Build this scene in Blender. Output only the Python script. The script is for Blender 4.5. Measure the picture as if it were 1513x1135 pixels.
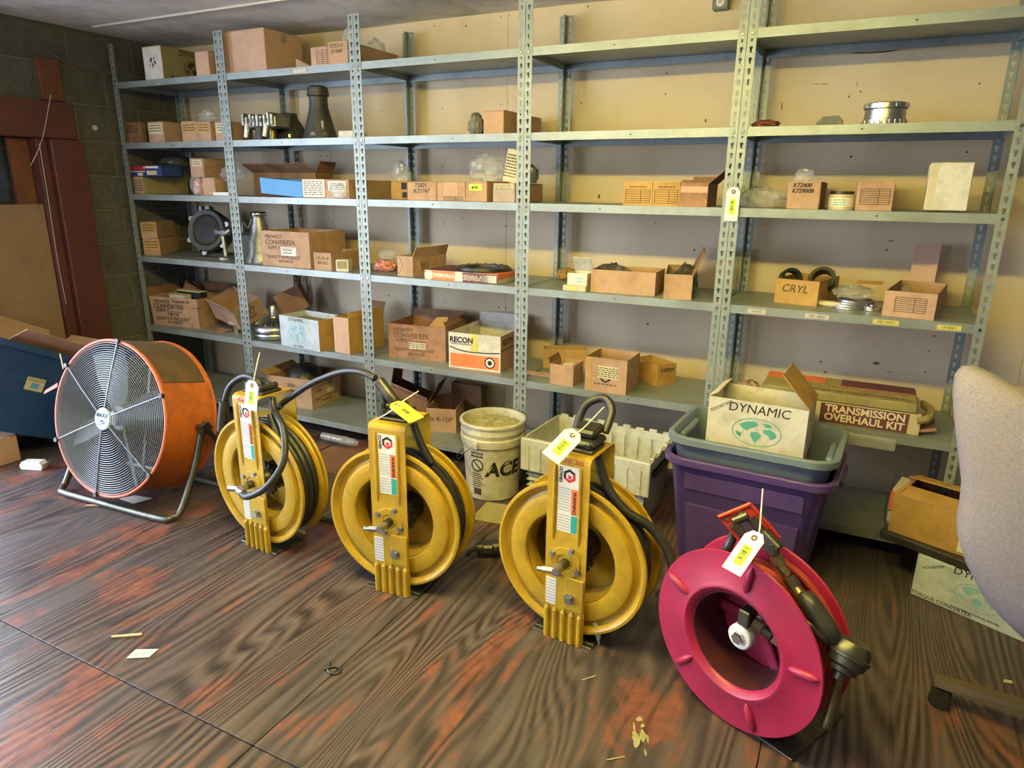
import bpy, bmesh, math, random
from math import sin, cos, pi, radians
from mathutils import Vector, Matrix

random.seed(7)
scene = bpy.context.scene
for o in list(bpy.data.objects):
    bpy.data.objects.remove(o)

# ------------------------------------------------------------------ camera
IW, IH, FPX = 1513.0, 1135.0, 1009.94
CAM = Vector((4.2118, -2.9317, 1.4509))
CR = Vector((0.89274985, 0.45039781, 0.01181187))
CU = Vector((-0.13468936, 0.24177161, 0.96093978))
CF = Vector((-0.4299494, 0.85946978, -0.27650536))
cd = bpy.data.cameras.new('camera')
cd.sensor_fit = 'HORIZONTAL'
cd.sensor_width = 36.0
cd.lens = FPX / IW * 36.0
cd.clip_start = 0.02
cam = bpy.data.objects.new('camera', cd)
scene.collection.objects.link(cam)
cam.matrix_world = Matrix(((CR.x, CU.x, -CF.x, CAM.x), (CR.y, CU.y, -CF.y, CAM.y), (CR.z, CU.z, -CF.z, CAM.z), (0, 0, 0, 1)))
scene.camera = cam

# ------------------------------------------------------------------ colour management, daylight
vs = scene.view_settings
vs.view_transform = 'Standard'
vs.look = 'None'
vs.gamma = 1.0
vs.use_curve_mapping = False
vs.exposure = 0.32
DAY = (0.70, 0.80, 1.0)
world = bpy.data.worlds.new('daylight')
scene.world = world
world.use_nodes = True
bg = world.node_tree.nodes['Background']
bg.inputs[0].default_value = (*DAY, 1)
bg.inputs[1].default_value = 11.5
LAMP_COL = (1.0, 0.81, 0.20)
LAMP_STRENGTH = 96.0


def portal(loc, rot, sx, sy):
    l = bpy.data.lights.new('daylight_portal', 'AREA')
    l.shape = 'RECTANGLE'
    l.size = sx
    l.size_y = sy
    l.cycles.is_portal = True
    o = bpy.data.objects.new('daylight_portal', l)
    scene.collection.objects.link(o)
    o.location = loc
    o.rotation_euler = rot


# openings of the room: a wide doorway in the left wall, windows behind the camera added for fill light
ROOM_X0, ROOM_X1, ROOM_Y0, ROOM_Y1, CEIL = -0.08, 6.3, -5.2, 0.52, 2.315
DOOR_Y0, DOOR_Y1, DOOR_H = -4.0, -1.25, 2.15
WIN_X0, WIN_X1, WIN_Z0, WIN_Z1 = 0.9, 2.3, 1.0, 2.0
portal((ROOM_X0 - 0.12, (DOOR_Y0 + DOOR_Y1) / 2, DOOR_H / 2), (0, radians(-90), 0), DOOR_H, DOOR_Y1 - DOOR_Y0)
portal(((WIN_X0 + WIN_X1) / 2, ROOM_Y0 - 0.06, (WIN_Z0 + WIN_Z1) / 2), (radians(90), 0, 0), WIN_X1 - WIN_X0, WIN_Z1 - WIN_Z0)


# ------------------------------------------------------------------ pixels to places
def ray(x, y):
    return CF + CR * ((x - IW / 2) / FPX) - CU * ((y - IH / 2) / FPX)


def on(x, y, axis, v):
    d = ray(x, y)
    i = 'xyz'.index(axis)
    return CAM + d * ((v - CAM[i]) / d[i])


def pr(p):
    d = Vector(p) - CAM
    z = d.dot(CF)
    return (IW / 2 + FPX * d.dot(CR) / z, IH / 2 - FPX * d.dot(CU) / z)


def solve(f, a, b):
    fa = f(a)
    for _ in range(50):
        m = (a + b) / 2
        fm = f(m)
        if (fm > 0) == (fa > 0):
            a, fa = m, fm
        else:
            b = m
    return (a + b) / 2


def height_at(p, py):
    """z of the point above p that is seen at picture row py"""
    return solve(lambda z: pr((p[0], p[1], z))[1] - py, -0.5, 3.5)


KZ = 400 / 1513.0
CROP = dict(A=(0, 0), B=(300, 0), C=(600, 0), D=(900, 0), E=(1113, 0), F=(0, 220), G=(180, 220), H=(500, 220), I=(780, 220),
            J=(1113, 220), K=(0, 440), L=(300, 440), M=(600, 440), N=(900, 500), O=(1113, 500))


def q(c, x, y):
    return (CROP[c][0] + x * KZ, CROP[c][1] + y * KZ)


# ------------------------------------------------------------------ materials
MATS = {}


def mat(name, col, rough=0.6, metal=0.0, var=0.12, scale=8.0, bump=0.0, dirt=None, dirt_amt=0.35, dirt_scale=3.0, spec=0.5,
        alpha=1.0, trans=0.0, emis=None, emis_s=0.0, dirt2=None):
    if name in MATS:
        return MATS[name]
    m = bpy.data.materials.new(name)
    m.use_nodes = True
    nt = m.node_tree
    n = nt.nodes
    l = nt.links
    b = n['Principled BSDF']
    b.inputs['Roughness'].default_value = rough
    b.inputs['Metallic'].default_value = metal
    b.inputs['Specular IOR Level'].default_value = spec
    b.inputs['Alpha'].default_value = alpha
    b.inputs['Transmission Weight'].default_value = trans
    tc = n.new('ShaderNodeTexCoord')
    oi = n.new('ShaderNodeObjectInfo')
    off = n.new('ShaderNodeVectorMath')
    off.operation = 'ADD'
    mulr = n.new('ShaderNodeMath')
    mulr.operation = 'MULTIPLY'
    mulr.inputs[1].default_value = 37.0
    l.new(oi.outputs['Random'], mulr.inputs[0])
    l.new(tc.outputs['Object'], off.inputs[0])
    l.new(mulr.outputs[0], off.inputs[1])
    nz = n.new('ShaderNodeTexNoise')
    nz.inputs['Scale'].default_value = scale
    nz.inputs['Detail'].default_value = 5.0
    l.new(off.outputs[0], nz.inputs['Vector'])
    mx = n.new('ShaderNodeMix')
    mx.data_type = 'RGBA'
    lo = [max(0, c * (1 - var * 1.6)) for c in col]
    hi = [min(1, c * (1 + var * 1.2)) for c in col]
    mx.inputs[6].default_value = (*lo, 1)
    mx.inputs[7].default_value = (*hi, 1)
    l.new(nz.outputs['Fac'], mx.inputs[0])
    out = mx.outputs[2]
    if dirt:
        for (dc, da, ds, off_) in ((dirt, dirt_amt, dirt_scale, 0.0), (dirt2 or dirt, dirt_amt * 0.6, dirt_scale * 4.1, 5.0)):
            nd = n.new('ShaderNodeTexNoise')
            nd.inputs['Scale'].default_value = ds
            nd.inputs['Detail'].default_value = 7.0
            nd.inputs['Roughness'].default_value = 0.65
            va = n.new('ShaderNodeVectorMath')
            va.operation = 'ADD'
            va.inputs[1].default_value = (off_, off_ * 2, 1.3)
            l.new(off.outputs[0], va.inputs[0])
            l.new(va.outputs[0], nd.inputs['Vector'])
            rp = n.new('ShaderNodeValToRGB')
            rp.color_ramp.elements[0].position = 0.48
            rp.color_ramp.elements[0].color = (0, 0, 0, 1)
            rp.color_ramp.elements[1].position = 0.72
            rp.color_ramp.elements[1].color = (da, da, da, 1)
            l.new(nd.outputs['Fac'], rp.inputs[0])
            m2 = n.new('ShaderNodeMix')
            m2.data_type = 'RGBA'
            l.new(rp.outputs[0], m2.inputs[0])
            l.new(out, m2.inputs[6])
            m2.inputs[7].default_value = (*dc, 1)
            out = m2.outputs[2]
    l.new(out, b.inputs['Base Color'])
    if bump:
        bp = n.new('ShaderNodeBump')
        bp.inputs['Strength'].default_value = bump
        bp.inputs['Distance'].default_value = 0.004
        l.new(nz.outputs['Fac'], bp.inputs['Height'])
        l.new(bp.outputs[0], b.inputs['Normal'])
    if emis:
        b.inputs['Emission Color'].default_value = (*emis, 1)
        b.inputs['Emission Strength'].default_value = emis_s
    MATS[name] = m
    return m


BLK = (0.012, 0.011, 0.010)
mat('kraft', (0.47, 0.30, 0.195), 0.85, var=0.16, scale=5, dirt=(0.16, 0.08, 0.04), dirt_amt=0.45, dirt_scale=6)
mat('kraft_dark', (0.25, 0.13, 0.065), 0.85, var=0.2, scale=5, dirt=(0.07, 0.04, 0.02), dirt_amt=0.5, dirt_scale=6)
mat('kraft_pink', (0.56, 0.36, 0.25), 0.85, var=0.1, scale=4, dirt=(0.3, 0.17, 0.1), dirt_amt=0.3, dirt_scale=5)
mat('kraft_gold', (0.48, 0.29, 0.09), 0.85, var=0.2, scale=5, dirt=(0.2, 0.10, 0.03), dirt_amt=0.5, dirt_scale=7)
mat('kraft_oily', (0.36, 0.185, 0.10), 0.7, var=0.2, scale=4, dirt=(0.06, 0.025, 0.015), dirt_amt=0.75, dirt_scale=7)
mat('olive_card', (0.32, 0.27, 0.12), 0.85, var=0.15, scale=5, dirt=(0.12, 0.10, 0.05), dirt_amt=0.5, dirt_scale=8)
mat('white_card', (0.66, 0.64, 0.57), 0.75, var=0.08, scale=5, dirt=(0.30, 0.25, 0.16), dirt_amt=0.55, dirt_scale=7)
mat('cream_card', (0.62, 0.56, 0.38), 0.75, var=0.08, scale=5, dirt=(0.35, 0.28, 0.14), dirt_amt=0.45, dirt_scale=7)
mat('blue_white_card', (0.52, 0.60, 0.66), 0.75, var=0.08, scale=5, dirt=(0.25, 0.27, 0.28), dirt_amt=0.6, dirt_scale=9)
mat('paper', (0.75, 0.73, 0.66), 0.7, var=0.05)
mat('tag_card', (0.86, 0.84, 0.76), 0.6, var=0.03)
mat('tag_yellow', (0.88, 0.80, 0.08), 0.6, var=0.03)
mat('sticker_green', (0.55, 0.95, 0.03), 0.5, var=0.02)
mat('tape_yellow', (0.62, 0.56, 0.14), 0.5, var=0.15, scale=60)
mat('ink', BLK, 0.7, var=0.2)
mat('ink_soft', (0.07, 0.045, 0.03), 0.8, var=0.2)
mat('ink_maroon', (0.13, 0.035, 0.045), 0.6, var=0.15)
mat('ink_red', (0.62, 0.03, 0.03), 0.6, var=0.1)
mat('ink_orange', (0.85, 0.20, 0.05), 0.6, var=0.12, dirt=(0.6, 0.35, 0.2), dirt_amt=0.3, dirt_scale=20)
mat('ink_teal', (0.02, 0.33, 0.30), 0.6, var=0.1)
mat('ink_globe', (0.08, 0.36, 0.31), 0.7, var=0.2, scale=30)
mat('ink_blue', (0.02, 0.05, 0.22), 0.6, var=0.1)
mat('ink_sky', (0.10, 0.33, 0.70), 0.6, var=0.08)
mat('ink_lightblue', (0.25, 0.48, 0.58), 0.7, var=0.25, scale=20)
mat('ink_cream', (0.75, 0.68, 0.55), 0.7, var=0.05)
mat('steel_shelf', (0.30, 0.345, 0.34), 0.42, 0.35, var=0.12, scale=5, dirt=(0.16, 0.15, 0.12), dirt_amt=0.45, dirt_scale=6)
mat('steel_post', (0.27, 0.315, 0.30), 0.45, 0.25, var=0.10, scale=9, dirt=(0.2, 0.2, 0.17), dirt_amt=0.35, dirt_scale=9)
mat('steel', (0.50, 0.50, 0.49), 0.36, 1.0, var=0.12, scale=14, dirt=(0.16, 0.14, 0.12), dirt_amt=0.5, dirt_scale=14)
mat('chrome', (0.62, 0.62, 0.62), 0.18, 1.0, var=0.05)
mat('cast_alloy', (0.36, 0.36, 0.35), 0.45, 0.9, var=0.25, scale=25, bump=0.3, dirt=(0.06, 0.055, 0.05), dirt_amt=0.7, dirt_scale=12)
mat('cast_iron', (0.075, 0.075, 0.072), 0.55, 0.6, var=0.25, scale=20, bump=0.3, dirt=(0.13, 0.11, 0.09), dirt_amt=0.4)
mat('gunmetal', (0.14, 0.135, 0.11), 0.42, 0.85, var=0.2, scale=20, dirt=(0.05, 0.045, 0.035), dirt_amt=0.5, dirt_scale=20)
mat('brass', (0.33, 0.28, 0.14), 0.4, 0.9, var=0.2, scale=20, dirt=(0.06, 0.05, 0.03), dirt_amt=0.6, dirt_scale=30)
mat('reel_yellow', (0.50, 0.315, 0.016), 0.36, 0.0, var=0.10, scale=3, dirt=(0.24, 0.14, 0.03), dirt_amt=0.55, dirt_scale=7)
mat('reel_drum_dark', (0.30, 0.17, 0.022), 0.5, var=0.2, scale=5, dirt=(0.05, 0.03, 0.012), dirt_amt=0.9, dirt_scale=6)  # greasy brown, with the shade inside the drum put into the colour
mat('paint_splash', (0.36, 0.33, 0.16), 0.7, var=0.2, scale=60)
mat('reel_red', (0.36, 0.015, 0.066), 0.42, 0.0, var=0.12, scale=3, dirt=(0.18, 0.02, 0.035), dirt_amt=0.5, dirt_scale=9)
mat('dark_greasy_red', (0.07, 0.012, 0.018), 0.45, var=0.3, scale=8, dirt=(0.012, 0.01, 0.01), dirt_amt=0.9, dirt_scale=7)  # grease and the shade within the hole, both in the colour
mat('bracket_red', (0.55, 0.035, 0.02), 0.4, 0.0, var=0.12, scale=4, dirt=(0.2, 0.03, 0.02), dirt_amt=0.4, dirt_scale=12)
mat('hose_red', (0.36, 0.045, 0.03), 0.5, var=0.15, scale=9)
mat('rubber', (0.022, 0.023, 0.025), 0.42, var=0.2, scale=8, dirt=(0.07, 0.065, 0.055), dirt_amt=0.5, dirt_scale=9)
mat('black_plastic', (0.02, 0.02, 0.02), 0.4, var=0.15, dirt=(0.08, 0.075, 0.06), dirt_amt=0.4, dirt_scale=9)
mat('fan_orange', (0.55, 0.14, 0.022), 0.5, var=0.18, scale=4, dirt=(0.13, 0.05, 0.022), dirt_amt=0.9, dirt_scale=3.5)
mat('fan_ring', (0.62, 0.17, 0.09), 0.4, var=0.1, scale=6)
mat('fan_inner_dark', (0.035, 0.034, 0.033), 0.8, var=0.3, scale=9)
mat('print_grey', (0.40, 0.42, 0.44), 0.7, var=0.1)
mat('fan_soot', (0.085, 0.062, 0.045), 0.75, var=0.25, scale=9, dirt=(0.3, 0.1, 0.03), dirt_amt=0.35, dirt_scale=10)
mat('wire', (0.26, 0.28, 0.30), 0.4, 0.6, var=0.1)
mat('blade_alloy', (0.20, 0.24, 0.27), 0.45, 0.5, var=0.15, scale=9)
mat('badge', (0.36, 0.50, 0.54), 0.45, 0.2, var=0.08)
mat('bucket_white', (0.60, 0.58, 0.46), 0.5, var=0.1, scale=5, dirt=(0.22, 0.19, 0.07), dirt_amt=0.8, dirt_scale=8)
mat('crate_white', (0.60, 0.62, 0.58), 0.5, var=0.08, scale=5, dirt=(0.30, 0.27, 0.13), dirt_amt=0.75, dirt_scale=6)
mat('sawdust', (0.40, 0.36, 0.16), 0.95, var=0.45, scale=60, bump=0.8, dirt=(0.18, 0.15, 0.07), dirt_amt=0.5, dirt_scale=20)
mat('tote_purple', (0.082, 0.046, 0.21), 0.38, var=0.1, scale=5, dirt=(0.25, 0.22, 0.3), dirt_amt=0.12, dirt_scale=20)
mat('tote_grey', (0.16, 0.215, 0.29), 0.42, var=0.1, scale=5, dirt=(0.22, 0.21, 0.15), dirt_amt=0.45, dirt_scale=6)
mat('tote_blue', (0.014, 0.058, 0.19), 0.35, var=0.1, scale=5, dirt=(0.12, 0.14, 0.16), dirt_amt=0.2, dirt_scale=6)
mat('bag', (0.72, 0.73, 0.70), 0.12, var=0.1, scale=20, bump=0.3, alpha=0.26, spec=1.0)
mat('bag_dark', (0.13, 0.13, 0.115), 0.25, var=0.35, scale=15, bump=0.5, alpha=0.72, spec=0.8)
mat('bag_pink', (0.62, 0.25, 0.17), 0.4, var=0.25, scale=20, bump=0.4)
mat('rag_red', (0.20, 0.055, 0.035), 0.95, var=0.3, scale=40, bump=0.6)
mat('grey_lump', (0.16, 0.155, 0.125), 0.8, var=0.25, scale=20, bump=0.4)
mat('chair_fabric', (0.25, 0.222, 0.25), 0.95, var=0.28, scale=220, bump=0.25, dirt=(0.28, 0.2, 0.14), dirt_amt=0.35, dirt_scale=4, dirt2=(0.21, 0.185, 0.20))
mat('chair_base', (0.16, 0.125, 0.075), 0.4, 0.5, var=0.15)
mat('red_wood', (0.105, 0.026, 0.022), 0.6, var=0.3, scale=12, bump=0.3, dirt=(0.05, 0.028, 0.018), dirt_amt=0.6, dirt_scale=6)
mat('rust_wood', (0.16, 0.055, 0.025), 0.85, var=0.35, scale=14, dirt=(0.04, 0.03, 0.02), dirt_amt=0.5)
mat('board_tan', (0.27, 0.18, 0.11), 0.85, var=0.14, scale=7, dirt=(0.13, 0.09, 0.06), dirt_amt=0.4, dirt_scale=5)
mat('block', (0.10, 0.098, 0.085), 0.95, var=0.28, scale=30, bump=0.7, dirt=(0.05, 0.048, 0.038), dirt_amt=0.6, dirt_scale=5)
mat('mortar', (0.15, 0.14, 0.11), 0.95, var=0.2, scale=40, bump=0.4)
mat('dark_glass', (0.02, 0.025, 0.03), 0.12, var=0.3, scale=6, dirt=(0.10, 0.11, 0.12), dirt_amt=0.4, dirt_scale=7)
mat('wall_paint', (0.66, 0.545, 0.375), 0.75, var=0.05, scale=2.2, dirt=(0.42, 0.33, 0.19), dirt_amt=0.30, dirt_scale=1.4)
mat('other_wall', (0.20, 0.185, 0.165), 0.8, var=0.05, scale=2.0)
mat('ceiling_board', (0.78, 0.77, 0.74), 0.8, var=0.1, scale=1.5, bump=0.25, dirt=(0.24, 0.20, 0.17), dirt_amt=0.7, dirt_scale=1.3)
mat('strip_pale', (0.55, 0.52, 0.46), 0.7, var=0.08)
mat('hole', (0.02, 0.017, 0.015), 0.9)
mat('outlet', (0.20, 0.21, 0.20), 0.5)
mat('wood_stick', (0.55, 0.47, 0.28), 0.8, var=0.15, scale=30)
mat('lino', (0.20, 0.095, 0.06), 0.7, var=0.25, scale=8, dirt=(0.08, 0.05, 0.035), dirt_amt=0.6, dirt_scale=5)
mat('lamp_white', (0.75, 0.75, 0.72), 0.5)
mat('tube_glow', (1, 1, 1), 0.5, emis=LAMP_COL, emis_s=LAMP_STRENGTH, var=0.0)


def floor_material():
    m = bpy.data.materials.new('worn_plywood')
    m.use_nodes = True
    nt = m.node_tree
    n, l = nt.nodes, nt.links
    b = n['Principled BSDF']
    geo = n.new('ShaderNodeNewGeometry')
    oi = n.new('ShaderNodeObjectInfo')

    def node(t, **kw):
        x = n.new(t)
        for k_, v in kw.items():
            setattr(x, k_, v)
        return x

    def mapping(sc, loc=(0, 0, 0)):
        mp = node('ShaderNodeMapping')
        mp.inputs['Scale'].default_value = sc
        mp.inputs['Location'].default_value = loc
        add = node('ShaderNodeVectorMath', operation='ADD')
        mul = node('ShaderNodeMath', operation='MULTIPLY')
        mul.inputs[1].default_value = 9.0
        l.new(oi.outputs['Random'], mul.inputs[0])
        l.new(geo.outputs['Position'], add.inputs[0])
        l.new(mul.outputs[0], add.inputs[1])
        l.new(add.outputs[0], mp.inputs['Vector'])
        return mp.outputs[0]

    def noise(vec, scale, detail=4.0, rough=0.55, dist=0.0):
        x = node('ShaderNodeTexNoise')
        x.inputs['Scale'].default_value = scale
        x.inputs['Detail'].default_value = detail
        x.inputs['Roughness'].default_value = rough
        x.inputs['Distortion'].default_value = dist
        l.new(vec, x.inputs['Vector'])
        return x.outputs['Fac']

    def ramp(fac, stops):
        r = node('ShaderNodeValToRGB')
        el = r.color_ramp.elements
        el[0].position, el[0].color = stops[0][0], (*stops[0][1], 1)
        el[1].position, el[1].color = stops[-1][0], (*stops[-1][1], 1)
        for p_, c_ in stops[1:-1]:
            e = el.new(p_)
            e.color = (*c_, 1)
        l.new(fac, r.inputs[0])
        return r.outputs[0]

    def mix(fac, a, c, mode='MIX'):
        x = node('ShaderNodeMix', data_type='RGBA', blend_type=mode)
        if isinstance(fac, float):
            x.inputs[0].default_value = fac
        else:
            l.new(fac, x.inputs[0])
        for s, v in ((6, a), (7, c)):
            if isinstance(v, tuple):
                x.inputs[s].default_value = (*v, 1)
            else:
                l.new(v, x.inputs[s])
        return x.outputs[2]

    # contour grain of rotary-cut fir: rings of a slow field stretched along the sheet
    field = noise(mapping((2.2, 0.36, 1)), 1.0, 2.0, 0.5, 0.35)
    mulf = node('ShaderNodeMath', operation='MULTIPLY')
    mulf.inputs[1].default_value = 260.0
    l.new(field, mulf.inputs[0])
    sn = node('ShaderNodeMath', operation='SINE')
    l.new(mulf.outputs[0], sn.inputs[0])
    fine = noise(mapping((70, 2.2, 1)), 1.0, 4.0, 0.6)
    grain0 = node('ShaderNodeMath', operation='MULTIPLY_ADD')
    grain0.inputs[1].default_value = 0.30
    grain0.inputs[2].default_value = 0.5
    l.new(sn.outputs[0], grain0.inputs[0])
    grain = node('ShaderNodeMix')
    grain.inputs[0].default_value = 0.55
    l.new(grain0.outputs[0], grain.inputs[2])
    l.new(fine, grain.inputs[3])
    g = grain.outputs[0]
    wood = ramp(g, [(0.30, (0.024, 0.017, 0.017)), (0.5, (0.076, 0.053, 0.051)), (0.70, (0.142, 0.102, 0.096))])
    grime = noise(mapping((1.5, 0.9, 1), (3, 1, 0)), 1.6, 6.0, 0.6)
    wood = mix(ramp(grime, [(0.42, (0, 0, 0)), (0.66, (0.75, 0.75, 0.75))]), wood, (0.056, 0.050, 0.054))
    # what is left of the red floor paint, mostly on the raised grain
    pn = noise(mapping((3.0, 1.0, 1), (7, 2, 0)), 1.25, 9.0, 0.66, 0.5)
    pg = node('ShaderNodeMix')
    pg.inputs[0].default_value = 0.16
    l.new(pn, pg.inputs[2])
    l.new(g, pg.inputs[3])
    pm = ramp(pg.outputs[0], [(0.535, (0, 0, 0)), (0.585, (0.72, 0.72, 0.72))])
    shade = noise(mapping((5, 5, 1)), 4.0, 4.0)
    red = ramp(shade, [(0.35, (0.15, 0.048, 0.034)), (0.7, (0.27, 0.088, 0.050))])
    col = mix(pm, wood, red)
    col = mix(ramp(g, [(0.26, (0.6, 0.6, 0.6)), (0.40, (0, 0, 0))]), col, (0.024, 0.016, 0.013))
    # a few splinters of bare wood
    sp = noise(mapping((26, 3.0, 1), (1, 5, 0)), 1.6, 5.0, 0.7)
    col = mix(ramp(sp, [(0.70, (0, 0, 0)), (0.74, (0.8, 0.8, 0.8))]), col, (0.30, 0.18, 0.08))
    gr = noise(mapping((1, 1, 1), (11, 4, 0)), 5.0, 8.0, 0.7)
    col = mix(ramp(gr, [(0.54, (0, 0, 0)), (0.70, (0.6, 0.6, 0.6))]), col, (0.095, 0.089, 0.094))
    l.new(col, b.inputs['Base Color'])
    rr = ramp(grime, [(0.35, (0.36, 0.36, 0.36)), (0.7, (0.55, 0.55, 0.55))])
    l.new(rr, b.inputs['Roughness'])
    b.inputs['Specular IOR Level'].default_value = 0.45
    bp = node('ShaderNodeBump')
    bp.inputs['Strength'].default_value = 0.8
    bp.inputs['Distance'].default_value = 0.0025
    l.new(g, bp.inputs['Height'])
    l.new(bp.outputs[0], b.inputs['Normal'])
    MATS['worn_plywood'] = m


floor_material()


# ------------------------------------------------------------------ mesh helpers
COL = scene.collection


class MB:
    """collects shapes, builds one mesh object"""

    def __init__(self):
        self.v, self.f = [], []

    def add(self, vs_, fs_):
        o = len(self.v)
        self.v += [tuple(p) for p in vs_]
        self.f += [tuple(o + i for i in f) for f in fs_]
        return self

    def box(self, x0, x1, y0, y1, z0, z1, M=None):
        vs_ = [(x0, y0, z0), (x1, y0, z0), (x1, y1, z0), (x0, y1, z0), (x0, y0, z1), (x1, y0, z1), (x1, y1, z1), (x0, y1, z1)]
        if M is not None:
            vs_ = [M @ Vector(p) for p in vs_]
        return self.add(vs_, [(3, 2, 1, 0), (4, 5, 6, 7), (0, 1, 5, 4), (1, 2, 6, 5), (2, 3, 7, 6), (3, 0, 4, 7)])

    def bbox(self, x0, x1, y0, y1, z0, z1, b=0.003, M=None):
        """box with chamfered edges"""
        b = min(b, (x1 - x0) * .45, (y1 - y0) * .45, (z1 - z0) * .45)
        vs_, idx = [], {}
        for i, (X, sx) in enumerate(((x0, 1), (x1, -1))):
            for j, (Y, sy) in enumerate(((y0, 1), (y1, -1))):
                for k_, (Z, sz) in enumerate(((z0, 1), (z1, -1))):
                    for a in range(3):
                        p = [X + sx * b, Y + sy * b, Z + sz * b]
                        p[a] = (X, Y, Z)[a]
                        idx[(i, j, k_, a)] = len(vs_)
                        vs_.append(tuple(p))
        fs_ = []
        for a in range(3):
            for s in (0, 1):
                o1, o2 = [t for t in range(3) if t != a]
                ring = []
                for (u, w) in ((0, 0), (1, 0), (1, 1), (0, 1)):
                    c = [0, 0, 0]
                    c[a], c[o1], c[o2] = s, u, w
                    ring.append(idx[(*c, a)])
                flip = (s == 0) ^ (a == 1)
                fs_.append(tuple(reversed(ring)) if flip else tuple(ring))
        for a in range(3):
            o1, o2 = [t for t in range(3) if t != a]
            for u in (0, 1):
                for w in (0, 1):
                    c0, c1 = [0, 0, 0], [0, 0, 0]
                    c0[o1] = c1[o1] = u
                    c0[o2] = c1[o2] = w
                    c1[a] = 1
                    fs_.append((idx[(*c0, o1)], idx[(*c1, o1)], idx[(*c1, o2)], idx[(*c0, o2)]))
        for i in (0, 1):
            for j in (0, 1):
                for k_ in (0, 1):
                    fs_.append((idx[(i, j, k_, 0)], idx[(i, j, k_, 1)], idx[(i, j, k_, 2)]))
        if M is not None:
            vs_ = [M @ Vector(p) for p in vs_]
        return self.add(vs_, fs_)

    def cyl(self, p0, p1, r0, r1=None, n=16, caps=True):
        r1 = r0 if r1 is None else r1
        p0, p1 = Vector(p0), Vector(p1)
        d = (p1 - p0).normalized()
        a = d.orthogonal().normalized()
        c = d.cross(a)
        vs_ = []
        for p, r in ((p0, r0), (p1, r1)):
            for i in range(n):
                t = 2 * pi * i / n
                vs_.append(p + (a * cos(t) + c * sin(t)) * r)
        fs_ = [(i, (i + 1) % n, n + (i + 1) % n, n + i) for i in range(n)]
        if caps:
            fs_ += [tuple(range(n - 1, -1, -1)), tuple(range(n, 2 * n))]
        return self.add(vs_, fs_)

    def tube(self, pts, r, n=10, closed=False, smooth=0):
        pts = [Vector(p) for p in pts]
        if smooth:
            k0 = len(pts)
            pts = spline(pts, smooth, closed)
            if isinstance(r, (list, tuple)):
                r = [r[min(i // smooth, k0 - 1)] + (r[min(i // smooth + 1, k0 - 1)] - r[min(i // smooth, k0 - 1)]) * (i % smooth) / smooth for i in range(len(pts))]
        m = len(pts)
        vs_, prev = [], None
        for i, p in enumerate(pts):
            if closed:
                d = (pts[(i + 1) % m] - pts[i - 1]).normalized()
            else:
                d = (pts[min(i + 1, m - 1)] - pts[max(i - 1, 0)]).normalized()
            if prev is None:
                a = d.orthogonal().normalized()
            else:
                a = (prev - d * prev.dot(d)).normalized()
            prev = a
            c = d.cross(a)
            rr = r[i] if isinstance(r, (list, tuple)) else r
            for k_ in range(n):
                t = 2 * pi * k_ / n
                vs_.append(p + (a * cos(t) + c * sin(t)) * rr)
        fs_ = []
        for i in range(m if closed else m - 1):
            j = (i + 1) % m
            for k_ in range(n):
                fs_.append((i * n + k_, i * n + (k_ + 1) % n, j * n + (k_ + 1) % n, j * n + k_))
        if not closed:
            fs_ += [tuple(range(n - 1, -1, -1)), tuple(range((m - 1) * n, m * n))]
        return self.add(vs_, fs_)

    def lathe(self, prof, n=48, M=None, closed=False, caps=True):
        """prof: (radius, height) about local z"""
        M = M or Matrix()
        m = len(prof)
        vs_ = []
        for r, z in prof:
            for i in range(n):
                t = 2 * pi * i / n
                vs_.append(M @ Vector((r * cos(t), r * sin(t), z)))
        fs_ = []
        for k_ in range(m if closed else m - 1):
            k2 = (k_ + 1) % m
            for i in range(n):
                j = (i + 1) % n
                fs_.append((k_ * n + i, k_ * n + j, k2 * n + j, k2 * n + i))
        if not closed and caps:
            if prof[0][0] > 1e-6:
                fs_.append(tuple(range(n - 1, -1, -1)))
            if prof[-1][0] > 1e-6:
                fs_.append(tuple(range((m - 1) * n, m * n)))
        return self.add(vs_, fs_)

    def prism(self, poly, h, M=None):
        """poly in local xy extruded along z by h"""
        M = M or Matrix()
        n = len(poly)
        vs_ = [M @ Vector((x, y, 0)) for x, y in poly] + [M @ Vector((x, y, h)) for x, y in poly]
        fs_ = [tuple(range(n - 1, -1, -1)), tuple(range(n, 2 * n))] + [(i, (i + 1) % n, n + (i + 1) % n, n + i) for i in range(n)]
        return self.add(vs_, fs_)

    def sheet(self, quad, t=0.003):
        """thin quad (4 points) with thickness"""
        a, b_, c, d = [Vector(p) for p in quad]
        nrm = (b_ - a).cross(d - a).normalized() * t
        vs_ = [a, b_, c, d, a + nrm, b_ + nrm, c + nrm, d + nrm]
        return self.add(vs_, [(3, 2, 1, 0), (4, 5, 6, 7), (0, 1, 5, 4), (1, 2, 6, 5), (2, 3, 7, 6), (3, 0, 4, 7)])

    def mesh(self, name, m, smooth=True, ang=35):
        me = bpy.data.meshes.new(name)
        me.from_pydata(self.v, [], self.f)
        me.validate()
        bm_ = bmesh.new()
        bm_.from_mesh(me)
        bmesh.ops.recalc_face_normals(bm_, faces=bm_.faces)
        bm_.to_mesh(me)
        bm_.free()
        if smooth:
            me.shade_smooth()
            me.set_sharp_from_angle(angle=radians(ang))
        if m is not None:
            me.materials.append(MATS[m] if isinstance(m, str) else m)
        me.update()
        return me

    def build(self, name, m, parent=None, smooth=True, ang=35, loc=None, rot=None):
        return link(name, self.mesh(name, m, smooth, ang), parent, loc, rot)


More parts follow.
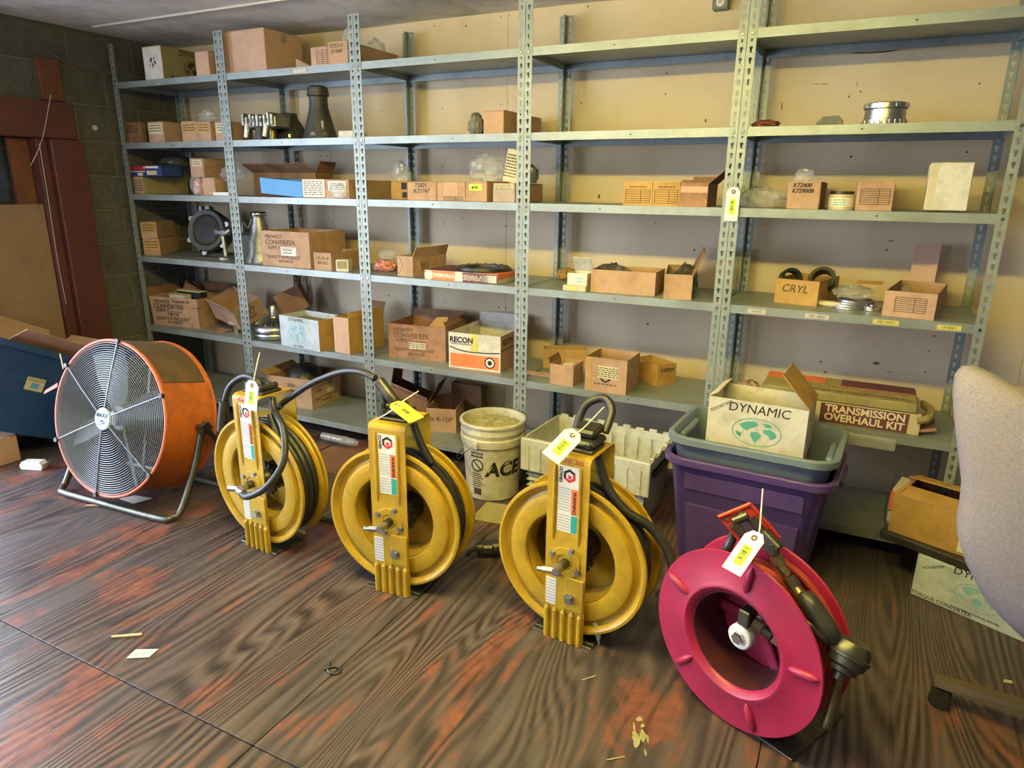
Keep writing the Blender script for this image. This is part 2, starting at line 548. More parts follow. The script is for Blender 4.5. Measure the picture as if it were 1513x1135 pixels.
def link(name, me, parent=None, loc=None, rot=None):
    o = bpy.data.objects.new(name, me)
    COL.objects.link(o)
    if parent is not None:
        o.parent = parent
    if loc is not None:
        o.location = loc
    if rot is not None:
        o.rotation_euler = rot
    return o


def spline(pts, sub, closed=False):
    out = []
    n = len(pts)
    rng = range(n if closed else n - 1)
    for i in rng:
        if closed:
            p0, p1, p2, p3 = pts[i - 1], pts[i], pts[(i + 1) % n], pts[(i + 2) % n]
        else:
            p0, p1, p2, p3 = pts[max(i - 1, 0)], pts[i], pts[i + 1], pts[min(i + 2, n - 1)]
        for s in range(sub):
            t = s / sub
            out.append(0.5 * ((2 * p1) + (p2 - p0) * t + (2 * p0 - 5 * p1 + 4 * p2 - p3) * t * t + (3 * p1 - p0 - 3 * p2 + p3) * t ** 3))
    if not closed:
        out.append(pts[-1])
    return out


def tag(o, label, cat, group=None):
    o['label'] = label
    o['category'] = cat
    if group:
        o['group'] = group
    return o


def thing(name, label, cat, loc=(0, 0, 0), rz=0.0, group=None, rot=None):
    o = bpy.data.objects.new(name, None)
    o.empty_display_size = 0.05
    COL.objects.link(o)
    o.location = loc
    o.rotation_euler = rot if rot else (0, 0, rz)
    return tag(o, label, cat, group)


def struct(o):
    o['kind'] = 'structure'
    return o


def text(s, size, m, parent, loc, rot=(0, 0, 0), name='lettering', ax='CENTER', sx=1.0, shear=0.0, bold=0.0, space=1.0):
    cu = bpy.data.curves.new('t', 'FONT')
    cu.body = s
    cu.size = size
    cu.align_x = ax
    cu.align_y = 'CENTER'
    cu.shear = shear
    cu.offset = bold
    cu.space_character = space
    cu.resolution_u = 3
    cu.extrude = 0.0004
    t = bpy.data.objects.new('t', cu)
    COL.objects.link(t)
    dg = bpy.context.evaluated_depsgraph_get()
    me = bpy.data.meshes.new_from_object(t.evaluated_get(dg))
    bpy.data.objects.remove(t)
    bpy.data.curves.remove(cu)
    me.name = name
    if sx != 1.0:
        for v in me.vertices:
            v.co.x *= sx
    me.materials.clear()
    me.materials.append(MATS[m])
    return link(name, me, parent, loc, rot)


FRONT = (pi / 2, 0, 0)          # lettering on a face that looks towards -y
SIDE = (pi / 2, 0, pi / 2)      # on a face that looks towards +x


def bag(name, label, loc, sx, sy, sz, m='bag', seed=1, group=None, cat='bag', amp=0.35, rz=0.0):
    """crumpled bag: a lumpy, creased blob resting on its base"""
    rnd = random.Random(seed)
    nu, nv = 24, 12
    ph = [(rnd.uniform(2, 7), rnd.uniform(2, 6), rnd.uniform(0, 6), rnd.uniform(.3, 1)) for _ in range(7)]
    vs_, fs_ = [], []
    for j in range(nv + 1):
        v = -pi / 2 + pi * j / nv
        for i in range(nu):
            u = 2 * pi * i / nu
            k_ = 1 + amp * sum(abs(sin(a * u * .5 + b_ * v + c)) * w - .5 * w for a, b_, c, w in ph) / 2.4
            k_ += rnd.uniform(-.13, .13) * (0 < j < nv)
            x, y, z = cos(v) * cos(u) * k_, cos(v) * sin(u) * k_, sin(v) * k_
            vs_.append((x * sx / 2, y * sy / 2, max(0.0, (z + 0.8) / 1.8 * sz)))
    ext = [max(abs(p[a]) for p in vs_) for a in (0, 1)]          # keep the bag within its given size
    zm = max(p[2] for p in vs_)
    vs_ = [(p[0] * sx / 2 / ext[0], p[1] * sy / 2 / ext[1], p[2] * sz / zm) for p in vs_]
    for j in range(nv):
        for i in range(nu):
            fs_.append((j * nu + i, j * nu + (i + 1) % nu, (j + 1) * nu + (i + 1) % nu, (j + 1) * nu + i))
    o = MB().add(vs_, fs_).build(name, m, ang=12)
    o.location = loc
    o.rotation_euler.z = rz
    return tag(o, label, cat, group)

# ================================================================== THE ROOM
fl = struct(MB().box(ROOM_X0 - 3.0, ROOM_X1, ROOM_Y0 - 0.1, ROOM_Y1 + 0.1, -0.12, -0.012).build('floor', 'hole'))
k = 0
xs = [-0.73 - 2.44, -0.73 - 1.22, -0.73, 0.49, 1.71, 2.93, 4.15, 5.37, 6.3]
ys = [(0.52, -1.90), (-1.90, -4.34), (-4.34, -5.2)]
for (yb, ya) in ys:
    for i in range(len(xs) - 1):
        x0, x1 = xs[i], xs[i + 1]
        if x1 < ROOM_X0 and yb > -1.3:
            continue
        if x0 < ROOM_X0 and yb > -1.3:
            x0 = ROOM_X0
        rr = random.uniform(-0.0006, 0.0)
        MB().bbox(x0 + 0.0013, x1 - 0.0013, ya + 0.0015, yb - 0.0015, -0.013, rr, b=0.0015).build('plywood_sheet', 'worn_plywood', fl)

# ceiling: stained boards with a pale batten along the joint
ce = struct(MB().box(ROOM_X0 - 0.3, ROOM_X1, ROOM_Y0, ROOM_Y1 + 0.1, CEIL + 0.012, CEIL + 0.10).build('ceiling', 'ceiling_board'))


def ceiling_panel(x0, x1, y0, y1, sag, seed):
    nx, ny = 28, 16
    rnd = random.Random(seed)
    ph = [(rnd.uniform(1.2, 4), rnd.uniform(1.2, 5), rnd.uniform(0, 6)) for _ in range(4)]
    vs_, fs_ = [], []
    for j in range(ny + 1):
        for i in range(nx + 1):
            u, w = i / nx, j / ny
            x, y = x0 + (x1 - x0) * u, y0 + (y1 - y0) * w
            e = sin(pi * u) * sin(pi * w)
            d = sag * e * (0.6 + 0.4 * sum(sin(a * x + b * y + c) for a, b, c in ph) / 2)
            vs_.append((x, y, CEIL - max(0, d)))
    for j in range(ny):
        for i in range(nx):
            a = j * (nx + 1) + i
            fs_.append((a, a + 1, a + nx + 2, a + nx + 1))
    o = MB().add(vs_, fs_)
    n = len(vs_)
    o.add([(x, y, CEIL + 0.012) for x, y, z in vs_], [tuple(reversed(f)) for f in fs_])
    return o.build('ceiling_panel', 'ceiling_board', ce)


for (x0, x1) in ((-0.08, 2.3), (2.302, 4.7), (4.702, 6.3)):
    for (y0, y1) in ((-0.14, 0.52), (-2.58, -0.142), (-5.2, -2.582)):
        ceiling_panel(x0, x1, y0, y1, 0.035 if y1 > 0 else 0.02, int(x0 * 10 + y0 * 7))
struct(MB().bbox(0.1, 4.7, -0.152, -0.134, CEIL - 0.012, CEIL - 0.001, 0.002).build('trim_1', 'strip_pale'))

# back wall: two painted panels with a seam, screws and scuffs
wb = struct(MB().box(ROOM_X0 - 0.3, ROOM_X1 + 0.2, ROOM_Y1 + 0.012, ROOM_Y1 + 0.14, -0.1, CEIL + 0.1).build('wall_back', 'other_wall'))
for (x0, x1) in ((-0.08, 1.2165), (1.2175, 2.437), (2.438, 3.6565), (3.6575, 4.878), (4.879, 6.3)):
    MB().bbox(x0, x1, ROOM_Y1, ROOM_Y1 + 0.012, 0.0, CEIL, 0.001).build('wall_panel', 'wall_paint', wb)
nh = MB()
rn = random.Random(3)
spots = []
for c, x, y in (('B', 995, 620), ('B', 405, 868), ('B', 655, 872), ('B', 692, 872), ('C', 202, 608), ('C', 527, 583), ('C', 570, 573), ('C', 980, 577),
                ('C', 530, 92), ('C', 577, 88), ('C', 335, 145), ('C', 157, 145), ('C', 1017, 36), ('C', 205, 930), ('C', 517, 835), ('C', 560, 832),
                ('D', 316, 527), ('D', 322, 410), ('D', 1405, 512), ('D', 1350, 876), ('E', 1265, 468), ('E', 1195, 850), ('E', 545, 876),
                ('H', 590, 420), ('H', 265, 408), ('H', 898, 432), ('H', 936, 432), ('H', 597, 856), ('H', 897, 885), ('H', 936, 888), ('H', 692, 388),
                ('H', 283, 820), ('H', 1332, 420), ('H', 1320, 635), ('I', 713, 413), ('I', 671, 977), ('I', 252, 925), ('I', 252, 940), ('I', 273, 418),
                ('J', 455, 680), ('J', 1010, 1046), ('J', 545, 42), ('J', 1195, 18), ('O', 375, 130), ('O', 962, 190), ('O', 875, 670), ('O', 980, 72),
                ('G', 1140, 410), ('G', 1176, 414), ('G', 923, 722), ('G', 1160, 740), ('G', 1198, 746), ('G', 1494, 820), ('M', 1350, 146), ('M', 518, 52), ('M', 557, 58),
                ('M', 1323, 602), ('N', 1183, 130), ('N', 1210, 188)):
    px = q(c, x, y)
    w = on(px[0], px[1], 'y', ROOM_Y1)
    nh.cyl((w.x, ROOM_Y1 - 0.0012, w.z), (w.x, ROOM_Y1 + 0.001, w.z), rn.uniform(0.003, 0.0048), n=8)
for c, x, y, sx, sz in (('D', 540, 675, .006, .012), ('D', 965, 590, .003, .018), ('D', 1205, 470, .02, .002), ('E', 535, 540, .006, .006), ('E', 580, 470, .002, .016),
                        ('E', 160, 600, .003, .02), ('I', 395, 265, .007, .013), ('O', 685, 140, .016, .010), ('O', 400, 188, .008, .007), ('J', 770, 515, .014, .004),
                        ('I', 930, 565, .006, .01), ('J', 745, 565, .009, .006), ('O', 760, 186, .02, .002), ('E', 350, 470, .03, .0015), ('C', 1080, 1100, .006, .012)):
    px = q(c, x, y)
    w = on(px[0], px[1], 'y', ROOM_Y1)
    poly = [(sx * cos(t) * rn.uniform(.5, 1), sz * sin(t) * rn.uniform(.5, 1)) for t in [2 * pi * i / 9 for i in range(9)]]
    nh.prism(poly, 0.0008, Matrix.Translation((w.x, ROOM_Y1 - 0.0002, w.z)) @ Matrix.Rotation(pi / 2, 4, 'X'))
o = nh.build('nail_holes', 'kraft_dark', wb)
o['kind'] = 'stuff'

# other walls (out of view): right, behind the camera with the added fill windows
struct(MB().box(ROOM_X1, ROOM_X1 + 0.12, ROOM_Y0, ROOM_Y1 + 0.14, -0.1, CEIL + 0.1).build('wall_right', 'other_wall'))
wf = MB()
wf.box(ROOM_X0 - 0.2, ROOM_X1 + 0.12, ROOM_Y0 - 0.12, ROOM_Y0, -0.1, WIN_Z0)
wf.box(ROOM_X0 - 0.2, ROOM_X1 + 0.12, ROOM_Y0 - 0.12, ROOM_Y0, WIN_Z1, CEIL + 0.1)
wf.box(ROOM_X0 - 0.2, WIN_X0, ROOM_Y0 - 0.12, ROOM_Y0, WIN_Z0, WIN_Z1)
wf.box(WIN_X1, ROOM_X1 + 0.12, ROOM_Y0 - 0.12, ROOM_Y0, WIN_Z0, WIN_Z1)
struct(wf.build('wall_front', 'other_wall'))
wfr = MB()
for x in (WIN_X0, (2 * WIN_X0 + WIN_X1) / 3, (WIN_X0 + 2 * WIN_X1) / 3, WIN_X1):
    wfr.box(x - 0.025, x + 0.025, ROOM_Y0 - 0.09, ROOM_Y0 - 0.04, WIN_Z0, WIN_Z1)
for z in (WIN_Z0 + 0.02, WIN_Z1 - 0.02):
    wfr.box(WIN_X0, WIN_X1, ROOM_Y0 - 0.09, ROOM_Y0 - 0.04, z - 0.02, z + 0.02)
struct(wfr.build('fill_window_1', 'strip_pale'))  # not in view; added and sized to tune daylight from behind

# left wall: concrete blocks around the red door frame, wide doorway nearer the camera
wl = MB()
X0 = ROOM_X0
wl.box(X0 - 0.2, X0 - 0.006, -0.24, ROOM_Y1, -0.1, CEIL + 0.1)
wl.box(X0 - 0.2, X0 - 0.006, -1.25, -0.24, 1.74, CEIL + 0.1)
wl.box(X0 - 0.2, X0 - 0.006, -1.25, -1.12, -0.1, 1.74)
wl.box(X0 - 0.2, X0 - 0.006, DOOR_Y0, DOOR_Y1, DOOR_H, CEIL + 0.1)
wl.box(X0 - 0.2, X0 - 0.006, ROOM_Y0, DOOR_Y0, -0.1, CEIL + 0.1)
wl = struct(wl.build('wall_left', 'mortar'))
blocks = {}


def block(y0, y1, z0, z1):
    y0, y1 = y0 + 0.005, y1 - 0.005
    if y1 - y0 < 0.03:
        return
    key = (round(y1 - y0, 3), round(z1 - z0, 3))
    if key not in blocks:
        w, h = key
        blocks[key] = MB().bbox(-0.03, 0.0, 0, w, 0.005, h - 0.005, 0.004).mesh('block', 'block')
    link('block', blocks[key], wl, (X0 + random.uniform(-0.002, 0.001), y0, z0))


C0, CH, BW = 0.05, 0.2055, 0.406
z = C0 - CH
row = 0
while z < CEIL:
    z0, z1 = max(z, 0.0), min(z + CH, CEIL)
    # vertical joints: y = -0.005 on every second course
    ph = -0.005 if row % 2 == 0 else -0.005 + BW / 2
    yy = ph + BW * 2
    while yy > -1.25:
        a, b = yy - BW, yy
        a, b = max(a, -1.25), min(b, ROOM_Y1)
        if b > a:
            spans = [(a, b)]
            if z1 < 1.80:                                   # leave the doorway free
                spans = []
                if b > -0.24:
                    spans.append((max(a, -0.24), b))
                if a < -1.12:
                    spans.append((a, min(b, -1.12)))
            for s in spans:
                block(s[0], s[1], z0, z1)
        yy -= BW
    z += CH
    row += 1

# old door: red timber frame, dark pane, tan board across the lower half
dr = thing('door_1', 'old red timber door frame with dark pane and tan board in block wall', 'door', (X0, -0.68, 0))
del dr['label'], dr['category']
struct(dr)
MB().bbox(-0.02, 0.035, -0.56, 0.44, 1.69, 1.895, 0.006).build('lintel', 'red_wood', dr)
MB().bbox(-0.06, 0.045, 0.27, 0.462, 0.0, 1.69, 0.006).build('jamb', 'red_wood', dr)
MB().bbox(-0.09, 0.012, 0.205, 0.268, 0.0, 1.69, 0.004).build('inner_jamb', 'red_wood', dr)
MB().bbox(-0.06, 0.03, -0.56, -0.42, 0.0, 1.69, 0.006).build('jamb', 'red_wood', dr)
MB().box(-0.12, -0.105, -0.44, 0.21, 0.0, 1.7).build('pane', 'dark_glass', dr)
MB().box(-0.15, -0.121, -0.56, 0.47, 0.0, 1.78).build('light_block', 'rust_wood', dr)  # unseen slab, added to stop daylight leaking round the frame
MB().bbox(-0.10, -0.06, 0.10, 0.204, 0.0, 1.69, 0.004).build('stile', 'rust_wood', dr)
MB().bbox(-0.035, -0.012, -0.42, 0.203, 0.0, 1.325, 0.003).build('board', 'board_tan', dr)
MB().bbox(0.0, 0.03, 0.275, 0.40, 1.90, 2.125, 0.006).build('head_block', 'rust_wood', dr)
cr = MB()
cr.tube([on(75, 140, 'x', X0 + 0.04) - Vector((X0, -0.68, 0)), on(62, 207, 'x', X0 + 0.05) - Vector((X0, -0.68, 0)), on(45, 245, 'x', X0 + 0.05) - Vector((X0, -0.68, 0))], 0.002, 5, smooth=4)
cr.tube([on(58, 212, 'x', X0 + 0.05) - Vector((X0, -0.68, 0)), on(72, 300, 'x', X0 + 0.05) - Vector((X0, -0.68, 0)), on(86, 390, 'x', X0 + 0.05) - Vector((X0, -0.68, 0)), on(98, 450, 'x', X0 + 0.05) - Vector((X0, -0.68, 0))], 0.002, 5, smooth=4)
cr.build('pull_string', 'strip_pale', dr)
sag = MB().tube([on(x, y, 'x', X0 + 0.012) for x, y in ((48, 110), (47, 135), (58, 155))] + [], 0.003, 6, smooth=5).build('loose_cable', 'black_plastic')
tag(sag, 'short dark cable looped beside the rusty block above the door lintel', 'cable')
o = MB().tube([on(x, y, 'x', X0 + 0.012) for x, y in ((70, 75), (95, 92), (120, 107), (150, 112), (165, 108))], 0.003, 6, smooth=5).build('ceiling_cable', 'kraft_dark')
tag(o, 'thin brown cable drooping across the concrete blocks below the ceiling', 'cable')
kn = thing('wall_button', 'small round cream button fixed to the concrete block wall', 'button', on(140, 189, 'x', X0))
MB().lathe([(0.0, 0.012), (0.010, 0.012), (0.013, 0.008), (0.013, 0.0)], 20, Matrix.Rotation(pi / 2, 4, 'Y')).build('cap', 'cream_card', kn)
MB().lathe([(0.016, 0.0), (0.016, 0.004), (0.013, 0.004)], 20, Matrix.Rotation(pi / 2, 4, 'Y')).build('ring', 'strip_pale', kn)

# fluorescent fixture over the reels
FX0, FX1, FY, FZ = 1.95, 4.35, -1.78, 2.125
ff = thing('fluorescent_fixture', 'long ceiling fluorescent fixture with two bare tubes', 'lamp', ((FX0 + FX1) / 2, FY, CEIL))
hl = (FX1 - FX0) / 2
MB().prism([(-0.035, -0.06), (0.035, -0.06), (0.06, -0.13), (-0.06, -0.13)], 2 * hl + 0.06, Matrix.Translation((-hl - 0.03, 0, 0)) @ Matrix(((0, 0, 1, 0), (1, 0, 0, 0), (0, 1, 0, 0), (0, 0, 0, 1)))).build('housing', 'lamp_white', ff)
for s in (-1, 1):
    MB().cyl((-hl, s * 0.032, FZ - CEIL), (hl, s * 0.032, FZ - CEIL), 0.016, n=12).build('tube', 'tube_glow', ff)
    MB().bbox(s * hl - 0.012, s * hl + 0.012, -0.055, 0.055, FZ - CEIL - 0.02, -0.13, 0.003).build('end_socket', 'lamp_white', ff)
    MB().cyl((s * 0.8, 0, -0.06), (s * 0.8, 0, -0.002), 0.006, n=8).build('hanger', 'steel', ff)

# outlet high on the wall
w = on(1067, 6, 'y', ROOM_Y1)
ou = thing('outlet_box', 'grey surface outlet box high on the yellow wall', 'outlet', (w.x, ROOM_Y1, w.z))
MB().bbox(-0.035, 0.035, -0.045, 0, -0.03, 0.08, 0.005).build('box', 'outlet', ou)
MB().lathe([(0.0, 0.003), (0.016, 0.003), (0.018, 0.0)], 18, Matrix.Translation((0, -0.045, -0.002)) @ Matrix.Rotation(pi / 2, 4, 'X')).build('receptacle', 'lamp_white', ou)
MB().box(-0.006, -0.003, -0.0495, -0.047, -0.006, 0.004).box(0.003, 0.006, -0.0495, -0.047, -0.006, 0.004).build('slots', 'ink', ou)

# ================================================================== SHELVING
SP = 0.93
HS = [2.035, 1.687, 1.382, 0.993, 0.534, 0.110]
Z1, Z2, Z3, Z4, Z5, Z6 = HS
DEP = 0.455
POST_H = 2.25
su = thing('steel_shelving', 'grey slotted-angle steel shelving of five bays against the painted wall', 'shelving', (0, 0, 0))


def slotted_angle(face_dir, side_dir, fw=0.034, sw=0.034, t=0.002):
    """L post with keyhole slots; corner at origin, faces along face_dir*x and side_dir*y"""
    mb = MB()
    P = 0.0381
    nper = int(POST_H / P)

    def flange(conv, w):
        a, b, c, d = w * .5 - 0.0062, w * .5 - 0.0034, w * .5 + 0.0034, w * .5 + 0.0062
        quads = []
        for i in range(nper):
            z = i * P
            rows = [(z, z + 0.008, [(0, w)]), (z + 0.008, z + 0.0195, [(0, b), (c, w)]), (z + 0.0195, z + 0.030, [(0, a), (d, w)]), (z + 0.030, z + P, [(0, w)])]
            for z0_, z1_, segs in rows:
                for s0, s1 in segs:
                    quads.append((s0, s1, z0_, z1_))
        quads.append((0, w, nper * P, POST_H))
        for s0, s1, z0_, z1_ in quads:
            for off in (0, t):
                mb.add([conv(s0, off, z0_), conv(s1, off, z0_), conv(s1, off, z1_), conv(s0, off, z1_)], [(0, 1, 2, 3)])
        for s in (w,):
            mb.add([conv(s, 0, 0), conv(s, t, 0), conv(s, t, POST_H), conv(s, 0, POST_H)], [(0, 1, 2, 3)])
    flange(lambda s, o_, z_: (face_dir * s, side_dir * o_, z_), fw)
    flange(lambda s, o_, z_: (face_dir * o_, side_dir * s, z_), sw)
    return mb.mesh('post', 'steel_post', smooth=False)


PM = {(a, b): slotted_angle(a, b) for a in (1, -1) for b in (1, -1)}
for i in range(6):
    x = i * SP
    for face in (1, -1):
        if (i == 0 and face == -1) or (i == 5 and face == 1):
            continue
        for side, y in ((1, -0.002), (-1, DEP + 0.002)):
            link('post', PM[(face, side)], su, (x + face * 0.0008, y, 0))


def shelf_mesh():
    w, t, lip = SP - 0.008, 0.0015, 0.034
    x0, x1, y0, y1 = -w / 2, w / 2, 0.0005, DEP - 0.0005
    m = MB().box(x0, x1, y0, y1, -t, 0)
    m.box(x0, x1, y0, y0 + t, -lip, -t).box(x0, x1, y1 - t, y1, -lip, -t)
    m.box(x0, x1, y0 + t, y0 + 0.014, -lip, -lip + t).box(x0, x1, y1 - 0.014, y1 - t, -lip, -lip + t)
    m.box(x0, x0 + t, y0 + t, y1 - t, -0.028, -t).box(x1 - t, x1, y0 + t, y1 - t, -0.028, -t)
    return m.mesh('shelf', 'steel_shelf', smooth=False)


SM = shelf_mesh()
bolt_me = MB().lathe([(0.0, 0.004), (0.0045, 0.004), (0.0065, 0.001), (0.0065, 0.0)], 10, Matrix.Rotation(pi / 2, 4, 'X')).mesh('bolt', 'chrome')
hole_me = MB().cyl((0, -0.0006, 0), (0, 0.0002, 0), 0.0035, n=8).mesh('rivet_hole', 'hole')
for lv, zz in enumerate(HS):
    for b in range(5):
        if lv == 5 and b == 3:
            continue
        s = link('shelf', SM, su, ((b + .5) * SP, 0.0, zz))
        for fx in (-SP / 2 + 0.018, SP / 2 - 0.018):
            link('bolt', bolt_me, s, (fx, -0.0022, -0.017))
        link('rivet_hole', hole_me, s, (0.03 * ((lv * 3 + b * 5) % 7 - 3), 0.0004, -0.017))
for zz, ln in ((Z1 - 0.03, 0.17), (Z2 - 0.03, 0.20)):          # side brackets below the shelves at the fourth post
    br = MB().prism([(0.0, 0.0), (0.055, -0.035), (0.055, -ln), (0.02, -ln)], 0.002,
                    Matrix.Translation((4 * SP + 0.006, 0.036, zz)) @ Matrix(((0, 0, 1, 0), (1, 0, 0, 0), (0, 1, 0, 0), (0, 0, 0, 1)))).build('side_bracket', 'steel_shelf', su)
    MB().lathe([(0.0, 0.005), (0.004, 0.005), (0.005, 0.002), (0.010, 0.002), (0.010, 0.0)], 14, Matrix.Translation((4 * SP + 0.008, 0.036 + 0.042, zz - ln + 0.012)) @ Matrix.Rotation(pi / 2, 4, 'Y')).build('washer', 'chrome', br)
# strips of masking tape with writing on the shelf lips
for c, x0, y0, x1, y1, s in (('J', -30, 905, 70, 915, 'GASKET'), ('J', 288, 932, 424, 940, 'MISC SEALS'), ('J', 668, 965, 815, 975, 'MISC HARD'), ('J', 1030, 985, 1165, 1000, 'LIP SEALS'),
                          ('B', 503, 380, 578, 380, '')):
    a, b = on(*q(c, x0, y0), 'y', 0), on(*q(c, x1, y1), 'y', 0)
    zt = Z4 if c == 'J' else Z1
    t = MB().box(a.x, b.x, -0.0016, 0.0004, zt - 0.028, zt - 0.010).build('tape_label', 'tape_yellow' if a.x > 4.2 else 'strip_pale', su)
    if s:
        text(s, 0.014, 'ink', t, ((a.x + b.x) / 2, -0.0018, zt - 0.019), FRONT, sx=0.8)

# ================================================================== CARTONS
class Ctn:
    pass


def place(c, L, R, top, back=None, D=0.3, z=None, y=None, ymin=0.012, ymax=0.445, wmin=0.0):
    A2, B2 = q(c, *L), q(c, *R)
    if y is None:
        A, B = on(*A2, 'z', z), on(*B2, 'z', z)
    else:
        A, B = on(*A2, 'y', y), on(*B2, 'y', y)
        A.z = B.z = z
        A.x = solve(lambda t: pr((t, y, z))[0] - A2[0], -1, 6)
        B.x = solve(lambda t: pr((t, y, z))[0] - B2[0], -1, 6)
    if ymin is not None:
        for P_ in (A, B):
            P_.y = max(P_.y, ymin)
    s = Ctn()
    s.A, s.B = A, B
    d = B - A
    s.w = d.length
    s.rz = math.atan2(d.y, d.x)
    s.h = height_at(A, q(c, 0, top)[1]) - z
    n = Vector((-d.y, d.x, 0)).normalized()
    if back is not None:
        bx = q(c, back, 0)[0]
        D = solve(lambda t: pr(B + n * t + Vector((0, 0, s.h)))[0] - bx, 0.02, 0.8)
    D = max(0.03, D)
    if ymax is not None:
        m = max(A.y, B.y)
        D = min(D, ymax - m)
    s.d = D
    s.c = (A + B) / 2 + n * (D / 2)
    s.z = z
    return s


def open_box(w, d, h, t=0.004, taper=0.0):
    m = MB()
    W, D_ = w / 2, d / 2
    w0, d0 = W - taper, D_ - taper
    m.add([(-w0, -d0, 0), (w0, -d0, 0), (w0, d0, 0), (-w0, d0, 0), (-W, -D_, h), (W, -D_, h), (W, D_, h), (-W, D_, h),
           (-w0 + t, -d0 + t, t), (w0 - t, -d0 + t, t), (w0 - t, d0 - t, t), (-w0 + t, d0 - t, t),
           (-W + t, -D_ + t, h), (W - t, -D_ + t, h), (W - t, D_ - t, h), (-W + t, D_ - t, h)],
          [(3, 2, 1, 0), (0, 1, 5, 4), (1, 2, 6, 5), (2, 3, 7, 6), (3, 0, 4, 7), (8, 9, 10, 11),
           (8, 12, 13, 9), (9, 13, 14, 10), (10, 14, 15, 11), (11, 15, 12, 8),
           (4, 5, 13, 12), (5, 6, 14, 13), (6, 7, 15, 14), (7, 4, 12, 15)])
    return m


def flap(s, root, side, ln, ang, m, inset=0.004, u0=0.0, u1=1.0, t=0.0035):
    """cardboard flap hinged on the rim; ang in degrees out from upright"""
    w, d, h = s.w / 2, s.d / 2, s.h
    a = radians(ang)
    if side == 'F':
        p0, p1, out = Vector((-w, -d, h)), Vector((w, -d, h)), Vector((0, -1, 0))
    elif side == 'B':
        p0, p1, out = Vector((w, d, h)), Vector((-w, d, h)), Vector((0, 1, 0))
    elif side == 'R':
        p0, p1, out = Vector((w, -d, h)), Vector((w, d, h)), Vector((1, 0, 0))
    else:
        p0, p1, out = Vector((-w, d, h)), Vector((-w, -d, h)), Vector((-1, 0, 0))
    e = p1 - p0
    a0, a1 = p0 + e * u0, p0 + e * u1
    k_ = e.normalized() * inset
    up = out * sin(a) * ln + Vector((0, 0, 1)) * cos(a) * ln
    return MB().sheet([a0, a1, a1 + up - k_, a0 + up + k_], t).build('flap', m, root)


def carton(name, label, s, m='kraft', kind='closed', cat='box', group=None, inner=None, flaps=(), tape=None, taper=0.0, side_m=None, rx=0.0, ry=0.0, dz=0.0):
    if s.c.x < 4.75 and -.02 < s.c.y - s.d / 2 < .037 and abs(s.rz) < .4:      # clear the flanges of the shelving posts
        for i in range(6):
            if abs(s.c.x - i * SP) < s.w / 2 + .037:
                sh_ = .038 - (s.c.y - s.d / 2 * cos(s.rz) - s.w / 2 * abs(sin(s.rz)))
                if sh_ > 0:
                    s.c.y += sh_
                break
    if s.c.y > 0 and s.c.y + s.d / 2 > .418 and abs(s.rz) < .2:
        for i in range(6):
            if abs(s.c.x - i * SP) < s.w / 2 + .037 and s.d > .1:
                cut = s.c.y + s.d / 2 - .418
                s.d -= cut
                s.c.y -= cut / 2
                break
    root = thing(name, label, cat, (s.c.x, s.c.y, s.z + dz), s.rz, group)
    if rx or ry:
        root.rotation_euler = (rx, ry, s.rz)
    w, d, h = s.w / 2, s.d / 2, s.h
    if kind == 'open':
        open_box(s.w, s.d, s.h, taper=taper).build('body', m, root, smooth=False)
        for f in flaps:
            flap(s, root, f[0], f[1], f[2], f[3] if len(f) > 3 else m, *(f[4:] if len(f) > 4 else ()))
    else:
        MB().bbox(-w, w, -d, d, 0, h - 0.004, 0.0025).build('body', m, root)
        g = 0.0012
        MB().bbox(-w + .001, w - .001, -d + .001, -g, h - 0.004, h, 0.001).build('flap', m, root)
        MB().bbox(-w + .001, w - .001, g, d - .001, h - 0.004, h - .0008, 0.001).build('flap', m, root)
        if tape:
            MB().box(-w - 0.0008, w + 0.0008, -0.02, 0.02, h - 0.0002, h + 0.0006).box(w, w + 0.0009, -0.02, 0.02, h - 0.05, h).build('tape', tape, root)
    s.root = root
    return root


def lettering(s, lines, m='ink', face='F', name='lettering', u=0.5, shear=0.0, sx=1.0, bold=0.0):
    """lines: (text, v 0..1 height, size, u offset 0..1)"""
    for ln in lines:
        t, v, size = ln[:3]
        uu = ln[3] if len(ln) > 3 else u
        if face == 'F':
            text(t, size, m, s.root, ((uu - .5) * s.w, -s.d / 2 - 0.0007, v * s.h), FRONT, name, sx=sx, shear=shear, bold=bold)
        else:
            text(t, size, m, s.root, (s.w / 2 + 0.0007, (uu - .5) * s.d, v * s.h), SIDE, name, sx=sx, shear=shear, bold=bold)


def patch(s, name, m, u0, u1, v0, v1, face='F', t=0.0009):
    w, d, h = s.w, s.d, s.h
    if face == 'F':
        return MB().box((u0 - .5) * w, (u1 - .5) * w, -d / 2 - t, -d / 2 + 0.0005, v0 * h, v1 * h).build(name, m, s.root, smooth=False)
    if face == 'T':
        return MB().box((u0 - .5) * w, (u1 - .5) * w, (v0 - .5) * d, (v1 - .5) * d, h - 0.0005, h + t).build(name, m, s.root, smooth=False)
    return MB().box(w / 2 - 0.0005, w / 2 + t, (u0 - .5) * d, (u1 - .5) * d, v0 * h, v1 * h).build(name, m, s.root, smooth=False)


def table_print(s, u0, u1, v0, v1, rows=6, split=0.62, m='ink_soft'):
    w, d, h = s.w, s.d, s.h
    t = 0.0011
    x0, x1, z0, z1 = (u0 - .5) * w, (u1 - .5) * w, v0 * h, v1 * h
    y0, y1 = -d / 2 - 0.0006, -d / 2 + 0.0004
    mb = MB()
    for i in range(rows + 1):
        z_ = z0 + (z1 - z0) * i / rows
        mb.box(x0, x1, y0, y1, z_ - t, z_ + t)
    for x in (x0, x0 + (x1 - x0) * split, x1):
        mb.box(x - t, x + t, y0, y1, z0, z1)
    mb.build('printed_table', m, s.root, smooth=False)


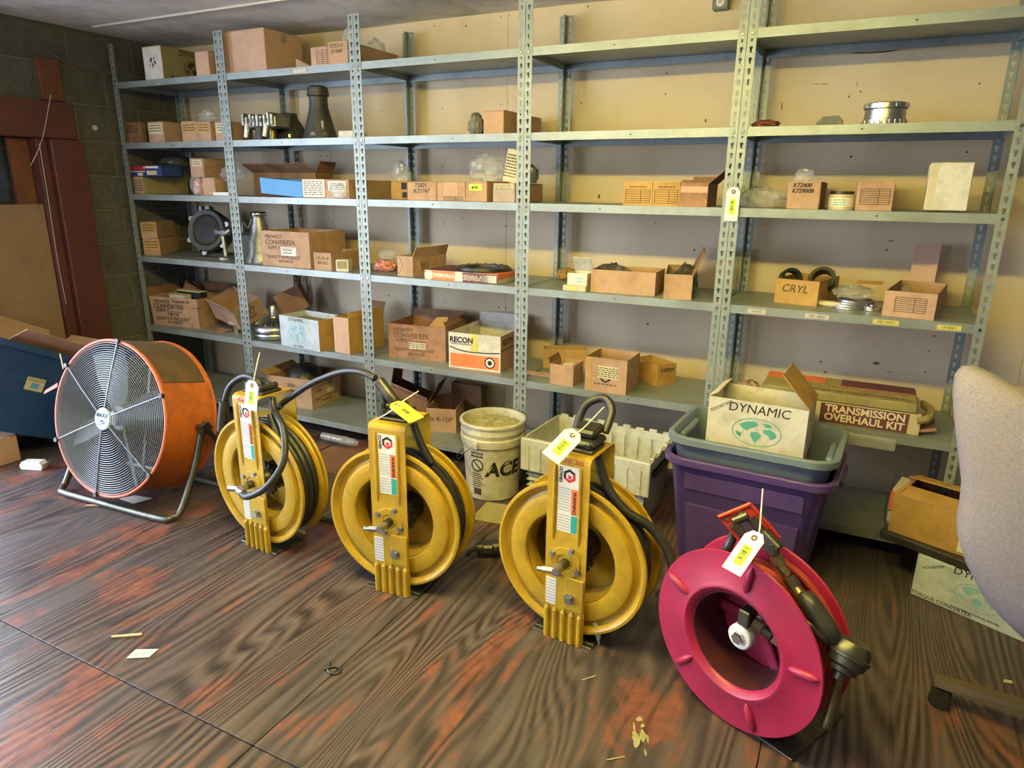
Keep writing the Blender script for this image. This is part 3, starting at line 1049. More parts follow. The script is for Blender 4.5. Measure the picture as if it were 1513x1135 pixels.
def text_block(parent, x0, x1, z0, z1, rows, m, M=None, name='small_print', seed=0, thick=0.4):
    """rows of tiny print, too small to read"""
    rnd = random.Random(seed)
    mb = MB()
    M = M or Matrix()
    for i in range(rows):
        zc = z1 - (z1 - z0) * (i + .5) / rows
        hh = (z1 - z0) / rows * thick / 2
        x = x0
        while x < x1:
            ln = rnd.uniform(.06, .2) * (x1 - x0)
            mb.box(x, min(x + ln, x1), -0.0006, 0.0003, zc - hh, zc + hh, M)
            x += ln + .05 * (x1 - x0)
    return mb.build(name, m, parent, smooth=False)


def converter_print(s, face='F', handwritten=None, sticker=False):
    w = s.w if face == 'F' else s.d
    k_ = w / 0.42
    lettering(s, [('MIDWEST', .84, .034 * k_, .27), ('CONVERTER', .68, .046 * k_, .40), ('SUPPLY', .53, .034 * k_, .27)], 'ink_soft', face)
    lettering(s, [('"QUALITY IS PRICELESS"', .27, .030 * k_, .45), ('BALANCED', .15, .026 * k_, .5)], 'ink_soft', face, sx=0.95)
    patch(s, 'underline', 'ink_soft', .42, .68, .515, .53, face)
    if handwritten:
        lettering(s, handwritten, 'ink', face, 'handwriting', shear=.25)
    if sticker:
        patch(s, 'sticker', 'paper', .40, .68, .36, .55, face)


def globe_print(s, face='F', u=.5, v=.48, r=0.07, m='ink_globe', title='DYNAMIC', tsize=.05, sub='AN INTERNATIONAL RACER', sx=1.3):
    """printed globe with continents and the word above it"""
    if face == 'F':
        M = Matrix.Translation(((u - .5) * s.w, -s.d / 2 - 0.0003, v * s.h)) @ Matrix.Rotation(pi / 2, 4, 'X')
    else:
        M = Matrix.Translation((s.w / 2 + 0.0003, (u - .5) * s.d, v * s.h)) @ Matrix.Rotation(pi / 2, 4, 'Z') @ Matrix.Rotation(pi / 2, 4, 'X')
    g = MB()
    n = 40
    for k0 in ((1.0, .96),):
        for i in range(n):
            t0, t1 = 2 * pi * i / n, 2 * pi * (i + 1) / n
            g.prism([(sx * r * k0[1] * cos(t0), r * k0[1] * sin(t0)), (sx * r * k0[0] * cos(t0), r * k0[0] * sin(t0)), (sx * r * k0[0] * cos(t1), r * k0[0] * sin(t1)), (sx * r * k0[1] * cos(t1), r * k0[1] * sin(t1))], 0.0006, M)
    for mer in (-.55, 0, .55):
        pts = [(sx * r * mer * cos(a), r * sin(a)) for a in [(-.5 + i / 12) * pi for i in range(13)]]
        for a, b in zip(pts, pts[1:]):
            g.prism([(a[0] - .0006, a[1]), (a[0] + .0006, a[1]), (b[0] + .0006, b[1]), (b[0] - .0006, b[1])], 0.0005, M)
    land = [[(-.72, .42), (-.45, .66), (-.1, .78), (.05, .55), (-.1, .35), (-.28, .22), (-.35, .02), (-.5, .1), (-.62, .22)],
            [(-.22, -.02), (.05, .02), (.22, -.2), (.1, -.45), (-.02, -.78), (-.12, -.55), (-.25, -.25)],
            [(.25, .25), (.5, .35), (.75, .15), (.82, -.1), (.6, -.35), (.5, -.1), (.3, .02)],
            [(.2, .7), (.5, .72), (.62, .5), (.35, .45)],
            [(-.85, -.1), (-.6, -.2), (-.62, -.5), (-.8, -.35)]]
    for p in land:
        g.prism([(sx * r * x, r * y) for x, y in p], 0.0007, M)
    g.build('printed_globe', m, s.root, smooth=False)
    if title:
        lettering(s, [(title, v + (r + tsize * .62) / s.h, tsize, u)], 'ink', face, shear=.1)
    if sub:
        lettering(s, [(sub, v - (r + tsize * .35) / s.h, tsize * .3, u)], 'ink', face)


PN = dict(z=Z1, y=0.025)
# ---- top shelf
s = place('A', (815, 0), (918, 0), 262, 1180, **PN)
carton('carton', 'dirty olive and white carton with a printed globe, on top shelf by block wall', s, 'olive_card')
patch(s, 'end_panel', 'white_card', 0.02, .98, .03, .97)
globe_print(s, 'R', .62, .42, .055, 'ink_soft', 'DYNAMIC', .045, None)
globe_print(s, 'F', .5, .5, .04, 'ink_soft', None, sub=None, sx=.9)
text_block(s.root, -.13, .13, .012, .03, 1, 'ink_soft', Matrix.Translation((s.w / 2, 0, 0)) @ Matrix.Rotation(pi / 2, 4, 'Z'), seed=4, thick=.8)
s = place('A', (1100, 0), (1174, 0), 290, None, .11, z=Z1, y=0.02)
carton('carton', 'small plain pinkish carton standing beside the olive globe carton on top shelf', s, 'kraft_pink')
s = place('B', (97, 0), (350, 0), 198, 545, z=Z1, y=0.03)
s.h += .015
carton('carton', 'large plain pinkish cardboard box with shiny tape on the top shelf', s, 'kraft_pink', tape='bag')
patch(s, 'tape_piece', 'bag', .40, .56, .80, .86)
patch(s, 'tape_piece', 'bag', .44, .62, .0, .09)
s = place('B', (605, 0), (700, 0), 266, None, .2, z=Z1, y=0.02)
carton('carton', 'small carton with printed ruled form on its end, on top shelf', s, 'kraft_pink')
table_print(s, .35, .95, .12, .82, 7, .6)
s = place('B', (703, 0), (812, 0), 238, 1105, z=Z1, y=0.02)
carton('carton', 'open top-shelf carton with handwritten numbers X7321X and X1968 and clear bags inside', s, 'kraft', 'open')
lettering(s, [('X7321X', .82, .026, .42), ('X1968', .58, .026, .42)], 'ink_soft', name='handwriting', shear=.2)
zb = Z1 + s.h - .03
b1 = bag('plastic_bag', 'clear plastic bag poking up from the top-shelf carton beside its post', (s.c.x - .02, s.c.y - .1, Z1 + .006), .09, .07, s.h + .09, seed=3)
b2 = bag('plastic_bag', 'crumpled clear plastic bag heaped at the back of an open top-shelf carton', (s.c.x + .0, s.c.y + .10, Z1 + .006), .12, .16, s.h + .07, seed=5)
w = on(*q('B', 575, 345), 'y', .05)
o = MB().prism([(-.05, 0), (.05, 0), (.045, .006), (-.05, .045)], .04, Matrix.Rotation(pi / 2, 4, 'X')).build('cardboard_scrap', 'kraft')
o.location = (w.x, .07, Z1 + .001)
tag(o, 'torn wedge of cardboard lying between boxes on the top shelf', 'scrap')

# ---- second shelf
for i, (x0, x1, top, bk, m, lab) in enumerate((
        (700, 786, 685, 800, 'kraft_dark', 'small dark reddish carton at the block wall end of the second shelf'),
        (836, 922, 682, 1030, 'kraft', 'small carton with torn white top on second shelf, next to dark reddish carton'),
        (1022, 1106, 680, None, 'kraft', 'small carton with yellow printed end under a clear bag on second shelf'),
        (1107, 1182, 680, None, 'kraft', 'small faded carton touching the one under the clear bag, second shelf'),
        (1198, 1285, 680, 1400, 'kraft', 'small carton with cream label partly behind the shelving post, second shelf'))):
    s = place('A', (x0, 0), (x1, 0), top, bk, .22, z=Z2, y=0.025)
    carton('carton', lab, s, m, group=None)
    patch(s, 'end_label', 'kraft_gold' if i in (2, 3) else ('kraft_dark' if i == 0 else 'cream_card'), .08, .92, .42 if i else .6, .92)
    text_block(s.root, -s.w * .36, s.w * .36, s.h * .5, s.h * .88, 3, 'ink_soft', Matrix.Translation((0, -s.d / 2 - .0009, 0)), seed=i)
    if i == 2:
        bz = s
bag('plastic_bag', 'small clear bag lying on top of the small second-shelf cartons', (bz.c.x + .04, bz.c.y, Z2 + bz.h + .001), .15, .10, .075, seed=8)


def wpx(c, x, y, axis, v):
    return on(*q(c, x, y), axis, v)


# valve body, black casting and tail housing
def D3(x, y):
    return (360 + x * 160 / 1513, 110 + y * 160 / 1513)


yv = 0.07
a, b = on(*D3(40, 700), 'y', yv), on(*D3(490, 700), 'y', yv)
vb = thing('valve_body', 'bright alloy transmission valve body with ports on the second shelf', 'machine part', ((a.x + b.x) / 2, yv, Z2))
W2 = (b.x - a.x) / 2
zt = height_at(((a.x + b.x) / 2, yv), D3(0, 540)[1]) - Z2
m = MB().bbox(-W2, W2, -.03, .09, zt * .45, zt * .88, .008)
rnd = random.Random(2)
for i in range(9):
    x = -W2 + (i + .5) * W2 / 4.5
    m.bbox(x - .008, x + .008, -.042, .095, zt * rnd.uniform(.4, .55), zt * rnd.uniform(.85, 1.0), .003)
m.build('casting', 'cast_alloy', vb)
for x, zz_ in ((-W2 * .72, .1), (W2 * .45, .12)):
    MB().cyl((x, -.02, zt * .6), (x - .01, -.03, zt * zz_), .022, .018, 14).build('port', 'steel', vb)
for i in range(4):
    MB().cyl((-W2 * .5 + i * .045, -.045, zt * .72), (-W2 * .5 + i * .045, -.03, zt * .72), .011, n=12).build('bore', 'cast_iron', vb)
MB().cyl((-.02, .0, 0), (-.02, .0, zt * .5), .03, .024, 16).build('foot', 'cast_iron', vb)
MB().cyl((.03, .04, 0), (.03, .04, zt * .5), .02, .02, 12).build('foot', 'brass', vb)
a, b = on(*D3(420, 800), 'y', .24), on(*D3(800, 800), 'y', .24)
bh = thing('black_casting', 'black sloping bell-shaped casting behind the alloy valve body, second shelf', 'machine part', ((a.x + b.x) / 2, .26, Z2))
hw = (b.x - a.x) / 2
zt2 = height_at((a.x, .24), D3(0, 545)[1]) - Z2
MB().lathe([(hw, 0), (hw, .02), (hw * .93, .03), (hw * .8, zt2 * .5), (hw * .5, zt2 * .82), (hw * .45, zt2 * .98), (hw * .3, zt2)], 28).build('shell', 'cast_iron', bh)
for i in range(6):
    t = i * pi / 3 + .2
    MB().cyl((hw * .88 * cos(t), hw * .88 * sin(t), .022), (hw * .88 * cos(t), hw * .88 * sin(t), .04), .012, n=6).build('bolt', 'steel', bh)
MB().bbox(-hw * .3, hw * .3, -hw * .8, -hw * .3, zt2 * .55, zt2 * .95, .01).build('lug', 'cast_iron', bh)
c = on(*D3(1030, 700), 'y', .12)
th = thing('tail_housing', 'tall black cone-shaped transmission tail housing on the second shelf', 'machine part', (c.x, .14, Z2))
pa, pb = on(*D3(840, 860), 'y', .14), on(*D3(1240, 860), 'y', .14)
rb = (pb.x - pa.x) / 2 * .92
ht = height_at((c.x, .14), D3(0, 165)[1]) - Z2
MB().lathe([(rb, 0), (rb, .012), (rb * .95, .02), (rb * .78, ht * .30), (rb * .60, ht * .52), (rb * .53, ht * .62), (rb * .52, ht * .80), (rb * .58, ht * .81), (rb * .60, ht * .9), (rb * .56, ht * .97), (rb * .44, ht), (rb * .4, ht), (rb * .38, ht * .92), (0, ht * .9)], 32).build('housing', 'cast_iron', th)
MB().lathe([(rb * .59, ht * .815), (rb * .63, ht * .83), (rb * .62, ht * .86), (rb * .59, ht * .87)], 32).build('collar', 'gunmetal', th)
for t in (-.6, -1.3):
    MB().cyl((rb * .8 * cos(t), rb * .8 * sin(t), ht * .08), (rb * .95 * cos(t), rb * .95 * sin(t), ht * .08), .016, n=12).build('bolt', 'gunmetal', th)
MB().bbox(rb * .55, rb * .75, -rb * .55, -rb * .45, ht * .18, ht * .36, .006).build('rib', 'gunmetal', th)
s = place('B', (757, 0), (838, 0), 732, None, .12, z=Z2, y=0.03)
carton('carton', 'low white carton beside the black tail housing on the second shelf', s, 'white_card')
w = on(*q('C', 375, 752), 'y', .06)
bag('crumpled_bag', 'crumpled grey bag next to a plain carton on the second shelf', (w.x, .09, Z2 + .001), .085, .08, .105, 'grey_lump', 11)
s = place('C', (432, 0), (545, 0), 618, 768, z=Z2, y=0.03)
carton('carton', 'plain clean cardboard box alone in the middle bay of the second shelf', s, 'kraft', tape='kraft_pink')
w = on(*q('D', 870, 700), 'y', .05)
bag('shop_rag', 'dark red crumpled shop rag on the second shelf at the fourth post', (w.x, .08, Z2 + .001), .115, .09, .032, 'rag_red', 21, cat='rag', amp=.5)
a, b = on(*q('D', 1160, 690), 'y', .08), on(*q('D', 1305, 690), 'y', .08)
o = MB().prism([(-.048, 0), (.046, 0), (.044, .022), (.03, .036), (-.025, .032), (-.044, .012)], .07, Matrix.Translation((0, .035, 0)) @ Matrix.Rotation(pi / 2, 4, 'X')).build('rubber_wedge', 'grey_lump', ang=50)
o.location = ((a.x + b.x) / 2, .09, Z2 + .001)
tag(o, 'grey faceted rubber wedge on the second shelf between rag and steel drum', 'rubber part')
a, b = on(*q('E', 605, 680), 'y', .10), on(*q('E', 860, 680), 'y', .10)
r = (b.x - a.x) / 2
hd = height_at(((a.x + b.x) / 2, .10 - r), q('E', 0, 560)[1]) - Z2
dm = thing('clutch_drum', 'shiny steel clutch drum with notched rim on the second shelf', 'machine part', ((a.x + b.x) / 2, .14, Z2))
MB().lathe([(r * .96, 0), (r, .006), (r, hd * .28), (r * .94, hd * .30), (r * .92, hd * .72), (r * 1.0, hd * .76), (r, hd * .97), (r * .97, hd), (r * .85, hd), (r * .83, hd * .4), (r * .3, hd * .38), (r * .28, 0)], 48).build('drum', 'steel', dm)
tm = MB()
for i in range(24):
    t = 2 * pi * i / 24
    M_ = Matrix.Rotation(t, 4, 'Z')
    tm.bbox(r * .98, r * 1.03, -.005, .005, hd * .06, hd * .26, .001, M_)
tm.build('spline_teeth', 'steel', dm)['kind'] = 'stuff'
tm = MB()
for i in range(12):
    M_ = Matrix.Rotation(2 * pi * i / 12, 4, 'Z')
    tm.bbox(r * .99, r * 1.012, -.008, .008, hd * .8, hd * .97, .001, M_)
tm.build('rim_lugs', 'chrome', dm)['kind'] = 'stuff'

# ---- third shelf
def D1(x, y):
    return (180 + x * 180 / 1513, 220 + y * 180 / 1513)


def place_px(Lx, Rx, top, bx, D, z, y, base=None):
    """boxes seen near eye level: pixel columns of the front edges, rows of the top"""
    s = Ctn()
    A = Vector((solve(lambda t: pr((t, y, z))[0] - Lx, -1, 6), y, z))
    B = Vector((solve(lambda t: pr((t, y, z))[0] - Rx, -1, 6), y, z))
    s.A, s.B, s.w, s.rz, s.z = A, B, B.x - A.x, 0.0, z
    s.h = height_at(A, top) - z
    if bx is not None:
        D = solve(lambda t: pr(B + Vector((0, t, s.h)))[0] - bx, .02, .8)
    s.d = min(D, .445 - y)
    s.c = (A + B) / 2 + Vector((0, s.d / 2, 0))
    return s


s = place_px(D1(145, 0)[0], D1(272, 0)[0], D1(0, 342)[1], D1(800, 0)[0], .3, Z3, .03)
carton('carton', 'flat mustard yellow carton with printed end, under the dark blue kit box', s, 'olive_card')
patch(s, 'end_label', 'kraft', .04, .96, .05, .95)
text_block(s.root, -s.w * .4, s.w * .4, s.h * .15, s.h * .85, 5, 'ink_soft', Matrix.Translation((0, -s.d / 2 - .0008, 0)), seed=9)
zy = Z3 + s.h
s2 = place_px(D1(98, 0)[0], D1(530, 0)[0], D1(0, 205)[1], None, .15, zy + .001, .035)
s2.w = min(s2.w, .30)
s2.c = Vector((s.A.x - .03 + s2.w / 2, .045 + s2.d / 2, 0))
carton('kit_box', 'dark blue kit box with red lettering lying on the mustard carton', s2, 'ink_blue')
lettering(s2, [('TRANSGO', .72, .034, .26)], 'ink_red', bold=.002)
patch(s2, 'white_stripe', 'paper', .45, .92, .74, .92)
patch(s2, 'white_stripe', 'paper', .03, .50, .40, .48)
patch(s2, 'sticker', 'paper', .26, .42, .06, .32)
patch(s2, 'sticker', 'cream_card', .55, .86, .14, .52)
bag('plastic_bag', 'dark bagged gaskets stacked on the blue kit box at the block wall', (s2.c.x + .02, .26, zy + s2.h + .002), .26, .2, .075, 'bag_dark', 13)
s = place_px(D1(1015, 0)[0], D1(1168, 0)[0], D1(0, 357)[1], D1(1330, 0)[0], .2, Z3, .03)
carton('carton', 'small carton under another carton on third shelf, clear bag leaning on it', s, 'kraft')
zlow = Z3 + s.h
su3 = place_px(D1(862, 0)[0], D1(1027, 0)[0], D1(0, 118)[1], D1(1330, 0)[0], .2, zlow + .001, .04)
carton('carton', 'carton with cream label set on top of another carton, third shelf', su3, 'kraft')
patch(su3, 'end_label', 'cream_card', .2, .85, .58, .92)
text_block(su3.root, -su3.w * .25, su3.w * .28, su3.h * .62, su3.h * .88, 3, 'ink_soft', Matrix.Translation((0, -su3.d / 2 - .0009, 0)), seed=12)
w = on(*D1(905, 560), 'y', .02)
bag('plastic_bag', 'clear bag of small pink parts on third shelf beside stacked cartons', (s.A.x - .075, .07, Z3 + .001), .13, .09, .145, 'bag', 14)
bag('parts_lump', 'reddish lump of parts inside the clear bag on the third shelf', (s.A.x - .075, .07, Z3 + .004), .09, .06, .10, 'bag_pink', 15, cat='parts')
bag('plastic_bag', 'greenish clear bag slumped over the small third-shelf carton', (s.B.x + .06, .11, zlow - .02), .16, .12, .10, 'bag', 16)
w0, w1 = solve(lambda t: pr((t, .02, Z3))[0] - D1(1145, 0)[0], -1, 6), solve(lambda t: pr((t, .02, Z3))[0] - D1(1340, 0)[0], -1, 6)
o = MB().bbox(w0, w1, .012, .028, Z3 + .001, Z3 + .022, .003).build('plastic_strip', 'paper')
tag(o, 'narrow white plastic strip lying along the third shelf edge at the post', 'strip')
# bay two: blue tray, brown open box, labelled cartons
s = place('G', (775, 0), (1012, 0), 172, None, .2, z=Z3, y=.06)
s.h = .085
carton('parts_tray', 'bright blue open tray box tilted on the third shelf', s, 'ink_sky', 'open', taper=.004, ry=.07, dz=.010, cat='tray')
s0 = place('G', (745, 0), (1090, 0), 105, None, .16, z=Z3, y=.27)
s0.h = .14
carton('carton', 'brown open carton with a long raised flap behind the blue tray', s0, 'kraft_dark', 'open', flaps=(('F', .10, 62), ('R', .07, 30)))
s = place('G', (1012, 0), (1140, 0), 168, None, .18, z=Z3, y=.02)
carton('carton', 'carton fully covered by a white printed label on third shelf by blue tray', s, 'kraft')
patch(s, 'packing_label', 'paper', .03, .97, .06, .97)
text_block(s.root, -s.w * .42, s.w * .42, s.h * .15, s.h * .92, 8, 'ink_soft', Matrix.Translation((0, -s.d / 2 - .0011, 0)), seed=17)
s = place('G', (1142, 0), (1272, 0), 172, 1600, z=Z3, y=.02)
carton('carton', 'notched carton with a clear bag on its end, third shelf beside white-labelled carton', s, 'kraft', 'open')
patch(s, 'packing_label', 'paper', .12, .88, .4, .92)
text_block(s.root, -s.w * .3, s.w * .3, s.h * .45, s.h * .85, 4, 'ink_soft', Matrix.Translation((0, -s.d / 2 - .0011, 0)), seed=18)
bag('plastic_bag', 'clear bag hanging over the end of the notched third-shelf carton', (s.c.x + .02, .002, Z3 + .002), .13, .035, s.h * .8, seed=19)
s = place('H', (295, 0), (388, 0), 178, None, .18, z=Z3, y=.14)
carton('carton', 'mustard brown carton with black print, set back behind the second post', s, 'kraft_gold')
patch(s, 'black_print', 'ink', .68, .96, .1, .4)
patch(s, 'black_print', 'ink', .64, .96, .55, .9)
bag('plastic_bag', 'small clear bag resting at the back of the third shelf behind the post', (s.c.x - .12, .33, Z3 + .001), .13, .1, .21, seed=22)
s = place('H', (388, 0), (549, 0), 183, None, .22, z=Z3, y=.02)
carton('carton', 'carton handwritten 75801 and K73747 on the third shelf', s, 'kraft')
lettering(s, [('75801', .80, .030, .46), ('K73747', .50, .030, .48)], 'ink', name='handwriting', shear=.22)
s = place('H', (551, 0), (709, 0), 183, None, .22, z=Z3, y=.02)
carton('carton', 'carton with tan paper label between the handwritten and green-stickered cartons', s, 'kraft')
patch(s, 'paper_label', 'kraft_pink', .25, .75, .3, .95)
text_block(s.root, -s.w * .22, s.w * .22, s.h * .35, s.h * .9, 6, 'kraft', Matrix.Translation((0, -s.d / 2 - .0012, 0)), seed=23)
table_print(s, .25, .92, .06, .24, 3, .6)
s = place('H', (711, 0), (830, 0), 180, 862, z=Z3, y=.02)
s.d = .24
s.c.y = .02 + .12
carton('carton', 'carton with a bright green sticker on the third shelf', s, 'kraft')
patch(s, 'green_sticker', 'sticker_green', .18, .75, .55, .85)
lettering(s, [('# 331', .70, .016, .46)], 'ink', bold=.001)
zz_ = Z3 + s.h
bag('plastic_bag', 'big crumpled clear bag on top of the green-stickered carton', (s.c.x - .01, .16, zz_ + .001), .22, .17, .135, seed=24)
s = place('H', (864, 0), (986, 0), 190, 1143, z=Z3, y=.02)
carton('carton', 'carton wrapped in clear film with a label, third shelf at the middle post', s, 'kraft')
patch(s, 'packing_label', 'cream_card', .05, .92, .62, .95)
patch(s, 'film', 'bag', 0, 1, 0, .7)
text_block(s.root, -s.w * .4, s.w * .35, s.h * .66, s.h * .92, 3, 'ink_soft', Matrix.Translation((0, -s.d / 2 - .0012, 0)), seed=25)
zf = Z3 + s.h
sl = MB().sheet([(-.045, 0, 0), (.03, .0, 0), (.015, .01, .15), (-.06, .015, .15)], .004).build('paper_slip', 'cream_card')
sl.location = (s.c.x + .01, .075, zf + .002)
sl.rotation_euler = (-.12, .18, 0)
tag(sl, 'yellowed printed paper slip standing up among bags on the film-wrapped carton', 'paper')
text_block(sl, -.045, .02, .02, .13, 8, 'ink_soft', Matrix.Translation((-.003, -.002, 0)), seed=26)
bag('plastic_bag', 'small dark clear bag beside the paper slip above the film-wrapped carton', (s.c.x + .055, .19, zf + .001), .085, .1, .09, 'bag_dark', 27)
# bay four
for i, (x0, x1, lab) in enumerate(((530, 690, 'carton with a ruled form and torn top edge, leftmost of the pair by the wall'), (692, 844, 'carton with a ruled form and pencilled heading, touching the brown flapped carton'))):
    s = place('I', (x0, 0), (x1, 0), 182, None, .2, z=Z3, y=.02)
    lab = ('carton with ruled form and torn ragged top edge on third shelf', 'carton with ruled form and pencilled heading beside brown flapped carton')[i]
    carton('carton', lab, s, 'kraft_gold', 'open')
    table_print(s, .08, .93, .12, .66, 6, .62)
    text_block(s.root, -s.w * .3, s.w * .3, s.h * .74, s.h * .82, 1, 'ink_soft', Matrix.Translation((0, -s.d / 2, 0)), seed=28 + i, thick=.6)
s = place('I', (846, 0), (998, 0), 190, None, .2, z=Z3, y=.02)
carton('carton', 'brown open carton with dark raised side flap at the tagged post', s, 'kraft_oily', 'open', flaps=(('R', .11, 48, 'kraft_dark'), ('B', .03, 20, 'kraft_dark'), ('F', .02, -60)))
patch(s, 'torn_strip', 'kraft_pink', .0, 1.0, .60, .86)
w = on(*q('I', 1310, 325), 'y', .06)
bag('plastic_bag', 'flat crumpled clear bag on third shelf just past the tagged post', (3.82, .10, Z3 + .001), .21, .14, .085, 'bag', 30, amp=.5)
s = place('J', (183, 0), (362, 0), 182, 493, z=Z3, y=.02)
carton('carton', 'carton handwritten K72400 and K72900B in the end bay, third shelf', s, 'kraft')
lettering(s, [('K72400', .86, .021, .42), ('K72900B', .66, .021, .45)], 'ink', name='handwriting', shear=.25, bold=.0006)
bag('plastic_bag', 'small clear bag sticking out of the K72400 carton top', (s.c.x - .01, .08, Z3 + s.h + .001), .085, .06, .05, seed=31)
w = on(*q('J', 485, 338), 'y', .10)
tn = thing('tape_roll', 'round tin with white printed band and black lid on third shelf', 'tin', (w.x, .10, Z3))
a, b = on(*q('J', 405, 338), 'y', .10), on(*q('J', 566, 338), 'y', .10)
r = (b.x - a.x) / 2 * .93
MB().lathe([(r * .96, 0), (r, .004), (r, .055), (r * .97, .058), (0, .058)], 36).build('tin', 'cream_card', tn)
MB().lathe([(r * .9, .058), (r * .92, .066), (r * .9, .07), (0, .07)], 36).build('lid', 'black_plastic', tn)
MB().lathe([(r * 1.006, .012), (r * 1.006, .045), (r * .98, .045)], 36).build('printed_band', 'paper', tn)
text_block(tn, -r * .5, r * .3, .015, .042, 3, 'ink_teal', Matrix.Translation((0, -r * 1.0, 0)), seed=33)
s = place('J', (567, 0), (772, 0), 182, 935, z=Z3, y=.02)
carton('carton', 'closed brown carton with a ruled form beside the tall white box', s, 'kraft')
table_print(s, .10, .90, .22, .75, 7, .62)
s = place('J', (950, 0), (1190, 0), 102, None, .10, z=Z3, y=.045)
s.h += .01
carton('carton', 'tall dirty white box standing at the end of the third shelf', s, 'cream_card', rx=-.05, dz=.004)
patch(s, 'crease_panel', 'white_card', .2, .98, .02, .98)

# ---- fourth shelf
s = place('F', (808, 597), (900, 597), 503, 1065, z=Z4)
carton('carton', 'lower of two small stacked cartons by the block wall, fourth shelf', s, 'kraft')
sb_ = place('F', (806, 597), (894, 597), 503, 1060, z=Z4)
sb_.z = Z4 + s.h + .001
sb_.h = height_at((sb_.A.x, sb_.A.y), q('F', 0, 408)[1]) - sb_.z
for i, (t, lab) in enumerate(((s, None), (sb_, 'upper of two small stacked cartons by the block wall, fourth shelf'))):
    if lab:
        carton('carton', lab, t, 'kraft')
    patch(t, 'end_label', 'kraft_gold', .06, .94, .38, .94)
    text_block(t.root, -t.w * .38, t.w * .38, t.h * .42, t.h * .9, 3, 'ink_soft', Matrix.Translation((0, -t.d / 2 - .0009, 0)), seed=40 + i)


def D4(x, y):
    return (250 + x * 160 / 1513, 290 + y * 160 / 1513)


# bell housing lying on its side: ring, ribs, bracket
c = on(*D4(600, 560), 'y', .23)
tc_ = thing('bell_housing', 'dark cast bell housing with round opening and alloy lugs, fourth shelf', 'machine part', (c.x, .23, Z4))
R0 = .135
Mr = Matrix.Translation((0, -.02, .165)) @ Matrix.Rotation(radians(14), 4, 'Z') @ Matrix.Rotation(radians(78), 4, 'X')
MB().lathe([(R0 * .72, .03), (R0 * .95, .035), (R0, .02), (R0 * 1.02, -.01), (R0 * .92, -.08), (R0 * .6, -.15), (R0 * .3, -.18), (0, -.18)], 36, Mr).build('housing', 'cast_iron', tc_)
MB().lathe([(R0 * .70, .028), (R0 * .74, .034), (R0 * .70, .04), (R0 * .66, .034)], 36, Mr, closed=True).build('bearing_ring', 'gunmetal', tc_)
MB().lathe([(R0 * .66, .03), (R0 * .6, -.03), (0, -.05)], 30, Mr).build('bore', 'black_plastic', tc_)
for t in (.3, 1.6, 2.6, 3.6, 4.6, 5.6):
    p0 = Mr @ Vector((R0 * 1.05 * cos(t), R0 * 1.05 * sin(t), .02))
    p1 = Mr @ Vector((R0 * 1.05 * cos(t), R0 * 1.05 * sin(t), -.03))
    MB().cyl(p0, p1, .017, n=10).build('lug', 'cast_alloy', tc_)
MB().tube([(-.11, .0, .005), (-.14, -.02, .10), (-.075, -.02, .225), (-.07, 0, .27)], .010, 8, smooth=3).build('edge_rib', 'gunmetal', tc_)
MB().cyl((-.07, 0, .26), (-.07, 0, .32), .026, .018, 12).build('boss', 'cast_alloy', tc_)
MB().bbox(-.135, .135, -.04, .06, 0, .03, .008).build('foot_flange', 'cast_iron', tc_)
# alloy bracket leaning on it
c = on(*D4(800, 880), 'z', Z4)
br = thing('alloy_bracket', 'grey alloy bracket strut propped in front of the dark bell housing', 'machine part', (c.x, max(.035, c.y), Z4))
MB().lathe([(.052, 0), (.052, .012), (.045, .02), (.0, .02)], 24).build('base', 'cast_alloy', br)
MB().tube([(0, 0, .015), (-.015, .01, .07), (-.035, .02, .15)], .012, 10).build('strut', 'cast_alloy', br)
MB().bbox(-.085, .02, -.005, .04, .145, .185, .008).build('head', 'cast_alloy', br)
MB().cyl((.02, .01, .165), (.055, .01, .185), .02, .016, 12).build('nose', 'steel', br)
# alloy tail shaft with bright neck
c = on(*D4(1265, 500), 'y', .17)
ts = thing('extension_housing', 'alloy extension housing with bright bottle-like neck behind the converter carton', 'machine part', (c.x, .17, Z4))
hn = height_at((c.x, .17), D4(0, 215)[1]) - Z4
MB().lathe([(.10, 0), (.10, .02), (.085, .05), (.075, hn * .45), (.055, hn * .55), (.05, hn * .68), (.036, hn * .86), (.036, hn * .9), (.045, hn * .91), (.045, hn * .985), (.038, hn), (.03, hn), (.028, hn * .9), (0, hn * .88)], 28).build('housing', 'cast_alloy', ts)
MB().lathe([(.0455, hn * .915), (.048, hn * .93), (.048, hn * .97), (.0455, hn * .985)], 28).build('collar', 'chrome', ts)
MB().bbox(-.17, -.04, -.02, .05, .0, .17, .015).build('mount', 'cast_iron', ts)
MB().tube([(-.14, 0, .17), (-.13, 0, .24), (-.09, 0, .20), (-.05, 0, .26)], .012, 8, smooth=4).build('lever', 'gunmetal', ts)

s = place('G', (790, 650), (1057, 670), 456, 1245, z=Z4)
s.d = min(s.d, .36)
carton('carton', 'converter carton with a white sticker over its printing, fourth shelf', s, 'kraft', 'open')
converter_print(s, sticker=False)
patch(s, 'white_sticker', 'paper', .41, .72, .32, .56)
text_block(s.root, -.02, .05, s.h * .36, s.h * .52, 2, 'ink_soft', Matrix.Translation((0, -s.d / 2 - .001, 0)), seed=50)
s = place('G', (1077, 676), (1173, 682), 578, 1322, z=Z4)
carton('carton', 'small notched open carton with pencilled number beside the stickered converter carton', s, 'kraft', 'open')
lettering(s, [('10-05-K', .68, .026), ('84 KG', .42, .026)], 'ink_soft', name='handwriting', shear=.2)
w = on(*q('G', 1233, 683), 'z', Z4)
s = place('G', (1198, 686), (1268, 688), 620, None, .06, z=Z4, ymin=.012)
carton('carton', 'tiny white cube carton standing at the fourth shelf edge', s, 'white_card')
patch(s, 'end_print', 'olive_card', .1, .9, .25, .9)
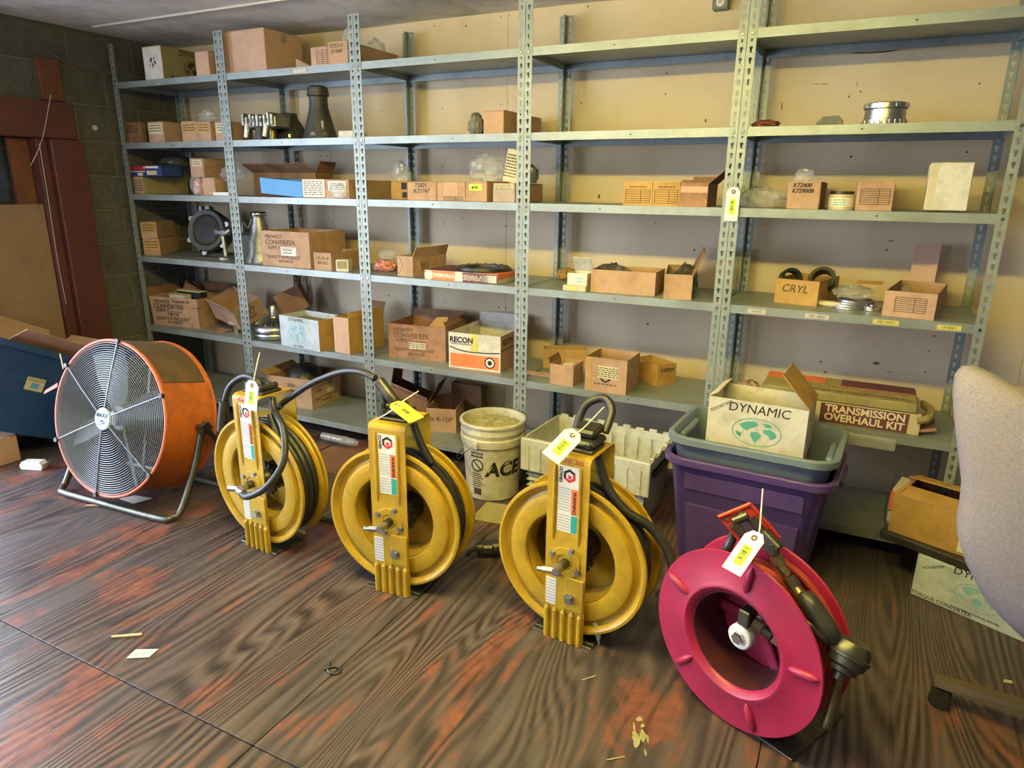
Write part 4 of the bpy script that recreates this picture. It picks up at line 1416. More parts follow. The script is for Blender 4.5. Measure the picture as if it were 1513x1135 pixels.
w = on(*q('H', 262, 682), 'z', Z4)
bag('plastic_bag', 'pink plastic bag of small parts on fourth shelf behind second post', (w.x, max(.09, w.y), Z4 + .001), .16, .11, .065, 'bag_pink', 51)
bag('plastic_bag', 'clear bag on top of the pink bag, fourth shelf', (w.x + .02, max(.12, w.y) + .0, Z4 + .0665), .11, .08, .06, 'bag', 52)
s = place('H', (332, 708), (418, 716), 597, 602, z=Z4)
carton('carton', 'small carton with creased front and pencilled side, beside orange kit box', s, 'kraft', 'open', flaps=(('R', .05, 20), ('B', .02, 30)))
lettering(s, [('868 K', .55, .03, .35), ('10-95', .35, .03, .35)], 'ink_soft', 'R', 'handwriting')
MB().tube([(-s.w * .42, -s.d / 2, s.h * .1), (-s.w * .15, -s.d / 2, s.h * .5), (-s.w * .35, -s.d / 2, s.h * .95)], .0012, 5).build('crease', 'ink_soft', s.root)
# overhaul kit box, orange and maroon, with gasket ring on top
s = place('H', (472, 730), (892, 760), 675, None, .26, z=Z4)
carton('kit_box', 'orange and maroon overhaul kit box under a black gasket ring, fourth shelf', s, 'white_card')
patch(s, 'orange_panel', 'ink_orange', .0, .42, .02, .98)
patch(s, 'maroon_panel', 'ink_maroon', .53, 1.0, .02, .98)
patch(s, 'white_label', 'paper', .78, .98, .12, .86)
patch(s, 'orange_top', 'ink_orange', .45, 1.0, .02, .5, 'T')
patch(s, 'maroon_top', 'ink_maroon', 0.0, .42, .02, .98, 'T')
lettering(s, [('OVERHAUL', .50, .027, .26)], 'ink_cream', bold=.001)
lettering(s, [('OVERHAUL KIT', .62, .022, .655), ('TRANSMISSION', .34, .022, .655)], 'ink_cream')
patch(s, 'side_print', 'ink_orange', .0, 1.0, .45, .97, 'R')
MB().lathe([(.024, .0), (.024, .001), (.012, .001)], 20, Matrix.Translation((-s.w * .44, -s.d / 2 - .0008, s.h * .5)) @ Matrix.Rotation(pi / 2, 4, 'X')).build('round_mark', 'ink_cream', s.root)
gk = thing('gasket_ring', 'large flat black gasket ring lying on the orange and maroon kit box', 'gasket', (s.c.x + .05, s.c.y + .02, Z4 + s.h + .0015))
MB().lathe([(.085, 0), (.15, 0), (.152, .006), (.085, .006)], 40, closed=True).build('ring', 'rubber', gk)
MB().lathe([(.088, .006), (.140, .006), (.138, .016), (.09, .016)], 40, closed=True).build('upper_ring', 'black_plastic', gk)
tm = MB()
for i in range(16):
    tm.bbox(.118, .128, -.004, .004, .015, .021, .001, Matrix.Rotation(2 * pi * i / 16, 4, 'Z'))
tm.build('tabs', 'rubber', gk)
w = on(*q('H', 1040, 712), 'z', Z4)
bag('parts_bag', 'rusty brown clear bag of parts just behind the middle post, fourth shelf', (2.86, max(.1, w.y), Z4 + .001), .12, .12, .06, 'kraft_gold', 54)
# bay four
s = place('I', (188, 793), (318, 803), 760, None, .12, z=Z4)
carton('carton', 'flat white carton lying under a small open white box, fourth shelf', s, 'cream_card')
patch(s, 'end_print', 'tape_yellow', .25, .6, .3, .75)
s2 = place('I', (212, 793), (318, 803), 715, None, .10, z=Z4)
s2.z = Z4 + s.h + .001
s2.h = .055
s2.c.y += .012
carton('carton', 'small white open box with raised lid stacked on a flat white carton', s2, 'white_card', 'open', flaps=(('B', .09, -42),))
text_block(s2.root, -.005, .03, .01, .04, 2, 'ink_lightblue', Matrix.Translation((0, -s2.d / 2 - .0005, 0)), seed=55)
s = place('I', (341, 797), (700, 823), 672, 755, z=Z4)
s.d = .20
s.c = (s.A + s.B) / 2 + Vector((0, .10, 0))
carton('carton', 'wide low open carton stuffed with crumpled plastic, fourth shelf', s, 'kraft', 'open')
bag('plastic_bag', 'grey crumpled plastic filling the wide low carton on the fourth shelf', (s.c.x - .06, s.c.y, Z4 + .008), s.w * .80, s.d * .85, s.h + .022, 'bag_dark', 57, amp=.6)
s = place('I', (752, 840), (912, 845), 700, 1033, z=Z4)
carton('carton', 'small square carton with dark plastic spilling over its rim, fourth shelf', s, 'kraft', 'open', flaps=(('R', .10, 25, 'kraft_dark'),))
bag('plastic_bag', 'dark plastic sheet spilling from the small square carton at the tagged post', (s.c.x + .02, s.c.y + .03, Z4 + .008), s.w * .92, s.d * .9, s.h + .025, 'bag_dark', 58, amp=.6)
# end bay
s = place('J', (115, 856), (353, 883), 722, 505, z=Z4)
carton('carton', 'open carton marked CRYL with dark rings inside, end bay of the fourth shelf', s, 'kraft_gold', 'open')
lettering(s, [('CRYL', .62, .045, .45)], 'ink_soft', name='handwriting', shear=.2)
for i, (dx, dy, r, tx, tz, mm, lab) in enumerate(((-.07, -.03, .045, 1.2, .4, 'rubber', 'dark rubber ring standing in the CRYL carton, nearer its marked face'), (.055, .0, .055, .95, -.35, 'gunmetal', 'wider dark metal ring leaning in the CRYL carton'))):
    o = MB().lathe([(r * .72, -.02), (r, -.02), (r, .02), (r * .72, .02)], 30, closed=True).build('seal_ring', mm)
    o.location = (s.c.x + dx, s.c.y + dy, Z4 + s.h - .01)
    o.rotation_euler = (tx, .2, tz)
    tag(o, lab, 'ring')
MB().bbox(s.c.x - s.w * .4, s.c.x + s.w * .4, s.c.y - s.d * .35, s.c.y + s.d * .3, Z4 + .006, Z4 + s.h - .085, .01).build('filler', 'kraft_dark', None).name = 'parts_wrapper'
o = bpy.data.objects['parts_wrapper']
tag(o, 'brown paper bundle packed under the rings in the CRYL carton', 'bundle')
c0 = on(*q('J', 545, 885), 'z', Z4)
for i in range(4):
    r = .085 - i * .004
    o = MB().lathe([(r * .86, 0), (r, 0), (r, .007), (r * .86, .007)], 44, closed=True).build('clutch_ring', 'steel')
    o.location = (c0.x + .004 * i, max(.12, c0.y) + .003 * i, Z4 + .001 + .0085 * i)
    o.rotation_euler = (0, .0, 0)
    tag(o, ('bottom', 'second lowest', 'second highest', 'top')[i] + ' ring in a pile of thin steel rings, end bay', 'ring', 'pile of steel rings on the fourth shelf')
bag('plastic_bag', 'torn clear bag over the pile of steel rings', (c0.x + .0, max(.12, c0.y) + .02, Z4 + .037), .17, .13, .06, 'bag', 60, amp=.5)
o = MB().sheet([(-.05, -.03, 0), (.05, -.035, .004), (.055, .03, .012), (-.04, .035, .008)], .003).build('paper_scrap', 'kraft_gold')
o.location = (c0.x + .05, max(.12, c0.y) - .02, Z4 + .098)
tag(o, 'orange-brown paper scrap lying on the bagged steel rings', 'paper')
c1 = on(*q('J', 662, 905), 'z', Z4)
tl = thing('bearing_cup', 'small bright steel bearing cup at the shelf edge by the ring pile', 'machine part', (c1.x, max(.05, c1.y), Z4))
MB().lathe([(.03, 0), (.033, .003), (.033, .018), (.028, .02), (.018, .02), (.018, .006), (0, .006)], 28).build('cup', 'chrome', tl)
MB().lathe([(.012, .006), (.012, .024), (0, .026)], 16).build('stud', 'steel', tl)
o = MB().bbox(-.055, .04, -.018, .018, 0, .022, .006).build('plastic_clip', 'cream_card')
c2 = on(*q('J', 440, 880), 'z', Z4)
o.location = (c2.x, max(.04, c2.y - .02), Z4 + .001)
o.rotation_euler.z = -.25
tag(o, 'cream plastic clip lying in front of the steel rings', 'clip')
s = place('J', (717, 930), (1007, 960), 790, 1147, z=Z4)
carton('carton', 'open carton with ruled form and one tall raised flap, end bay', s, 'kraft', 'open', flaps=(('B', .155, 6, 'kraft_pink', .0, .28, .82),))
table_print(s, .22, .82, .22, .78, 7, .62)
bag('plastic_bag', 'clear bag just showing inside the carton with the tall raised flap', (s.c.x - s.w * .22, s.c.y, Z4 + .008), s.w * .4, s.d * .7, s.h * .95, 'bag', 61)

# ---- fifth shelf
def D2(x, y):
    return (200 + x * 240 / 1513, 380 + y * 240 / 1513)


s = place('F', (850, 982), (1117, 1007), 822, None, .30, z=Z5)
carton('carton', 'converter carton full of small boxes, marked by hand, fifth shelf at the block wall', s, 'kraft', 'open', taper=.012, flaps=(('B', .07, 25, 'kraft_dark'), ('L', .06, 35, 'kraft_dark')))
converter_print(s)
lettering(s, [('Transmit Dr', .88, .030, .66), ('P-8114L', .42, .030, .48)], 'ink_soft', name='handwriting', shear=.2)
MB().box(s.w / 2 - .05, s.w / 2 + .0012, -s.d / 2 - .0012, -s.d / 2 + .04, s.h * .69, s.h * .70).build('cut_slot', 'ink', s.root)
for i, (dx, dz_, ww, hh, mm, lab) in enumerate(((.03, s.h - .045, .22, .05, 'ink', 'black filter box with cream lid edge packed in the converter carton'), (.0, s.h - .05, .14, .035, 'white_card', 'small white box in front of the black filter box'))):
    o = thing('filter_box', lab, 'box', (s.c.x + dx, s.c.y - .06 + .07 * (1 - i) - .01, Z5 + dz_))
    MB().bbox(-ww / 2, ww / 2, -.03, .03, 0, hh + .02, .003).build('body', mm, o)
    MB().bbox(-ww / 2 - .001, ww / 2 + .001, -.031, .031, hh + .02, hh + .028, .002).build('lid', 'cream_card', o)
s2 = Ctn()
s2.w, s2.d, s2.h, s2.rz, s2.z = .08, .07, .09, .3, Z5 + s.h - .022
s2.c = Vector((s.c.x - .10, s.c.y + .085, 0))
carton('carton', 'little brown carton tipped inside the marked converter carton', s2, 'kraft_dark', 'open', ry=.5)
MB().bbox(s.c.x - s.w * .40, s.c.x + s.w * .40, s.c.y - s.d * .40, s.c.y + s.d * .40, Z5 + .006, Z5 + s.h - .055, .004).build('packing', 'kraft_dark').name = 'packing_bundle'
tag(bpy.data.objects['packing_bundle'], 'dark cardboard packing under the boxes in the marked converter carton', 'packing')
# tilted carton and brown carton behind it
c = on(*D2(880, 640), 'z', Z5)
t = Ctn()
t.w, t.d, t.h, t.rz, t.z = .29, .20, .13, -.18, Z5
t.c = Vector((s.B.x + .22, .235, 0))
carton('carton', 'light carton tipped over on its corner against the converter carton', t, 'kraft', 'open', flaps=(('F', .03, 20),), rx=.42, ry=.16, dz=.085)
lettering(t, [('AXT', .6, .05, .5), ('GASK', .3, .04, .5)], 'ink_soft', 'R', 'handwriting')
t2 = Ctn()
t2.w, t2.d, t2.h, t2.rz, t2.z = .17, .12, .15, .55, Z5
t2.c = Vector((1.045, .335, 0))
carton('carton', 'brown carton tipped behind the first inner post, fifth shelf', t2, 'kraft_dark', 'open', flaps=(('R', .05, 30),), ry=-.45, dz=.14)
o = thing('gear_carrier', 'dark gear casting that props up the tipped brown carton', 'machine part', (1.045, .335, Z5))
MB().lathe([(.075, 0), (.075, .05), (.06, .055), (.06, .09), (.03, .095), (0, .095)], 24).build('casting', 'cast_iron', o)
tm = MB()
for i in range(18):
    tm.bbox(.072, .081, -.006, .006, .006, .045, .001, Matrix.Rotation(2 * pi * i / 18, 4, 'Z'))
tm.build('gear_teeth', 'cast_iron', o)['kind'] = 'stuff'
c = on(*D2(945, 700), 'z', Z5)
fb = thing('fitting', 'small steel hydraulic fitting at the shelf edge left of the post', 'fitting', (c.x, max(.06, c.y), Z5))
MB().cyl((0, 0, 0), (0, 0, .045), .020, n=6).cyl((0, 0, .045), (0, 0, .075), .014, n=14).build('body', 'steel', fb)
MB().bbox(-.06, .02, -.012, .028, .046, .07, .003).build('bracket', 'kraft_pink', fb)
c = on(*D2(780, 690), 'z', Z5)
o = MB().sheet([(-.07, -.02, 0), (.07, -.03, 0), (.08, .03, .01), (-.05, .03, .012)], .004).build('cardboard_scrap', 'kraft_oily')
o.location = (c.x, max(.06, c.y), Z5 + .001)
tag(o, 'oily scrap of cardboard lying before the tipped carton, fifth shelf', 'scrap')
# torque converter
c = on(*q('G', 845, 1075), 'z', Z5)
a, b = on(*q('G', 760, 1030), 'y', .13), on(*q('G', 935, 1030), 'y', .13)
rt = (b.x - a.x) / 2
hc = height_at((c.x, .15), q('G', 0, 880)[1]) - Z5
cv = thing('torque_converter', 'round finned steel torque converter with a central hub, fifth shelf', 'machine part', (a.x * .5 + b.x * .5, max(.13, rt + .015), Z5))
MB().lathe([(rt * .75, 0), (rt * .95, .008), (rt, .025), (rt, hc * .16), (rt * .97, hc * .19), (rt, hc * .22), (rt, hc * .34), (rt * .95, hc * .40), (rt * .82, hc * .47), (rt * .5, hc * .56), (rt * .28, hc * .62), (rt * .26, hc * .63), (0, hc * .63)], 48).build('shell', 'steel', cv)
MB().lathe([(rt * .24, hc * .62), (rt * .22, hc * .66), (rt * .17, hc * .68), (rt * .17, hc * .98), (rt * .15, hc), (rt * .1, hc), (rt * .1, hc * .9), (0, hc * .9)], 24).build('hub', 'steel', cv)
tm = MB()
for i in range(20):
    M_ = Matrix.Rotation(2 * pi * i / 20, 4, 'Z')
    tm.add([M_ @ Vector(p) for p in ((rt * .30, -.003, hc * .60), (rt * .85, -.003, hc * .44), (rt * .85, -.003, hc * .49), (rt * .34, -.003, hc * .66),
                                     (rt * .30, .003, hc * .60), (rt * .85, .003, hc * .44), (rt * .85, .003, hc * .49), (rt * .34, .003, hc * .66))],
           [(0, 1, 2, 3), (7, 6, 5, 4), (0, 4, 5, 1), (1, 5, 6, 2), (2, 6, 7, 3), (3, 7, 4, 0)])
tm.build('fins', 'steel', cv)['kind'] = 'stuff'
s = place('G', (932, 1085), (1147, 1126), 920, 1205, z=Z5)
s.d = max(.2, s.d)
carton('carton', 'grimy pale blue and white carton with blue globe beside the torque converter', s, 'blue_white_card', 'open')
globe_print(s, 'F', .45, .46, .062, 'ink_lightblue', 'DYNAMIC', .03, 'TORQUE CONVERTER', sx=1.15)
patch(s, 'brown_side', 'kraft_gold', 0, 1, 0, 1, 'R')
MB().bbox(-s.w * .45, s.w * .45, -s.d * .42, s.d * .42, s.h * .55, s.h * .86, .02).build('packing_paper', 'olive_card', s.root)
zt = s
bag('plastic_bag', 'clear bag standing behind the globe and tall cartons, fifth shelf', (s.B.x + .07, .40, Z5 + .001), .18, .07, .24, 'bag', 66)
s = place('L', (738, 300), (822, 316), 103, None, .28, z=Z5)
carton('carton', 'tall open carton with a pale end beside the second inner post', s, 'kraft_gold', 'open', flaps=(('R', .03, -20), ('B', .06, 25, 'kraft_dark')))
patch(s, 'pale_end', 'kraft_pink', 0, 1, .0, 1)
s = place('L', (1040, 330), (1357, 362), 142, None, .30, z=Z5)
carton('carton', 'oil-stained converter carton with a paper label, next to the red and white carton', s, 'kraft_oily', 'open', flaps=(('B', .04, 15, 'kraft_dark'), ('R', .03, -30, 'kraft_dark')))
converter_print(s)
patch(s, 'paper_label', 'cream_card', .36, .66, .30, .50)
text_block(s.root, -.05, .06, s.h * .33, s.h * .48, 3, 'ink_soft', Matrix.Translation((0, -s.d / 2 - .001, 0)), seed=70)
o = MB().sheet([(-.06, 0, 0), (.06, 0, 0), (.05, .03, .06), (-.03, .04, .05)], .004).build('cardboard_scrap', 'kraft_gold')
o.location = (s.c.x + .05, s.c.y + .02, Z5 + s.h - .04)
tag(o, 'golden cardboard scrap inside the oil-stained converter carton', 'scrap')
s = place('M', (240, 386), (527, 421), 190, 722, z=Z5)
carton('carton', 'red and white carton lettered RECON on the fifth shelf', s, 'white_card', 'open', flaps=(('B', .05, 15, 'white_card'),))
patch(s, 'red_panel', 'ink_orange', .03, .97, .05, .42)
MB().tube([(-s.w * .48, -s.d / 2 - .0005, s.h * .60), (-s.w * .2, -s.d / 2 - .0005, s.h * .50), (s.w * .2, -s.d / 2 - .0005, s.h * .50), (s.w * .48, -s.d / 2 - .0005, s.h * .54)], .0028, 6, smooth=5).build('printed_swoosh', 'ink', s.root)
lettering(s, [('RECON', .80, .040, .25)], 'ink', bold=.0015)
lettering(s, [('REMAN TRANSMISSIONS', .69, .011, .25)], 'ink')
patch(s, 'yellow_tape', 'tape_yellow', .43, .58, .50, .995)
MB().lathe([(.030, 0), (.030, .0012), (.0, .0012)], 24, Matrix.Translation((s.w * .30, -s.d / 2 - .0002, s.h * .24)) @ Matrix.Rotation(pi / 2, 4, 'X')).build('printed_roundel', 'ink', s.root)
MB().lathe([(.023, 0.001), (.023, .0017), (.013, .0017), (.013, .001)], 24, Matrix.Translation((s.w * .30, -s.d / 2 - .0002, s.h * .24)) @ Matrix.Rotation(pi / 2, 4, 'X'), closed=True).build('roundel_ring', 'paper', s.root)
patch(s, 'tan_side', 'kraft', 0, 1, 0, 1, 'R')
lettering(s, [('RECON', .78, .040, .25)], 'ink', 'R', bold=.0015)
patch(s, 'side_stripe', 'ink', .02, .98, .57, .60, 'R', .0014)
# bay four, fifth shelf
s = place('M', (765, 392), (1003, 400), 285, None, .16, z=Z5)
s.c.y = max(s.c.y, .22)
carton('carton', 'low wide golden carton behind the small torn carton, fifth shelf', s, 'kraft_gold', 'open')
s = place('M', (802, 480), (932, 498), 368, 992, z=Z5)
s.d = min(s.d, .19)
carton('carton', 'small open carton with torn rim and scraps inside, left of the tall carton', s, 'kraft', 'open', flaps=(('L', .03, 20, 'kraft_dark'),))
o = MB().sheet([(-.03, -.02, 0), (.03, -.03, .005), (.035, .02, .03), (-.02, .03, .02)], .004).build('paper_scrap', 'cream_card')
o.location = (s.c.x + .0, s.c.y - .01, Z5 + s.h - .035)
tag(o, 'torn cream paper inside the small torn carton, fifth shelf', 'paper')
MB().bbox(s.c.x - s.w * .42, s.c.x + s.w * .42, s.c.y - s.d * .4, s.c.y + s.d * .4, Z5 + .006, Z5 + s.h - .04, .006).build('packing_bundle', 'kraft_dark')
tag(bpy.data.objects['packing_bundle.001'], 'brown wadding filling the small torn carton, fifth shelf', 'packing')
s = place('M', (990, 520), (1232, 544), 322, 1303, z=Z5)
s.d = max(.20, min(s.d, .24))
carton('carton', 'tall square open carton with label and black eagle mark, fifth shelf', s, 'kraft', 'open')
patch(s, 'paper_label', 'cream_card', .30, .80, .42, .78)
text_block(s.root, -.04, .06, s.h * .45, s.h * .75, 5, 'ink_soft', Matrix.Translation((0, -s.d / 2 - .001, 0)), seed=72)
MB().prism([(-.032, .012), (-.02, .012), (-.008, .002), (0, -.004), (.008, .002), (.02, .012), (.032, .012), (.016, -.004), (.005, -.008), (0, -.014), (-.005, -.008), (-.016, -.004)], .0008,
           Matrix.Translation((.0, -s.d / 2, s.h * .36)) @ Matrix.Rotation(pi / 2, 4, 'X')).build('printed_eagle', 'ink', s.root)
text_block(s.root, -.055, .055, s.h * .23, s.h * .27, 1, 'ink_soft', Matrix.Translation((0, -s.d / 2, 0)), seed=73, thick=.8)
patch(s, 'tape_strip', 'kraft_gold', .06, .16, 0, 1)
s = Ctn()
c = on(*q('M', 1405, 506), 'z', Z5)
s.w, s.d, s.h, s.rz, s.z = .19, .115, .105, -.62, Z5
s.c = Vector((c.x - .055, c.y + .125, 0))
s.c.y = max(s.c.y, .14)
carton('carton', 'little golden open carton set at an angle beside the tall eagle carton', s, 'kraft_gold', 'open')
lettering(s, [('COPSM', .72, .026, .5)], 'ink', 'R', 'handwriting', shear=.15)
c = on(*q('M', 730, 428), 'z', Z5)
o = MB().sheet([(-.09, -.03, 0), (.08, -.02, 0), (.07, .04, .001), (-.08, .03, .001)], .002).build('paper_scrap', 'kraft_pink')
o.location = (c.x, max(.08, c.y), Z5 + .0015)
tag(o, 'flat reddish paper scrap by the red and white carton at the post', 'paper')
# end bay: crushed overhaul kit
a = on(*q('N', 850, 460), 'z', Z5)
b = on(*q('O', 930, 560), 'z', Z5)
s = Ctn()
s.w, s.d, s.h, s.rz, s.z = .60, .27, .085, -.02, Z5
s.B = Vector((b.x, b.y, Z5))
s.c = Vector((b.x - .30, max(.03, b.y) + .145, 0))
carton('kit_box', 'long maroon and orange overhaul kit box, crushed at one end, end bay', s, 'cream_card')
patch(s, 'maroon_panel', 'ink_maroon', .40, .93, .03, .97)
patch(s, 'orange_panel', 'ink_orange', .0, .25, .3, .97)
lettering(s, [('TRANSMISSION', .72, .042, .67), ('OVERHAUL KIT', .30, .042, .67)], 'ink_cream', bold=.0012)
lid = MB().bbox(-.30, .28, -.135, .125, s.h + .002, s.h + .040, .004).build('lid', 'olive_card', s.root)
patch(s, 'orange_top', 'ink_orange', .0, .40, .55, .92, 'T').location.z = .041
patch(s, 'maroon_top', 'ink_maroon', .50, .96, .55, .94, 'T').location.z = .041
text('TRANSMISSION OVERHAUL', .034, 'ink_soft', s.root, (.05, -.085, s.h + .0405), (0, 0, pi))
text_block(s.root, -.05, .26, -.03, -.01, 1, 'ink_red', Matrix.Translation((0, -.0, s.h + .0405)) @ Matrix.Rotation(-pi / 2, 4, 'X'), seed=75)
MB().sheet([(.30, -.12, .01), (.36, -.10, .02), (.355, .08, .03), (.30, .10, .02)], .012).build('torn_end', 'kraft', s.root)
MB().tube([(.285, -.13, .06), (.325, -.11, .07), (.335, .0, .075), (.31, .10, .07)], .016, 8, smooth=4).build('curled_flap', 'olive_card', s.root)
bag('torn_wrapper', 'torn orange-brown wrapper end behind the crushed overhaul kit box', (s.c.x - .372, s.c.y + .03, Z5 + .001), .12, .12, .10, 'kraft', 76, cat='wrapper')
w = on(*q('O', 655, 610), 'y', -.012)
o = MB().bbox(-.10, .085, -.012, .0, -.045, .004, .004).build('plastic_sleeve', 'bag')
o.location = (w.x, -.004, Z5 - .018)
tag(o, 'clear plastic label sleeve clipped to the shelf lip under the overhaul kit', 'sleeve')

# ---- bottom shelf
s = place('L', (372, 592), (613, 625), 432, 810, z=Z6)
s.d = max(.22, min(s.d, .40))
carton('carton', 'open converter carton with dark round part inside, on the bottom shelf', s, 'kraft', 'open', flaps=(('L', .05, 60, 'kraft_gold'),))
converter_print(s, 'R')
patch(s, 'paper_label', 'cream_card', .50, .78, .34, .52, 'R')
lettering(s, [('82', .72, .03, .15), ('2004', .74, .03, .55)], 'ink_soft', name='handwriting')
o = thing('converter_core', 'black domed converter part sitting in the bottom-shelf carton', 'machine part', (s.c.x + .0, s.c.y + .0, Z6 + .006))
rr = min(s.w, s.d) * .42
MB().lathe([(rr * .9, 0), (rr, .02), (rr, .10), (rr * .92, .16), (rr * .6, .22), (rr * .3, .235), (0, .236)], 36).build('dome', 'black_plastic', o)
MB().lathe([(rr * 1.0, .07), (rr * 1.03, .075), (rr * 1.03, .095), (rr * 1.0, .10)], 36).build('band', 'gunmetal', o)
s = place('L', (1213, 742), (1377, 753), 612, 1467, z=Z6)
s.d = min(s.d, .32)
s.c = (s.A + s.B) / 2 + Vector((0, s.d / 2, 0))
carton('carton', 'small open carton handwritten 4-10P on the bottom shelf', s, 'kraft', 'open')
lettering(s, [('# 4-10P', .55, .042, .5)], 'ink_soft', name='handwriting')
c = on(*q('L', 1180, 690), 'z', Z6)
s2 = Ctn()
s2.w, s2.d, s2.h, s2.rz, s2.z = .24, .17, .14, .25, Z6
s2.c = Vector((s.c.x - .275, .28, 0))
carton('carton', 'brown carton tipped with flaps spread, behind the 4-10P carton', s2, 'kraft_dark', 'open', flaps=(('R', .13, 8, 'kraft_dark'), ('L', .12, 10, 'kraft_dark'), ('F', .06, 50, 'kraft')), ry=.35, dz=.045)
s3 = Ctn()
s3.w, s3.d, s3.h, s3.rz, s3.z = .20, .05, .23, .0, Z6
s3.c = Vector((s.c.x + .07, .41, 0))
carton('carton', 'dark flattened carton standing at the wall behind the 4-10P carton', s3, 'kraft_dark', 'open', ry=.0)
c = on(*q('L', 850, 715), 'y', -.02)
tp = thing('tape_dispenser', 'clear plastic wrap roll lying along the bottom shelf lip', 'plastic roll', (on(508, 630, 'y', -.035).x, -.04, .062))
MB().cyl((-.16, 0, 0), (.0, 0, 0), .022, .024, 12).build('wrap', 'bag', tp)
MB().cyl((.0, 0, 0), (.09, 0, 0), .026, .02, 12).build('twisted_end', 'bag', tp)
tp.location.z = .028

# ================================================================== ON THE FLOOR
# ---- drum fan
FT, FAZ, FR, FD = 0.234, 0.058, 0.355, 0.275
fc = CAM + (Vector((1.272, -1.132, 0.423)) - CAM) * 1.0
fan = thing('drum_fan', 'big orange drum fan with wire guard on a tubular stand', 'fan', (fc.x, fc.y, 0), FAZ)
# axis frame: local z of MF points out of the front of the drum
MF = Matrix.Translation((0, 0, fc.z)) @ Matrix.Rotation(pi / 2 - FT, 4, 'X')
MB().lathe([(FR - .004, -.008), (FR + .004, -.004), (FR - .002, -.02), (FR - .002, -FD + .02), (FR + .004, -FD + .004), (FR - .004, -FD), (FR - .012, -FD + .006), (FR - .008, -FD + .02), (FR - .008, -.02), (FR - .012, -.004)], 72, MF, closed=True).build('drum', 'fan_orange', fan)
# soot panel over the top of the drum
sm = MB()
n = 22
for i in range(n):
    t0, t1 = radians(34 + 80 * i / n), radians(34 + 80 * (i + 1) / n)
    for r in (FR - .0005,):
        sm.add([MF @ Vector((r * cos(t), r * sin(t), zz)) for t, zz in ((t0, -.022), (t1, -.022), (t1, -FD + .022), (t0, -FD + .022))]
               + [MF @ Vector(((r + .0018) * cos(t), (r + .0018) * sin(t), zz)) for t, zz in ((t0, -.022), (t1, -.022), (t1, -FD + .022), (t0, -FD + .022))],
               [(0, 1, 2, 3), (7, 6, 5, 4), (0, 4, 5, 1), (1, 5, 6, 2), (2, 6, 7, 3), (3, 7, 4, 0)])
sm.build('soot_patch', 'fan_soot', fan, smooth=False)
MB().lathe([(FR - .014, -.012), (FR - .0105, -.012), (FR - .0105, -FD + .012), (FR - .014, -FD + .012)], 72, MF, closed=True).build('drum_inner_dark', 'fan_inner_dark', fan)  # added sleeve: dirt and the drum's inner shade as one dark colour
for zz, nm in ((0.0, 'front_ring'), (-FD, 'rear_ring')):
    MB().lathe([(FR + .007 * cos(a), zz + .007 * sin(a)) for a in [2 * pi * i / 10 for i in range(10)]], 72, MF, closed=True).build(nm, 'fan_ring' if zz == 0 else 'fan_orange', fan)
gd = MB()
NR = 29
for i in range(NR):
    r = .062 + (FR - .012 - .062) * i / (NR - 1)
    zz = .020 * (1 - (r / FR) ** 2) + .006
    gd.tube([MF @ Vector((r * cos(a), r * sin(a), zz)) for a in [2 * pi * k_ / 64 for k_ in range(64)]], .0017, 5, closed=True)
gd.build('wire_guard', 'wire', fan)['kind'] = 'stuff'
for k_ in range(6):
    a = radians(84 + 60 * k_)
    MB().tube([MF @ Vector((.05 * cos(a), .05 * sin(a), .028)), MF @ Vector((.2 * cos(a), .2 * sin(a), .022)), MF @ Vector(((FR + .004) * cos(a), (FR + .004) * sin(a), .010))], .003, 6).build('guard_spoke', 'wire', fan)
    MB().cyl(MF @ Vector(((FR + .003) * cos(a), (FR + .003) * sin(a), .0)), MF @ Vector(((FR + .003) * cos(a), (FR + .003) * sin(a), .018)), .011, n=10).build('guard_clip', 'black_plastic', fan)
bd = MB().lathe([(.0, .033), (.046, .033), (.052, .028), (.052, .022), (0, .022)], 36, MF).build('badge', 'badge', fan)
text('MAXX', .026, 'ink', bd, MF @ Vector((0, .016, .0335)), MF.to_euler(), bold=.0006)
text('AIR', .016, 'ink', bd, MF @ Vector((0, -.010, .0335)), MF.to_euler())
MB().tube([MF @ Vector((-.025, -.028, .0335)), MF @ Vector((0, -.022, .034)), MF @ Vector((.025, -.012, .0335))], .0015, 5).build('badge_swoosh', 'ink', bd)
MB().lathe([(.0, -.05), (.055, -.05), (.062, -.06), (.062, -.18), (.05, -.19), (0, -.19)], 28, MF).build('motor', 'blade_alloy', fan)
MB().lathe([(.0, -.02), (.03, -.022), (.034, -.04), (.034, -.06)], 20, MF).build('hub_shaft', 'steel', fan)
for k_ in range(4):
    a = radians(25 + 90 * k_)
    Mb = MF @ Matrix.Rotation(a, 4, 'Z') @ Matrix.Translation((0, 0, -.06)) @ Matrix.Rotation(radians(34), 4, 'X')
    poly = [(.035, -.022), (.10, -.055), (.22, -.082), (.315, -.085), (.325, -.03), (.318, .05), (.20, .055), (.09, .035), (.035, .022)]
    MB().prism(poly, .003, Mb).build('blade', 'blade_alloy', fan)
for sgn in (-1, 1):
    MB().bbox(-.010, .010, -FR + .01, FR - .01, -.016, -.010, .002, MF @ Matrix.Rotation(radians(sgn * 45 + 45), 4, 'Z') @ Matrix.Translation((0, 0, -.185))).build('motor_strut', 'gunmetal', fan)
# rear guard
rg = MB()
for i in range(12):
    r = .07 + (FR - .085) * i / 11
    rg.tube([MF @ Vector((r * cos(a), r * sin(a), -FD - .004)) for a in [2 * pi * k_ / 48 for k_ in range(48)]], .0017, 5, closed=True)
rg.build('rear_guard', 'wire', fan)['kind'] = 'stuff'
